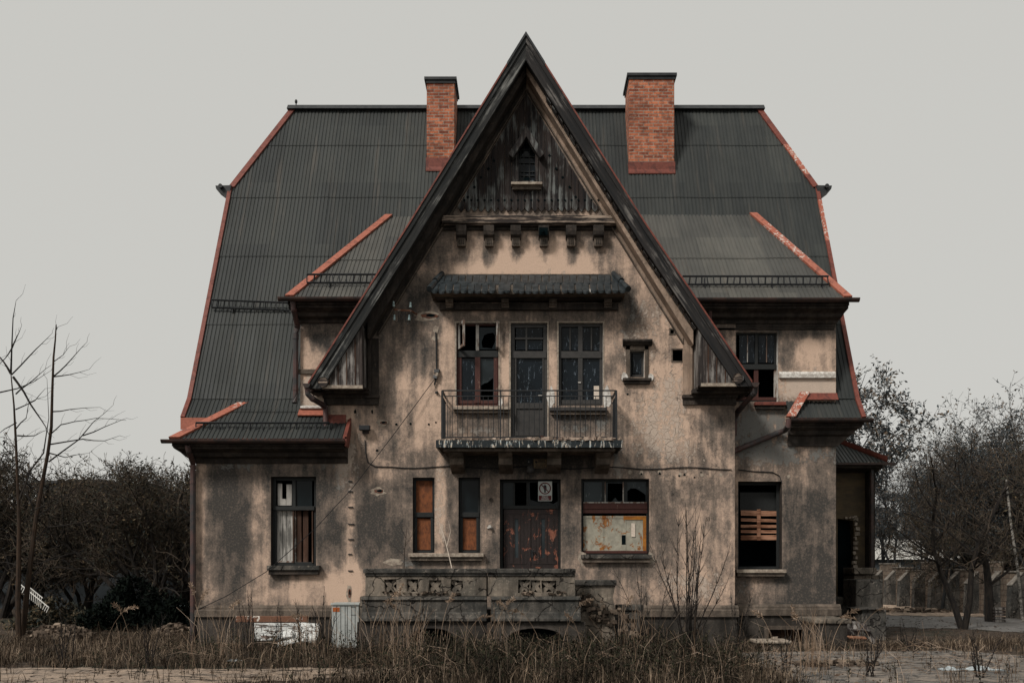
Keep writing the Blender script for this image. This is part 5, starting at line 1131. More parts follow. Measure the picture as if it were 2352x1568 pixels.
cable('wing_cable', [PP(1696, 1078, .58), PP(1730, 1082, .58), PP(1775, 1084, .58), PP(1790, 1092, .58), PP(1796, 1108, .58)], .012, 'short cable looping over the slatted window of the right wing')
cable('hanging_wire', [PP(1001, 866, -.08), PP(997, 880, -.06), PP(1003, 901, -.03), PP(1013, 910, -.03)], .005, 'thin wire hanging from the conduit beside the balcony')
t = empty('flood_lamp', (X(840), -.1, Z(986)), 'small black flood lamp fixed on the wall above the low roof edge', 'lamp')
m = MB(); m.box(X(828), X(852), -.22, -.06, Z(990), Z(979)); m.build('housing', 'iron', t, bevel=.01); m = MB(); m.box(X(833), X(848), -.06, .0, Z(996), Z(985)); m.build('wall_mount', 'gutter', t)
t = empty('prohibition_sign', (X(1252, .12), .12, Z(1150, .12)), 'white and red no entry sign reading ZAKAZ WSTĘPU above the front door', 'sign')
sY = .10; m = MB(); m.box(X(1236, sY), X(1268, sY), sY, sY + .012, Z(1150, sY), Z(1105, sY)); m.build('panel', 'signwhite', t)
cx, cz = X(1251.8, sY), Z(1121, sY); Rr = .138; m = MB(); n = 40
for k in range(n):
    a0, a1 = 6.2832 * k / n, 6.2832 * (k + 1) / n; m.prism([(cx + Rr * math.cos(a0), cz + Rr * math.sin(a0)), (cx + Rr * math.cos(a1), cz + Rr * math.sin(a1)), (cx + (Rr - .026) * math.cos(a1), cz + (Rr - .026) * math.sin(a1)), (cx + (Rr - .026) * math.cos(a0), cz + (Rr - .026) * math.sin(a0))], sY - .003, sY)
d_ = Rr - .02; q = .707; e = .011; m.prism([(cx - d_ * q - e * q, cz + d_ * q - e * q), (cx - d_ * q + e * q, cz + d_ * q + e * q), (cx + d_ * q + e * q, cz - d_ * q + e * q), (cx + d_ * q - e * q, cz - d_ * q - e * q)], sY - .006, sY)
m.box(X(1237.5, sY), X(1266.5, sY), sY - .003, sY, Z(1148.5, sY), Z(1137.5, sY)); m.build('red_symbol', 'signred', t, fixn=True)
m = MB(); m.tube([(cx, sY - .003, cz + .085), (cx, sY - .0005, cz + .085)], .014, n=12); m.prism([(cx - .034, cz + .06), (cx - .038, cz - .015), (cx - .026, cz - .015), (cx - .023, cz + .035), (cx - .022, cz - .1), (cx - .003, cz - .1), (cx - .002, cz - .02), (cx + .002, cz - .02), (cx + .003, cz - .1), (cx + .022, cz - .1), (cx + .023, cz + .035), (cx + .026, cz - .015), (cx + .038, cz - .015), (cx + .034, cz + .06), (cx + .02, cz + .068), (cx - .02, cz + .068)], sY - .003, sY); m.build('walking_figure', 'signblack', t, fixn=True)
textmesh('ZAKAZ', .062, (cx, sY - .0045, Z(1140.4, sY)), 'signwhite', t, sx=.72, bold=.001); textmesh('WSTĘPU', .062, (cx, sY - .0045, Z(1145.8, sY)), 'signwhite', t, sx=.72, bold=.001)
t = empty('name_plate', (X(1240), -.02, Z(1074)), 'small brass name plate with black lettering under the balcony', 'plate')
nY = -.03; m = MB(); m.box(X(1226, nY), X(1255.5, nY), nY, .0, Z(1074.3, nY), Z(1054, nY)); m.build('panel', 'brass', t)
textmesh('OBIEKT', .05, (X(1244, nY), nY - .002, Z(1058, nY)), 'signblack', t, bold=.0012); textmesh('MONITOROWANY', .022, (X(1244, nY), nY - .002, Z(1061.6, nY)), 'signblack', t, bold=.001); textmesh('„SILAR” S.A.', .046, (X(1240.5, nY), nY - .002, Z(1071, nY)), 'signblack', t, bold=.0012)
m = MB(); m.box(X(1228, nY), X(1237.5, nY), nY - .001, nY, Z(1067.2, nY), Z(1066.2, nY)); m.box(X(1238.5, nY), X(1253.5, nY), nY - .001, nY, Z(1067.4, nY), Z(1066.4, nY)); m.prism(jag(X(1231.5, nY), Z(1060.5, nY), .03, .035, 9, 2), nY - .001, nY); m.build('emblem', 'signblack', t, fixn=True)
t = empty('house_number', (X(1218), -.02, Z(1065)), 'blackened house number plate left of the brass plate', 'plate')
m = MB(); m.box(X(1211), X(1223), -.02, .0, Z(1065), Z(1053)); m.build('panel', 'signblack', t); textmesh('6', .07, (X(1214.5), -.022, Z(1060)), 'farlight', t, sx=.7)
m = MB(); m.tube([PP(1217, 1075, .0), PP(1217, 1075, -.10)], .05, n=10); m.sphere(PP(1218, 1078, -.2), .095, 14, 10); tag(m.build('globe_lamp', 'lamp', smooth=True), 'dusty round lamp above the front door', 'lamp')
m = MB(); m.rock(PP(1237, 1303, pY), .06, .05, .02); tag(m.build('pipe_bit', 'rawbrick'), 'small broken brick lying on the porch cap', 'brick'); bpy.data.objects['pipe_bit'].name = 'brick_fragment'

# ---- annex at the far right
ann = house; aY = 4.0
def plate_h(name, poly, holes, y0, y1, mat, par): return plate(name, poly, holes, y0, y1, mat, par)
wA = plate('annex_wall', [(7.0, GZ), (X(1999, aY), GZ), (X(1999, aY), Z(1068, aY)), (7.0, Z(1068, aY))], [[(X(1924, aY), GZ + .01), (X(1962, aY), GZ + .01), (X(1963, aY), Z(1260, aY)), (X(1960, aY), Z(1195, aY)), (X(1924, aY), Z(1190, aY))]], aY, aY + .3, 'annex', house)
m = MB(); m.box(7.0, X(1999, aY) - .01, aY + .31, 8, GZ, Z(1068, aY)); m.f.pop(2) if False else None; part(m, 'annex_core', 'black')
m = MB()
for k in range(11): b = 1192 + k * 11; m.rock(PP(1966 + U(-2, 3) - (3 if k > 5 else 0), b, aY - .03), .07, .04, .055)
for k in range(4): m.rock(PP(1944 + k * 7, 1189 - k, aY - .03), .05, .04, .03)
part(m, 'broken_jamb', 'mortar')
ra = corr('annex_roof', 7.4, X(2038, 3.4), [(3.4, Z(1062, 3.4)), (6.0, Z(1062, 3.4) + 1.55)], 'roof', [plane3((X(2038, 3.4), 3.4, Z(1062, 3.4)), (X(2038, 3.4), 8, Z(1062, 3.4)), (X(1918, 4.6), 4.6, Z(1015, 4.6)), (1, 0, .2))])
a = Vector((X(2038, 3.4), 3.4, Z(1062, 3.4) + .01)); b = Vector((X(1918, 4.6), 4.6, Z(1016, 4.6))); part(strip3(a, b + (b - a) * .3, (0, 0, .11), .05, (0, -.5, .86)), 'hip_flashing', 'red', ra, fixn=True)
m = MB(); m.box(7.4, X(2056, 3.4), 3.26, 3.42, Z(1068, 3.4), Z(1063, 3.4)); part(m, 'gutter', 'gutter', ra); m = MB(); m.prismx([(3.4, Z(1068, 3.4)), (3.4, Z(1074, 3.4)), (4.0, Z(1086, 4)), (4.0, Z(1068, 4))], 7.4, X(2024, 3.5)); part(m, 'soffit', 'trimdark', ra, fixn=True)
m = MB(); m.box(X(1996, 3.7), X(2010, 3.7), 3.7, 4.3, GZ, Z(1078, 3.7)); part(m, 'corner_pier', 'trimdark'); m = MB(); m.tube([PP(2002, 1074, 3.6), PP(2002, 1310, 3.6)], .05, n=8); part(m, 'annex_downpipe', 'gutter')
m = MB(); m.box(X(1962, 3.2), X(2014, 3.2), 3.2, 4.1, Z(1318, 3.2), Z(1303, 3.2)); m.box(X(1965, 3.3), X(2032, 3.3), 3.4, 4.3, GZ, Z(1320, 3.3)); part(m, 'annex_base', 'stone', bevel=.02)
m = MB(); m.box(X(1966, 2.2), X(2028, 2.2), 2.2, 3.2, GZ, Z(1330, 2.2)); m.box(X(1980, 1.2), X(2036, 1.2), 1.2, 2.2, GZ, Z(1400, 1.2)); m.box(X(1972, 1.15), X(2030, 1.15), 1.12, 2.1, Z(1400, 1.2), Z(1396, 1.2)); part(m, 'stair_wall', 'darkstone', bevel=.03)
m = MB()
for k in range(5): m.box(7.5, X(1975, 2), 1.6 + k * .4, 4, GZ + k * .2, GZ + .2 + k * .2 - .003)
part(m, 'back_step', 'darkstone', split=True)
# low landing in front of the right wing corner
t = empty('stone_landing', (X(1910, -1), -1, GZ), 'chipped concrete landing block beside the right corner of the house', 'landing')
lY = -1.0; m = MB(); m.box(X(1872, lY), X(1958, lY), lY, .3, Z(1432, lY), Z(1421, lY)); m.build('slab', 'stone', t, bevel=.03); m = MB(); m.box(X(1880, lY + .05), X(1946, lY + .05), lY + .05, .3, GZ - .1, Z(1432, lY) - .003); m.build('base', 'plinth', t)
for i, (a, b, lb) in enumerate((((1952, 1433), (1968, 1466), 'grey plank leaning on the landing block, shorter one'), ((1975, 1435), (2004, 1480), 'long grey plank leaning steeply beside the landing block'), ((1955, 1448), (2002, 1450), 'flat grey plank lying level behind the leaning planks'), ((1951, 1466), (1992, 1468), 'orange brown board lying on the ground by the leaning planks'), ((1945, 1427), (1975, 1428), 'weathered hatch board propped behind the landing block'))):
    Y = -.9 - .1 * i if i != 4 else .2; A = Vector(PP(*a, Y)); B = Vector(PP(*b, Y - .15)); wv = Vector((.09, 0, .05)) if i < 2 else Vector((0.03, .25, .03)) if i != 4 else Vector((.05, .1, -.3)); tag(strip3(A, B, wv, .025, (0, -.5, .8)).build('plank', ['woodV2', 'woodV2', 'woodV2', 'pallet', 'woodV2'][i], fixn=True), lb, 'plank', 'planks by the landing')
m = MB(); m.box(X(1735, -1.1), X(1817, -1.1), -1.15, -.5, Z(1477, -1.1), Z(1470, -1.1)); m.box(X(1750, -1.05), X(1806, -1.05), -1.05, -.6, GZ - .1, Z(1477, -1.1) - .002); tag(m.build('stone_slab', 'mortar', bevel=.02), 'pale concrete slab on a low block before the basement window', 'slab')
m = MB(); m.rock(PP(1779, 1466, -.9), .08, .07, .05); tag(m.build('loose_stone', 'mortar'), 'single pale stone lying on the concrete slab', 'stone')
# ================================================================ the ground
def gz(x, y): return GZ + .05 * mnoise.noise(Vector((x * .35, y * .35, 0))) + .02 * mnoise.noise(Vector((x * 1.7, y * 1.7, 3)))
def ground_mat():
    t = NT('ground_soil'); a = t.noise(.5, 8, .7); b = t.noise(6, 8, .75); c_ = t.noise(40, 4, .7); v = t.noise(2, 8, .7)
    c = t.mix(t.mr(b, .35, .65), (0.028, 0.022, 0.017), (0.075, 0.052, 0.036)); c = t.mix(t.mr(a, .5, .65), c, (0.018, 0.020, 0.012)); c = t.mix(t.mr(c_, .6, .68), c, (0.16, 0.12, 0.09))
    t.col(c); t.rough(1); t.bump(t.math('ADD', b, t.math('MULTIPLY', c_, .4)), .9, .04); return t.m
def path_mat(name, c1, c2, c3, gap=True):
    t = NT(name); b = t.noise(3, 9, .75, dist=.5); s = t.noise(1.0, 8, .7, sv=(1.2, 5, 1)); f = t.noise(35, 4, .7)
    c = t.mix(t.mr(b, .38, .62), c1, c2); c = t.mix(t.mr(s, .56, .6), c, c3); c = t.mix(t.math('MULTIPLY', t.mr(f, .35, .65), .4), c, t.mix(.5, c, 0.01))
    h = t.math('ADD', b, t.math('MULTIPLY', f, .4))
    if gap:
        vo = t.n('ShaderNodeTexVoronoi'); vo.feature = 'DISTANCE_TO_EDGE'; vo.inputs['Scale'].default_value = 2.2; t.l(t.tc.outputs['Object'], vo.inputs['Vector'])
        g = t.math('MULTIPLY', t.mr(vo.outputs['Distance'], .01, .05, 1, 0), t.mr(b, .45, .6)); c = t.mix(t.math('MULTIPLY', g, .6), c, (0.02, 0.017, 0.013)); h = t.math('SUBTRACT', h, g)
    t.col(c); t.rough(.95); t.bump(h, .8, .03); return t.m
M['ground'] = ground_mat(); M['path'] = path_mat('worn_path', (0.38, 0.29, 0.22), (0.22, 0.175, 0.14), (0.04, 0.032, 0.024)); M['yard'] = path_mat('grey_yard', (0.25, 0.21, 0.175), (0.10, 0.098, 0.094), (0.035, 0.03, 0.024)); M['gravel'] = path_mat('grey_gravel', (0.20, 0.19, 0.18), (0.13, 0.125, 0.12), (0.08, 0.068, 0.055), False); M['brickwaste'] = path_mat('pale_brick_waste', (0.50, 0.38, 0.29), (0.26, 0.2, 0.15), (0.06, 0.045, 0.035))
def sheet(name, xs, ys, dz, mat, inside=None, label='ground'):
    m = MB(); nx, ny = len(xs), len(ys)
    for y in ys:
        for x in xs: m.v.append((x, y, gz(x, y) + dz))
    for j in range(ny - 1):
        for i in range(nx - 1):
            if inside is None or inside((xs[i] + xs[i + 1]) / 2, (ys[j] + ys[j + 1]) / 2): m.f.append((j * nx + i, j * nx + i + 1, (j + 1) * nx + i + 1, (j + 1) * nx + i))
    o = m.build(name, mat, smooth=True); o['kind'] = 'structure'; return o
far = [30, 45, 70, 110, 200, 400, 900]
xs = [-v for v in far[::-1]] + list(np.arange(-24, 24.1, .5)) + far; ys = [-60, -40, -30] + list(np.arange(-24, 24.1, .5)) + far
sheet('ground', xs, ys, 0, 'ground')
wob = lambda x, k: .22 * mnoise.noise(Vector((x * .6, k, 1))) + .12 * mnoise.noise(Vector((x * 2.1, k, 4)))
sheet('path', list(np.arange(-14, 6, .14)), list(np.arange(-8.4, -3.6, .1)), .008, 'path', lambda x, y: -6.4 - (1.2 if x < -5.2 else max(0, 1.2 + (-5.2 - x) * .6)) + wob(x, 1) < y < -5.0 + wob(x, 7) - max(0, (x + 3) * .02))
sheet('paved_yard', list(np.arange(3.2, 14, .16)), list(np.arange(-9, -1.2, .12)), .012, 'yard', lambda x, y: -8.8 < y < -1.9 + wob(x, 3) - max(0, (x - 9) * .9) and x > 4.2 + wob(y, 9) * 2)
sheet('gravel_track', list(np.arange(9, 40, .35)), list(np.arange(0, 22, .25)), .010, 'gravel', lambda x, y: 7 + wob(x, 5) * 2 - (x - 10) * .75 < y < 15.5 + wob(x, 6) * 2 - (x - 10) * .75 and x > 9.6)
sheet('brick_waste_ground', list(np.arange(9.6, 17.1, .2)), list(np.arange(8, 24, .2)), .022, 'brickwaste', lambda x, y: y > 14.5 + wob(x, 8) * 2 - (x - 10) * .55 and y < 23)

# ================================================================ plants
def branches(mb, tw, lf, p, d, L, r, lvl, maxl, rg, up=.25, spread=.7, nchild=6, leaf=.05, leafn=6, crook=.18, droop=0.0, thin=.003, low=.3):
    n = 5 if lvl < maxl else 3; pts = [p.copy()]; dirs = []
    for k in range(n):
        d = (d + Vector((rg.gauss(0, crook), rg.gauss(0, crook), rg.gauss(0, crook) + up * .25 - droop * (k / n)))).normalized(); p = p + d * (L / n); pts.append(p.copy()); dirs.append(d.copy())
    tgt = mb if lvl <= 1 else tw; sd = 7 if lvl == 0 else 4 if lvl == 1 else 3
    tgt.tube(pts, r, max(r * .35, thin), n=sd, cap=False)
    if lvl >= maxl:
        for k in range(leafn):
            t = rg.random(); i = min(n - 1, int(t * n)); q = pts[i].lerp(pts[i + 1], t * n - i); a = Vector((rg.gauss(0, 1), rg.gauss(0, 1), rg.gauss(0, 1))).normalized(); b = a.cross(Vector((rg.gauss(0, 1), rg.gauss(0, 1), rg.gauss(0, 1)))).normalized(); s = leaf * rg.uniform(.5, 1.3)
            lf.face([q, q + a * s + b * s * .4, q + a * s * 1.9, q + a * s - b * s * .4])
        return
    m_ = nchild if lvl else int(nchild * 1.6)
    for k in range(m_):
        t = rg.uniform(.25 if lvl else low, 1); i = min(n - 1, int(t * n)); q = pts[i].lerp(pts[i + 1], t * n - i); dd = dirs[i]
        a = dd.cross(Vector((rg.gauss(0, 1), rg.gauss(0, 1), rg.gauss(0, 1)))).normalized(); nd = (dd * (1 - spread * rg.uniform(.5, 1)) + a * spread * rg.uniform(.7, 1.1)).normalized()
        branches(mb, tw, lf, q, nd, L * rg.uniform(.38, .62) * (1.15 - .5 * t if lvl == 0 else 1), max(r * .45 * (1 - .4 * t), thin), lvl + 1, maxl, rg, up, spread, nchild, leaf, leafn, crook, droop, thin, low)
def tree(name, label, cat, loc, seed, H=8, r=.12, maxl=3, stems=1, fan=.15, bark='bark', leafm='leafr', group=None, scl=1.0, **k):
    rg = random.Random(seed); mb, tw, lf = MB(), MB(), MB()
    for s in range(stems):
        d = Vector((rg.uniform(-fan, fan), rg.uniform(-fan, fan), 1)).normalized(); branches(mb, tw, lf, Vector((rg.uniform(-1, 1) * r * stems * .5, rg.uniform(-1, 1) * r * stems * .5, -.1)), d, H * rg.uniform(.85, 1), r, 0, maxl, rg, **k)
    t = empty(name, loc, label, cat, group); i = Matrix.Identity(4)
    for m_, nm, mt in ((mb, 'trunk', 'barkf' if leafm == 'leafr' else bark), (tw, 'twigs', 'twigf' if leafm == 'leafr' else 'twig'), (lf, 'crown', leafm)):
        if m_.v: o = m_.build(nm, mt); o.parent = t
    t.scale = (scl, scl, scl); return t
def again(t, loc, rz, s, label):
    c = copy_tree(t); c.location = loc; c.rotation_euler = (0, 0, rz); s = s if isinstance(s, tuple) else (s, s); c.scale = (s[0] * t.scale.x, s[0] * t.scale.x, s[1] * t.scale.x); c['label'] = label; return c
def at(px, depth, z=None): return ((px - 1208) * depth / 2200, depth - 22, GZ if z is None else z)

# the two bare young trees at the left, limbs traced one by one
def traced(name, label, Y, trunk, r, limbs):
    t = empty(name, (X(trunk[0][0], Y), Y, GZ), label, 'tree', 'bare young trees at the left')
    m = MB(); pts = [Vector(PP(a, b, Y)) for a, b in trunk]; pts[0].z = GZ - .1; m.tube(pts, r, .012, n=8); m.build('trunk', 'barkb', t); m = MB(); rg = random.Random(len(label))
    for L in limbs:
        rr_ = L[0]; pp = []; dy = rg.uniform(-.5, .5)
        for k, (a, b) in enumerate(L[1:]): y = Y + dy * k / len(L); pp.append(Vector(PP(a, b, y)))
        # smooth
        sm = [pp[0]]
        for k in range(1, len(pp)): sm.append(pp[k - 1].lerp(pp[k], .5) + Vector((0, 0, rg.gauss(0, .015)))); sm.append(pp[k])
        m.tube(sm, rr_, .004, n=4, cap=False)
        for k in range(1, len(sm)):
            if rg.random() < .75:
                d = (sm[k] - sm[k - 1]).normalized(); a = d.cross(Vector((0, 1, 0))).normalized() * rg.choice((-1, 1)); q = sm[k]; L2 = rg.uniform(.1, .45); m.tube([q, q + (d + a * .7).normalized() * L2 * .5, q + (d + a * .45 + Vector((0, 0, .15))).normalized() * L2], .005, .002, n=3, cap=False)
    m.build('branches', 'bark', t); return t
traced('bare_tree', 'leaning bare young tree nearest the left edge', 1.0, [(44, 1470), (41, 1400), (43, 1300), (44, 1200), (42, 1148), (36, 1005), (32, 930), (25, 858)], .075,
    [(.03, (25, 858), (27, 800), (30, 730), (37, 690)), (.022, (27, 800), (38, 775), (50, 747)), (.03, (25, 858), (8, 830), (-20, 800)), (.02, (27, 800), (10, 825), (-10, 845)), (.022, (27, 860), (70, 815), (95, 790), (120, 765)), (.03, (30, 865), (55, 900), (85, 950), (105, 980), (117, 1010)),
     (.02, (36, 905), (60, 885), (90, 860), (118, 838)), (.02, (-10, 903), (40, 892), (80, 875), (118, 850)), (.02, (36, 940), (80, 920), (104, 892)), (.018, (36, 985), (60, 960), (66, 925), (105, 910)), (.018, (38, 970), (10, 985), (-15, 1010)), (.02, (40, 1000), (80, 1000), (115, 985)),
     (.02, (40, 1080), (15, 1070), (-10, 1075)), (.03, (42, 1150), (70, 1080), (100, 1040), (112, 960), (108, 870)), (.02, (43, 1250), (20, 1220), (-10, 1210)), (.02, (44, 1210), (80, 1170), (120, 1150), (180, 1130)), (.018, (43, 1300), (10, 1290), (-15, 1300))])
traced('bare_tree', 'straighter bare young tree, second from the left edge', 1.2, [(48, 1472), (56, 1420), (64, 1340), (75, 1250), (84, 1180), (97, 1110), (110, 1040), (118, 980), (120, 900), (123, 820), (127, 780), (129, 745)], .075,
    [(.012, (128, 760), (134, 750)), (.02, (122, 865), (150, 840), (175, 812), (200, 785)), (.018, (122, 865), (160, 860), (205, 848)), (.015, (124, 830), (145, 815), (160, 795)), (.02, (118, 995), (140, 975), (170, 968), (220, 960), (290, 965)), (.025, (112, 1060), (180, 1010), (215, 968), (260, 930)), (.018, (190, 1000), (240, 980), (290, 960)),
     (.018, (119, 945), (160, 940), (230, 935)), (.02, (116, 1020), (190, 1008), (240, 1012), (275, 1000)), (.018, (113, 1040), (150, 1050), (205, 1040)), (.02, (85, 1185), (140, 1150), (200, 1100), (260, 1060)), (.022, (76, 1245), (110, 1210), (180, 1200), (250, 1190)), (.015, (95, 1110), (60, 1090), (20, 1095)), (.018, (66, 1330), (100, 1290), (160, 1270), (230, 1275)), (.02, (84, 1180), (60, 1130), (50, 1080), (62, 1020))])
# left background thicket: many-stemmed dark trees
T1 = tree('thicket_tree', 'broad many stemmed dark tree left of the house, nearest the wall', 'tree', at(330, 30), 3, scl=1.0, H=4.7, r=.10, maxl=3, stems=6, fan=.8, nchild=7, leafm='leafd', leaf=.05, leafn=3, up=.3, spread=.75, group='dark thicket left of the house', thin=.006)
T1b = tree('thicket_tree', 'bushy dark tree left of centre in the left thicket', 'tree', at(195, 36), 4, scl=.9, H=4.6, r=.09, maxl=3, stems=7, fan=.5, nchild=7, leafm='leafd', leaf=.06, leafn=3, up=.3, spread=.75, group='dark thicket left of the house', thin=.006)
for i, (px, dp, s, lb) in enumerate(((405, 38, 1.22, 'tall dark bush rising just left of the low wing'), (90, 36, .86, 'dark bush behind the two bare trees'), (0, 33, 1.15, 'dark bush at the left picture edge'), (280, 44, .9, 'farther dark tree between the thicket crowns'), (-60, 40, 1.3, 'tall dark bush beyond the left picture edge'), (150, 46, .85, 'farther low dark tree before the flat roofed block'), (360, 48, 1.35, 'farthest dark tree peeping over the thicket beside the house'), (40, 50, 1.15, 'far dark tree behind the leaning bare tree'), (440, 34, 1.1, 'dark bush partly hidden by the left house corner'))):
    again(T1b if i % 2 else T1, at(px, dp), i * 1.3 + .5, s, lb)
# right side
for i, (px, dp, s, lb) in enumerate(((2262, 39, .95, 'dark bushy shrub behind the fence left of the birch'), (2335, 42, 1.25, 'large dark shrub behind the fence at the right edge'), (2400, 38, 1.4, 'dark shrub beyond the right picture edge'), (2310, 52, 1.4, 'farthest tall dark shrub beyond the fence'))):
    q_ = again(T1b if i % 2 else T1, at(px, dp), i * 2.1, s, lb); q_['group'] = 'dark shrubs behind the brick fence'
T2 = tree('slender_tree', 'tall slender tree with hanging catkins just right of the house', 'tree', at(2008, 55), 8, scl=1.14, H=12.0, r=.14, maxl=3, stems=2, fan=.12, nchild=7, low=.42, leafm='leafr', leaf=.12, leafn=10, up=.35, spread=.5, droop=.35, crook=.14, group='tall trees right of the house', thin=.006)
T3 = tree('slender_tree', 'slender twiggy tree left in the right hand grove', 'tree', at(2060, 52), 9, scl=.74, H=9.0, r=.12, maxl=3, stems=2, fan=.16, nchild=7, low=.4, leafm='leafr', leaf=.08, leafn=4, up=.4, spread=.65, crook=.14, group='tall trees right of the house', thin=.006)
for i, (px, dp, s, lb) in enumerate(((1945, 60, (.9, .95), 'tall catkin tree partly hidden by the roof corner'), (2030, 57, (.75, .72), 'shorter catkin tree right of the tall one'), (2105, 50, .88, 'twiggy tree second in the right grove'), (2150, 46, .86, 'twiggy tree left of the twin trunked tree'), (2190, 54, 1.02, 'far twiggy tree behind the twin trunked tree'), (2240, 42, .84, 'twiggy tree over the brick fence'), (2285, 47, 1.0, 'tall twiggy tree near the right edge'), (2330, 40, .98, 'tall twiggy tree at the right picture edge'), (2400, 44, 1.2, 'large twiggy tree beyond the right picture edge'), (2010, 66, .8, 'far low tree beyond the white roof'), (2130, 64, .95, 'far tree beyond the brick fence'), (2380, 36, .8, 'lower twiggy tree beyond the right edge'), (2260, 60, 1.15, 'tallest far tree in the middle of the right grove'), (2165, 38, .86, 'dense twiggy tree over the brick fence, left of the stump'), (2235, 39, .95, 'dense twiggy tree over the brick fence behind the stump'), (2300, 37, .98, 'dense twiggy tree over the fence near the right edge'), (2350, 43, 1.2, 'highest twiggy tree at the right picture edge'))):
    again(T2 if i in (0, 1) else T3, at(px, dp), i * 1.7, s, lb)
T4 = tree('twin_trunk_tree', 'dark twin trunked tree with spreading bare limbs in front of the brick fence', 'tree', at(2212, 27.2), 14, H=4.9, r=.10, maxl=3, stems=2, fan=.22, nchild=7, leafm='leafd', leaf=.03, leafn=2, up=.35, spread=.8, crook=.14, thin=.005)
T5 = tree('leaning_tree', 'bare tree leaning in from the right edge with long dark limbs', 'tree', at(2400, 24), 22, H=6.2, r=.10, maxl=3, stems=3, fan=.55, nchild=6, leafm='leafd', leaf=.03, leafn=2, up=.3, spread=.7, crook=.12, thin=.005)
T6 = tree('stump_tree', 'thick short ivy clad trunk beside the brick fence', 'tree', at(2268, 31.2), 25, H=3.2, r=.17, maxl=3, stems=1, fan=.05, nchild=6, leafm='leafd', leaf=.04, leafn=4, thin=.005)
# pollard leaning right of the twin tree, birch at the edge
m = MB(); bt = empty('birch_trunk', at(2350, 31), 'slim pale birch trunk at the right picture edge', 'tree', None); m.tube([(0, 0, -.1), (-.15, 0, 1.5), (-.4, 0, 3.2), (-.55, 0, 4.6)], .05, .03, n=7); o = m.build('trunk', 'birch'); o.parent = bt
# bare shrubs in front of the house
def shrub(loc, seed, Hh, n, fan, lb, grp='bare shrubs in front of the house', r=.012, cn=3, mt='bark'):
    rg = random.Random(seed); m = MB(); tw = MB(); bud = MB(); t = empty('bare_shrub', loc, lb, 'shrub', grp)
    for s in range(n):
        d = Vector((rg.uniform(-fan, fan), rg.uniform(-fan, fan) * .6, 1)).normalized(); p = Vector((rg.uniform(-.1, .1), rg.uniform(-.1, .1), -.05)); L = Hh * rg.uniform(.55, 1) ; pts = [p]; k_ = 8
        for k in range(k_): d = (d + Vector((rg.gauss(0, .05), rg.gauss(0, .05), .03))).normalized(); p = p + d * L / k_; pts.append(p)
        m.tube(pts, r, .003, n=4, cap=False)
        for k in range(2, k_):
            for c in range(rg.randint(0, cn)):
                a = d.cross(Vector((rg.gauss(0, 1), rg.gauss(0, 1), 0))).normalized(); e = rg.uniform(.12, .45) * Hh * .3; tw.tube([pts[k], pts[k] + (d * .8 + a * .5) * e * .5, pts[k] + (d * 1.1 + a * .6) * e], r * .45, .002, n=3, cap=False)
            for q in range(3): b = pts[k].lerp(pts[k - 1], rg.random()); bud.rock(b + Vector((rg.gauss(0, .006), 0, 0)), .008, .008, .012)
    for mm, nm, mt_ in ((m, 'stems', mt), (tw, 'twigs', mt), (bud, 'buds', mt)):
        o = mm.build(nm, mt_); o.parent = t
        if nm != 'stems': o['kind'] = 'stuff'
shrub(at(1582, 19.5), 1, 3.25, 18, .40, 'large thorny bare shrub in front of the wide window', r=.017)
shrub(at(1500, 18.8), 2, 2.2, 6, .38, 'smaller bare shrub leaning left of the large thorny one', r=.011)
shrub(at(577, 20.5), 5, 1.5, 5, .10, 'upright bare sapling under the left window'); shrub(at(645, 20.6), 6, 1.1, 4, .12, 'thin bare weed cluster right of the upright sapling'); shrub(at(690, 20.2), 7, 1.3, 5, .2, 'bare twiggy weed before the white door panels')
shrub(at(745, 18.5), 8, 1.7, 5, .25, 'dark slanting bare weed before the white cabinet', r=.014); shrub(at(150, 17.2), 9, 1.2, 6, .35, 'bare brambles over the path at the left'); shrub(at(1690, 18), 10, 1.5, 5, .25, 'bare shrub right of the large thorny one'); shrub(at(1995, 15.5), 11, .9, 6, .5, 'low arching bare bramble over the paved yard'); shrub(at(2250, 15.5), 12, .9, 6, .6, 'low bare bramble at the lower right')
shrub(at(1800, 16), 13, 1.0, 4, .3, 'dark bare weed left in the paved yard'); shrub(at(2090, 20), 14, .9, 5, .4, 'bare weed by the right corner'); shrub(at(340, 17), 15, 1.1, 5, .3, 'bare bramble in the middle of the path')
for px_, lb in ((518, 'slim pale sapling on the porch left of the narrow windows'), (812, 'white twig bent before the narrow windows')): pass
tg = empty('porch_sapling', (X(927, -.9), -.9, FL), 'slim bare sapling growing on the porch beside the narrow window', 'shrub'); m = MB(); m.tube([PP(928, 1305, -.9), PP(929, 1270, -.9), PP(935, 1210, -.9)], .012, .004, n=4)
for a, b, c, d in ((929, 1262, 905, 1228), (930, 1255, 950, 1215), (929, 1275, 890, 1240), (932, 1235, 915, 1200), (930, 1250, 960, 1200)): m.tube([PP(a, b, -.9), PP((a + c) / 2 + 2, (b + d) / 2 + 3, -.9), PP(c, d, -.9)], .006, .002, n=3)
o = m.build('stem', 'weedstem'); setp(o, tg)
tg = empty('porch_twig', (X(1036, -.9), -.9, FL), 'pale bent twig on the porch between the narrow windows', 'shrub'); m = MB(); m.tube([PP(1038, 1304, -.9), PP(1030, 1270, -.9), PP(1020, 1230, -.9), PP(1005, 1190, -.9)], .014, .004, n=4); m.tube([PP(1026, 1255, -.9), PP(1035, 1220, -.9), PP(1030, 1195, -.9)], .007, .003, n=3); m.tube([PP(1022, 1238, -.9), PP(1008, 1215, -.9)], .006, .003, n=3); setp(m.build('stem', 'paper'), tg)
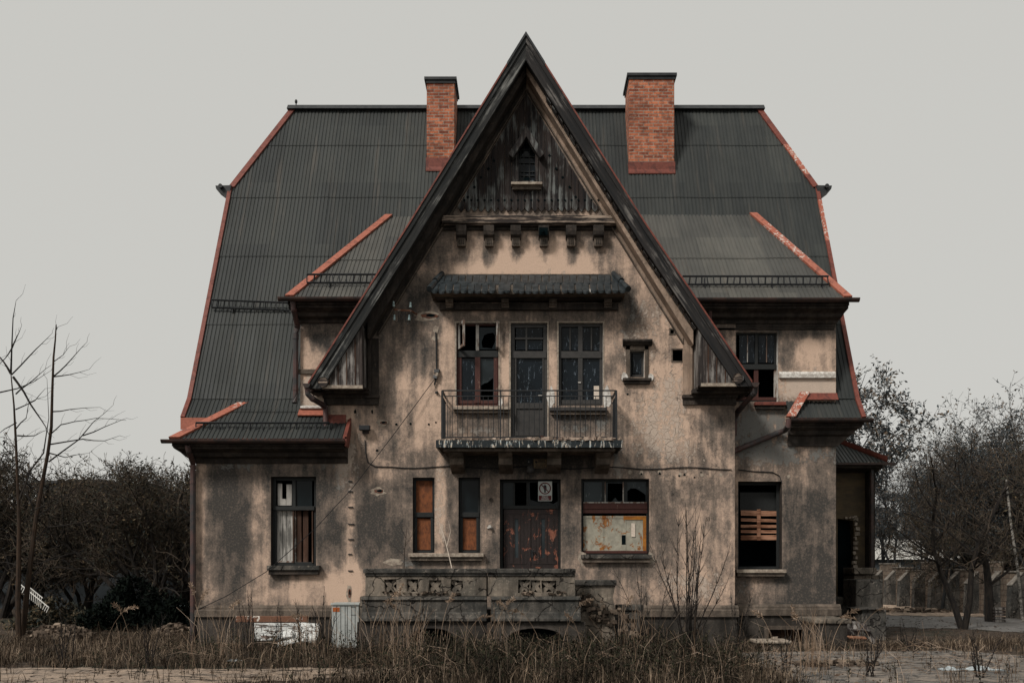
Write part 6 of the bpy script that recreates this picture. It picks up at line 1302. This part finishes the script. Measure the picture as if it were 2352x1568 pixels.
# dark evergreen mound at the left
def mound(name, label, loc, rx, ry, h, n, mat, s=.07, cat='bush', kind=None, group=None, seed=1):
    rg = random.Random(seed); m = MB()
    for k in range(n):
        th = rg.uniform(0, 6.283); q = rg.random() ** .4; zz = rg.random(); f = math.sqrt(max(0, 1 - zz ** 2)) * (1 + .25 * math.sin(th * 5 + zz * 4)); p = Vector((rx * q * f * math.cos(th), ry * q * f * math.sin(th), h * zz * (.8 + .3 * math.sin(th * 3 + 1)))); a = Vector((rg.gauss(0, 1), rg.gauss(0, 1), rg.gauss(.4, 1))).normalized(); b = a.cross(Vector((rg.gauss(0, 1), rg.gauss(0, 1), rg.gauss(0, 1)))).normalized(); e = s * rg.uniform(.5, 1.4)
        m.face([p, p + a * e + b * e * .35, p + a * e * 2, p + a * e - b * e * .35])
    o = m.build(name, mat); o.location = loc; tag(o, label, cat, group, kind); return o
mound('evergreen_bush', 'low black green evergreen bush left of the house', at(300, 27), 1.35, .9, 1.35, 9000, 'leafg'); mound('evergreen_bush', 'smaller dark evergreen bush by the left house corner', at(405, 26), .8, .6, .85, 4000, 'leafg', seed=3)
mound('ivy_bush', 'dark undergrowth bush at the foot of the left trees', at(120, 27), 1.2, .7, .8, 3500, 'leafd', seed=4)
# distant woods: uncountable
def wood_band(name, px0, px1, d0, d1, h, n, mat, seed, s=.4):
    rg = random.Random(seed); m = MB()
    for k in range(n):
        dp = rg.uniform(d0, d1); px = rg.uniform(px0, px1); x = (px - 1208) * dp / 2200; top = h * (.75 + .4 * mnoise.noise(Vector((px * .011, dp * .05, seed)))); z = GZ + top * rg.random() ** .8; p = Vector((x, dp - 22, z)); a = Vector((rg.gauss(0, 1), rg.gauss(0, .4), rg.gauss(0, 1.3))).normalized(); b = a.cross(Vector((0, 1, .3))).normalized(); e = s * rg.uniform(.4, 1.3)
        m.face([p, p + a * e + b * e * .4, p + a * e * 2, p + a * e - b * e * .4])
    o = m.build(name, mat); tag(o, kind='stuff'); return o
o = wood_band('distant_wood', -600, 460, 52, 62, 4.3, 22000, 'leafd', 5); tag(o, 'mass of dark undergrowth behind the left thicket', 'undergrowth')
o = wood_band('distant_wood', 2230, 2500, 48, 58, 4.2, 7000, 'leafd', 6); tag(o, 'dark undergrowth beyond the brick fence at the right', 'undergrowth')
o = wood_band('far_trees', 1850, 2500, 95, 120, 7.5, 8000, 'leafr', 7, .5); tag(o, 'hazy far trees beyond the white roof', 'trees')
o = wood_band('far_trees', -400, 600, 110, 130, 6.0, 9000, 'leafd', 8, .6); tag(o, 'far tree line at the left', 'trees')

# ================================================================ grass, weeds, reeds
def weed_density(x, y):
    d = 1.0
    if -6.1 < y < -5.05 and x < 1: d *= .04 if x < -3.2 else .3
    if y < -6.1 and x < -3.0: d *= .03 if x < -4.6 else .25
    if x > 4.2 and y < -1.9: d *= .05 if x < 8.5 else .35
    d *= .45 + .9 * max(0, mnoise.noise(Vector((x * .9, y * .9, 5))) + .35)
    if x > 9.5 and y > 1: d *= .06
    return d
def tuft(m, x, y, z, h, n, wdt, lean, seg=2):
    for k in range(n):
        a = U(0, 6.283); b = U(0, 1) ** .7 * lean; px_, py_ = x + random.gauss(0, .05), y + random.gauss(0, .05); L = h * U(.5, 1.15); ca, sa = math.cos(a), math.sin(a); wx, wy = -sa * wdt, ca * wdt; i = len(m.v)
        q = 0.0; zz = z; X_, Y_ = px_, py_
        for s_ in range(seg + 1):
            t = s_ / seg; r_ = b * t * t * L; hz = L * t * (1 - .35 * b * t); ww = (1 - t * .85)
            m.v.append((px_ + ca * r_ - wx * ww, py_ + sa * r_ - wy * ww, z + hz)); m.v.append((px_ + ca * r_ + wx * ww, py_ + sa * r_ + wy * ww, z + hz))
        for s_ in range(seg): j = i + s_ * 2; m.f.append((j, j + 1, j + 3, j + 2))
m = MB()
for k in range(19000):
    x = U(-12.5, 12.5) if k < 14500 else U(-19, 19); y = -8 + 11 * rnd() ** 1.25 + (U(0, 9) if k > 16500 else 0)
    if y > -.15 and -7.7 < x < 9.8: continue
    if -4 < x < 2.6 and y > -1.95: continue
    if rnd() > weed_density(x, y): continue
    tuft(m, x, y, gz(x, y), U(.10, .34) * (1.2 if y < -4 else 1), 6, .006, .9)
o = m.build('dry_grass', 'grass'); tag(o, 'matted dry brown grass around the house', 'grass', kind='stuff')
m = MB()
for k in range(5200):
    x = U(-14, 14); y = U(-8, 12)
    if y > -.1 and -7.7 < x < 9.6: continue
    if -4 < x < 2.6 and y > -1.95: continue
    s_ = U(.02, .06); i = len(m.v); a = U(0, 6.28); z = gz(x, y) + U(.005, .05)
    m.v += [(x + s_ * math.cos(a + q) * (1 if q in (0, 3.14) else .5), y + s_ * math.sin(a + q), z + U(-.01, .02)) for q in (0, 1.57, 3.14, 4.71)]; m.f.append((i, i + 1, i + 2, i + 3))
o = m.build('leaf_litter', 'litter'); tag(o, 'fallen leaves scattered over the ground', 'leaves', kind='stuff')
m = MB(); ms = MB()
def weedstalk(x, y, h, nl, s=.03):
    z = gz(x, y); a = U(0, 6.28); b = U(0, .3); pts = [(x, y, z), (x + .4 * b * h * math.cos(a), y + .4 * b * h * math.sin(a), z + h * .5), (x + b * h * math.cos(a), y + b * h * math.sin(a), z + h)]; ms.tube(pts, .005, .002, n=3, cap=False)
    for k in range(nl):
        t = U(.1, 1); q = Vector(pts[0]).lerp(Vector(pts[1]), t * 2) if t < .5 else Vector(pts[1]).lerp(Vector(pts[2]), t * 2 - 1); c = U(0, 6.28); d = Vector((math.cos(c), math.sin(c), U(-.1, 1.0))).normalized(); b_ = d.cross(Vector((0, 0, 1))).normalized(); e = s * U(.6, 1.5)
        m.face([q, q + d * e + b_ * e * .35, q + d * e * 2.1, q + d * e - b_ * e * .35])
for k in range(9500):
    x = U(-9, 7.5); y = U(-7.9, -1.0)
    dens = (math.exp(-((x - .8) / 2.9) ** 4) + .28 * math.exp(-((x + 4.5) / 2) ** 2)) * (1 if y < -2 else .5) * (.4 + 1.2 * max(0, mnoise.noise(Vector((x * 1.1, y * 1.1, 9))) + .4))
    if -4.2 < x < 2.8 and y > -2.1: continue
    if x > 4.4: dens *= .45
    if x < -3.2 and y < -5: dens *= .12
    if rnd() > dens + .02: continue
    hh = U(.2, .62) * (.8 if -2 < x < 2.5 and y > -4 else 1); weedstalk(x, y, hh, int(9 + hh * 12))
o = m.build('leafy_weeds', 'weed'); tag(o, 'dense dark leafy weeds in front of the porch', 'weeds', kind='stuff'); setp(ms.build('stems', 'weedstem'), o); bpy.data.objects['stems'].name = 'weed_stems'
# loose dry stems
m = MB()
for k in range(420):
    x = random.gauss(.5, 4.2); y = U(-8, -.9)
    if -4.2 < x < 2.8 and y > -2.1: continue
    if abs(x) > 12 or (x < -3.2 and y < -4.9) or (x > 4 and rnd() < .6): continue
    h = U(.35, .9); a = U(0, 6.28); b = U(.05, .8) ** 1.3; z = gz(x, y); m.tube([(x, y, z), (x + .3 * b * h * math.cos(a), y + .3 * b * h * math.sin(a), z + h * .55), (x + b * h * math.cos(a), y + b * h * math.sin(a), z + h * (1 - .3 * b))], .0045, .002, n=3, cap=False)
for k in range(260):
    cx_ = random.choice(((880, 18.9, 60), (960, 18.7, 45), (520, 18.8, 60), (730, 18.4, 50), (1130, 18.0, 60), (1460, 18.6, 60), (1870, 17.0, 50)))
    x, y, _ = at(cx_[0] + random.gauss(0, cx_[2] * .5), cx_[1] + random.gauss(0, .25)); h = U(.5, 1.25); a = U(0, 6.28); b = U(.0, .6) ** 1.3; z = gz(x, y); m.tube([(x, y, z), (x + .3 * b * h * math.cos(a), y + .1 * b * h * math.sin(a), z + h * .55), (x + b * h * math.cos(a), y + .3 * b * h * math.sin(a), z + h * (1 - .3 * b))], .005, .0022, n=3, cap=False)
for k in range(420):    # flattened tangle
    x = U(-9, 9); y = U(-7.8, -2.6); a = U(0, 6.28); L = U(.2, .7); z = gz(x, y) + U(.04, .35)
    if x < -3.2 and y < -4.8: continue
    m.tube([(x, y, z), (x + L * .5 * math.cos(a), y + L * .5 * math.sin(a), z + U(.02, .12)), (x + L * math.cos(a), y + L * math.sin(a), z - U(0, .1))], .004, .002, n=3, cap=False)
o = m.build('dry_stems', 'reed'); tag(o, 'pale dry stalks standing among the weeds', 'stems', kind='stuff')
def reed(px, dp, h, lean, seed, lb):
    rg = random.Random(seed); x, y, _ = at(px, dp); z = gz(x, y); t = empty('dry_reed', (x, y, z), lb, 'reed', 'tall dry reeds in front of the house'); m = MB(); pts = []
    for k in range(8): u = k / 7; pts.append(Vector((x + lean * u ** 2.2 * h * .5, y, z + h * u * (1 - .12 * abs(lean) * u * u))))
    m.tube(pts, .0065, .003, n=4, cap=False); setp(m.build('stalk', 'reed'), t); m = MB(); d = (pts[-1] - pts[-2]).normalized() + Vector((lean * .4, 0, -.25 * abs(lean)))
    for k in range(60):
        u = rg.random() * .26; p = pts[-1] + d * (u - .04) + Vector((rg.gauss(0, .012), rg.gauss(0, .012), -abs(lean) * u * u * 2)); e = rg.uniform(.02, .05); a = Vector((rg.gauss(lean, .5), rg.gauss(0, .5), rg.gauss(.3, .5))).normalized(); b = a.cross(Vector((0, 1, .2))).normalized(); m.face([p, p + a * e + b * e * .16, p + a * e * 1.8, p + a * e - b * e * .16])
    setp(m.build('plume', 'reed'), t)
for i, (px, dp, h, ln) in enumerate(((1130, 18.6, 1.15, .5), (1190, 17.4, 1.1, -.4), (1290, 18, 1.2, .6), (1245, 17.6, 1.05, -.7), (1010, 18.2, 1.15, .3), (870, 19, 1.2, .4), (900, 18.6, 1.3, .2), (940, 18.3, 1.1, -.5), (1060, 17.5, .9, .7), (1420, 18.4, 1.1, .3), (1840, 16.5, .95, -.2), (1905, 17, 1.05, .6), (1960, 18.5, 1.1, .9), (1780, 17.5, .95, -.5), (2010, 17.6, .95, -.8), (440, 18.6, 1.25, .3), (240, 18, 1.1, .7), (300, 18.6, 1.0, -.4), (505, 18.2, 1.1, .4), (620, 17.6, 1.0, .8), (1340, 17, .9, -.4), (460, 19.8, 1.3, -.2))):
    reed(px, dp, h, ln, i + 50, 'tall dry reed with a pale drooping plume rising from the weeds')

# ================================================================ things standing around
t = empty('electric_cabinet', (X(792, -.6), -.6, GZ), 'pale grey electric cabinet with an orange label beside the porch', 'cabinet')
cY = -.7; m = MB(); m.box(X(762, cY), X(824, cY), cY, -.15, GZ - .05, Z(1389, cY)); m.build('body', 'cab', t, bevel=.012); m = MB(); m.box(X(760, cY), X(826, cY), cY - .03, -.12, Z(1389, cY), Z(1384, cY)); m.build('lid', 'cab', t, bevel=.008)
m = MB(); m.pbox(764, 780, 1394, 1404, cY - .006, .004); m.build('warning_label', 'orange', t); m = MB(); [m.pbox(u, u + 1.2, 1391, 1470, cY - .004, .003) for u in (772, 782, 792, 797, 807, 815)]; m.pbox(806, 818, 1393, 1394, cY - .005, .004); m.pbox(806, 818, 1411, 1412, cY - .005, .004); m.build('door_grooves', 'fgrey', t)
dY = -.75; m = MB(); m.pbox(541, 706, 1414, 1428, dY + .1, .12); tag(m.build('flaking_beam', 'rustbeam', bevel=.01), 'long brown flaking beam resting on the white door panels', 'beam')
t = empty('white_door', (X(640, dY), dY, GZ), 'white peeling panelled door lying on its side under the window', 'door'); m = MB(); m.pbox(584, 684, 1430, 1470, dY, .05); m.build('leaf', 'whitepaint', t, bevel=.006); m = strip3(PP(600, 1456, dY - .12), PP(672, 1446, dY - .1), (.02, -.1, -.13), .02, (0, -1, .2)); m.build('split_panel', 'whitepaint', t, fixn=True); m = MB(); m.pbox(584, 600, 1430, 1466, dY - .02, .02); m.pbox(670, 684, 1430, 1470, dY - .02, .02); m.pbox(600, 670, 1430, 1436, dY - .02, .02); m.pbox(600, 670, 1450, 1454, dY - .02, .02); m.build('rails', 'whitepaint', t, bevel=.004)
m = strip3(PP(686, 1428, dY), PP(735, 1432, dY - .05), (-.05, -.1, -.42), .03, (0, -1, .2)); tag(m.build('white_board', 'whitepaint', fixn=True), 'broken white board leaning right of the lying door', 'board')
m = strip3(PP(640, 1474, dY - .3), PP(730, 1452, dY - .25), (0, -.1, -.1), .03, (0, -1, .2)); tag(m.build('broken_board', 'whitepaint', fixn=True), 'narrow white slat slanting in the weeds below the door', 'slat')
for i, (px, dp, w_, h_, lb) in enumerate(((540, 18.4, .14, .03, 'white crumpled scrap on the grass under the left window'), (2230, 16.6, .55, .06, 'crumpled white plastic sheet lying at the lower right'), (120, 23.5, .2, .10, 'white plastic bag below the tilted rack'), (755, 18.6, .07, .03, 'small white scrap in the weeds'))):
    x, y, _ = at(px, dp); m = MB(); rg = random.Random(i); nx = 14
    for a in range(nx):
        for b in range(6): m.v.append((x - w_ + 2 * w_ * a / (nx - 1), y - .12 + .05 * b, gz(x, y) + .02 + h_ * (rg.random() * 1.4 + math.sin(a * .9)) * math.sin(math.pi * b / 5) * math.sin(math.pi * a / (nx - 1) + .1)))
    for a in range(nx - 1):
        for b in range(5): j = a * 6 + b; m.f.append((j, j + 6, j + 7, j + 1))
    tag(m.build('plastic_sheet', 'plastic'), lb, 'litter')
t = empty('tilted_rack', at(80, 26), 'white metal rack with short prongs tilted against the left bank', 'rack'); rY = 4.0; m = MB(); A = Vector(PP(48, 1342, rY)); B = Vector(PP(112, 1394, rY)); dn = Vector((-.05, 0, .16))
m.tube([A, B], .014, n=4); m.tube([A.lerp(B, .3) + dn, A.lerp(B, .85) + dn], .012, n=4); o = m.build('rails', 'farwhite'); setp(o, t); m = MB()
for k in range(16): p = A.lerp(B, k / 15.); m.tube([p + (dn if 4 < k < 13 else Vector((0, 0, 0))), p + Vector((-.07, 0, -.14))], .011, n=4)
part(m, 'prong', 'farwhite', t, split=True)
def heap(name, lb, cx, dp, rx, ry, h, n, seed, s=(.03, .12)):
    rg = random.Random(seed); x0, y0, _ = at(cx, dp); m = MB()
    for k in range(n): a = rg.uniform(0, 6.28); q = rg.random() ** .5; x = x0 + rx * q * math.cos(a); y = y0 + ry * q * math.sin(a); e = rg.uniform(*s); m.rock((x, y, GZ + h * (1 - q * q) + rg.uniform(-.05, .03)), e, e, e * .6)
    tag(m.build(name, 'rubble'), lb, 'rubble', kind='stuff')
heap('rubble_heap', 'pale heap of broken stone at the left behind the bare trees', 135, 23.5, .95, .6, .32, 520, 1, (.02, .10)); heap('rubble_heap', 'small pale rubble heap left of the house corner', 400, 25, .5, .4, .28, 240, 2, (.02, .09)); heap('rubble_heap', 'scattered brick rubble along the fence foot', 2100, 38, 2.4, 1.2, .08, 260, 3); heap('rubble_heap', 'pale brick debris by the landing', 1915, 17.6, .9, .3, .05, 120, 4, (.02, .07)); heap('rubble_heap', 'debris strewn before the stair flank', 1440, 20, .7, .3, .12, 160, 5, (.02, .07))
# brick fence with buttresses running back on the right
fx_ = 17.0; t = empty('brick_fence', (fx_, 18, GZ), 'old block fence wall with sloping buttresses running back on the right', 'fence')
m = MB(); y = 3.0; k = 0
while y < 25:
    L = 1.62; h = 1.54 + .12 * math.sin(k * 2.3) + (.12 if k % 3 == 0 else 0); m.box(fx_, fx_ + .3, y, y + L, GZ - .1, h); y += L; k += 1
m.build('wall', 'wallbrick', t, bevel=.02); m = MB(); y = 3.0; k = 0
while y < 25:
    h = 1.54 + .12 * math.sin(k * 2.3) + (.12 if k % 3 == 0 else 0); m.box(fx_ - .04, fx_ + .34, y, y + 1.6, h, h + .05); y += 1.62; k += 1
m.build('coping', 'cap', t)
for k in range(13):
    y = 4.2 + k * 1.62; m = MB(); m.prism([(fx_ - .48, GZ - .1), (fx_ - .001, GZ - .1), (fx_ - .001, 1.42), (fx_ - .42, .98)], y, y + .32); b_ = m.build('buttress', 'darkstone', t, fixn=True); m = MB(); m.prism([(fx_ - .44, .98), (fx_ - .02, 1.42), (fx_ - .02, 1.45), (fx_ - .45, 1.01)], y - .01, y + .33); m.build('sloped_cap', 'cap', b_, fixn=True)  # darker material stands in for the shaded sides of the buttresses
m = MB(); x, y, _ = at(2292, 31); [m.box(x - .17, x + .17, y - .17, y + .17, GZ + .1 * q, GZ + .1 * q + .07) for q in range(5)]; tag(m.build('crate', 'woodV2'), 'small slatted crate standing at the foot of the brick fence', 'crate')
# garden wall and wire rail at the left
x0, y0, _ = at(60, 40); x1 = at(470, 40)[0]; m = MB(); m.box(x0 - 3, x1, y0, y0 + .2, GZ, 1.52); w_ = empty('garden_wall', (x0, y0, GZ), 'long dark concrete garden wall behind the left thicket', 'wall'); setp(m.build('panel', 'farwall'), w_); m = MB(); m.box(x0 - 3, x1, y0 - .03, y0 + .23, 1.52, 1.58); setp(m.build('coping', 'trim'), w_)
x0, y0, _ = at(355, 28); x1 = at(440, 28)[0]; m = MB(); m.tube([(x0, y0, Z(1391, 6)), (x1, y0, Z(1391, 6))], .02, n=5); [m.tube([(q, y0, GZ), (q, y0, Z(1391, 6))], .02, n=5) for q in (x0, (x0 + x1) / 2, x1)]; tag(m.build('pipe_rail', 'ceramic'), 'low pale pipe rail left of the house corner', 'rail')
# far buildings
def block(name, lb, px0, px1, dp, pyt, mat, roofm, win=True, depth=10):
    x0, x1 = at(px0, dp)[0], at(px1, dp)[0]; y = dp - 22; zt = Z(pyt, y); t = empty(name, ((x0 + x1) / 2, y, GZ), lb, 'building'); m = MB(); m.box(x0, x1, y, y + depth, GZ, zt); setp(m.build('wall', mat), t); m = MB(); m.box(x0 - .3, x1 + .3, y - .3, y + depth, zt, zt + .35); setp(m.build('roof', roofm), t)
    if win:
        n = max(2, int((x1 - x0) / 3)); fl = max(1, int((zt - GZ) / 3))
        for f in range(fl):
            for k in range(n): cx = x0 + (x1 - x0) * (k + .5) / n; m = MB(); m.box(cx - .6, cx + .6, y - .03, y + .05, GZ + 1 + 3 * f, GZ + 2.4 + 3 * f); setp(m.build('window', 'glass'), t)
block('flat_block', 'dark flat roofed block showing over the left thicket, leftmost', 83, 160, 110, 1110, 'farwall', 'roofcap'); block('flat_block', 'dark flat roofed block, middle one of three at the left', 166, 240, 112, 1108, 'farwall', 'roofcap'); block('flat_block', 'lower grey block right of the two dark blocks', 244, 335, 100, 1133, 'farwall', 'roofcap')
t = empty('white_roofed_shed', at(2080, 75), 'low dark shed with a wide white roof beyond the brick fence', 'building'); y = 53; x0, x1 = at(1940, 75)[0], at(2185, 75)[0]
m = MB(); m.box(x0, x1, y, y + 12, GZ, Z(1283, y)); setp(m.build('wall', 'farwall'), t); m = MB(); m.prism([(x0 - .5, Z(1284, y)), (x1 + .5, Z(1284, y)), (x1 + .5, Z(1277, y)), (at(2110, 75)[0], Z(1240, y)), (x0 - .5, Z(1234, y))], y - .4, y + 12); setp(m.build('roof', 'farwhite', fixn=True), t); m = MB(); m.box(at(2052, 75)[0], at(2068, 75)[0], y - .05, y, GZ, Z(1291, y)); setp(m.build('door', 'farlight'), t)
block('pale_house', 'distant pale house with dark roof above the white shed', 2036, 2056, 150, 1176, 'farlight', 'roofcap', True); block('dark_house', 'distant dark house left of the pale one', 2014, 2034, 140, 1170, 'farwall', 'roofcap', False); block('pale_house', 'second distant pale house further right', 2078, 2104, 160, 1182, 'farlight', 'roofcap', True)
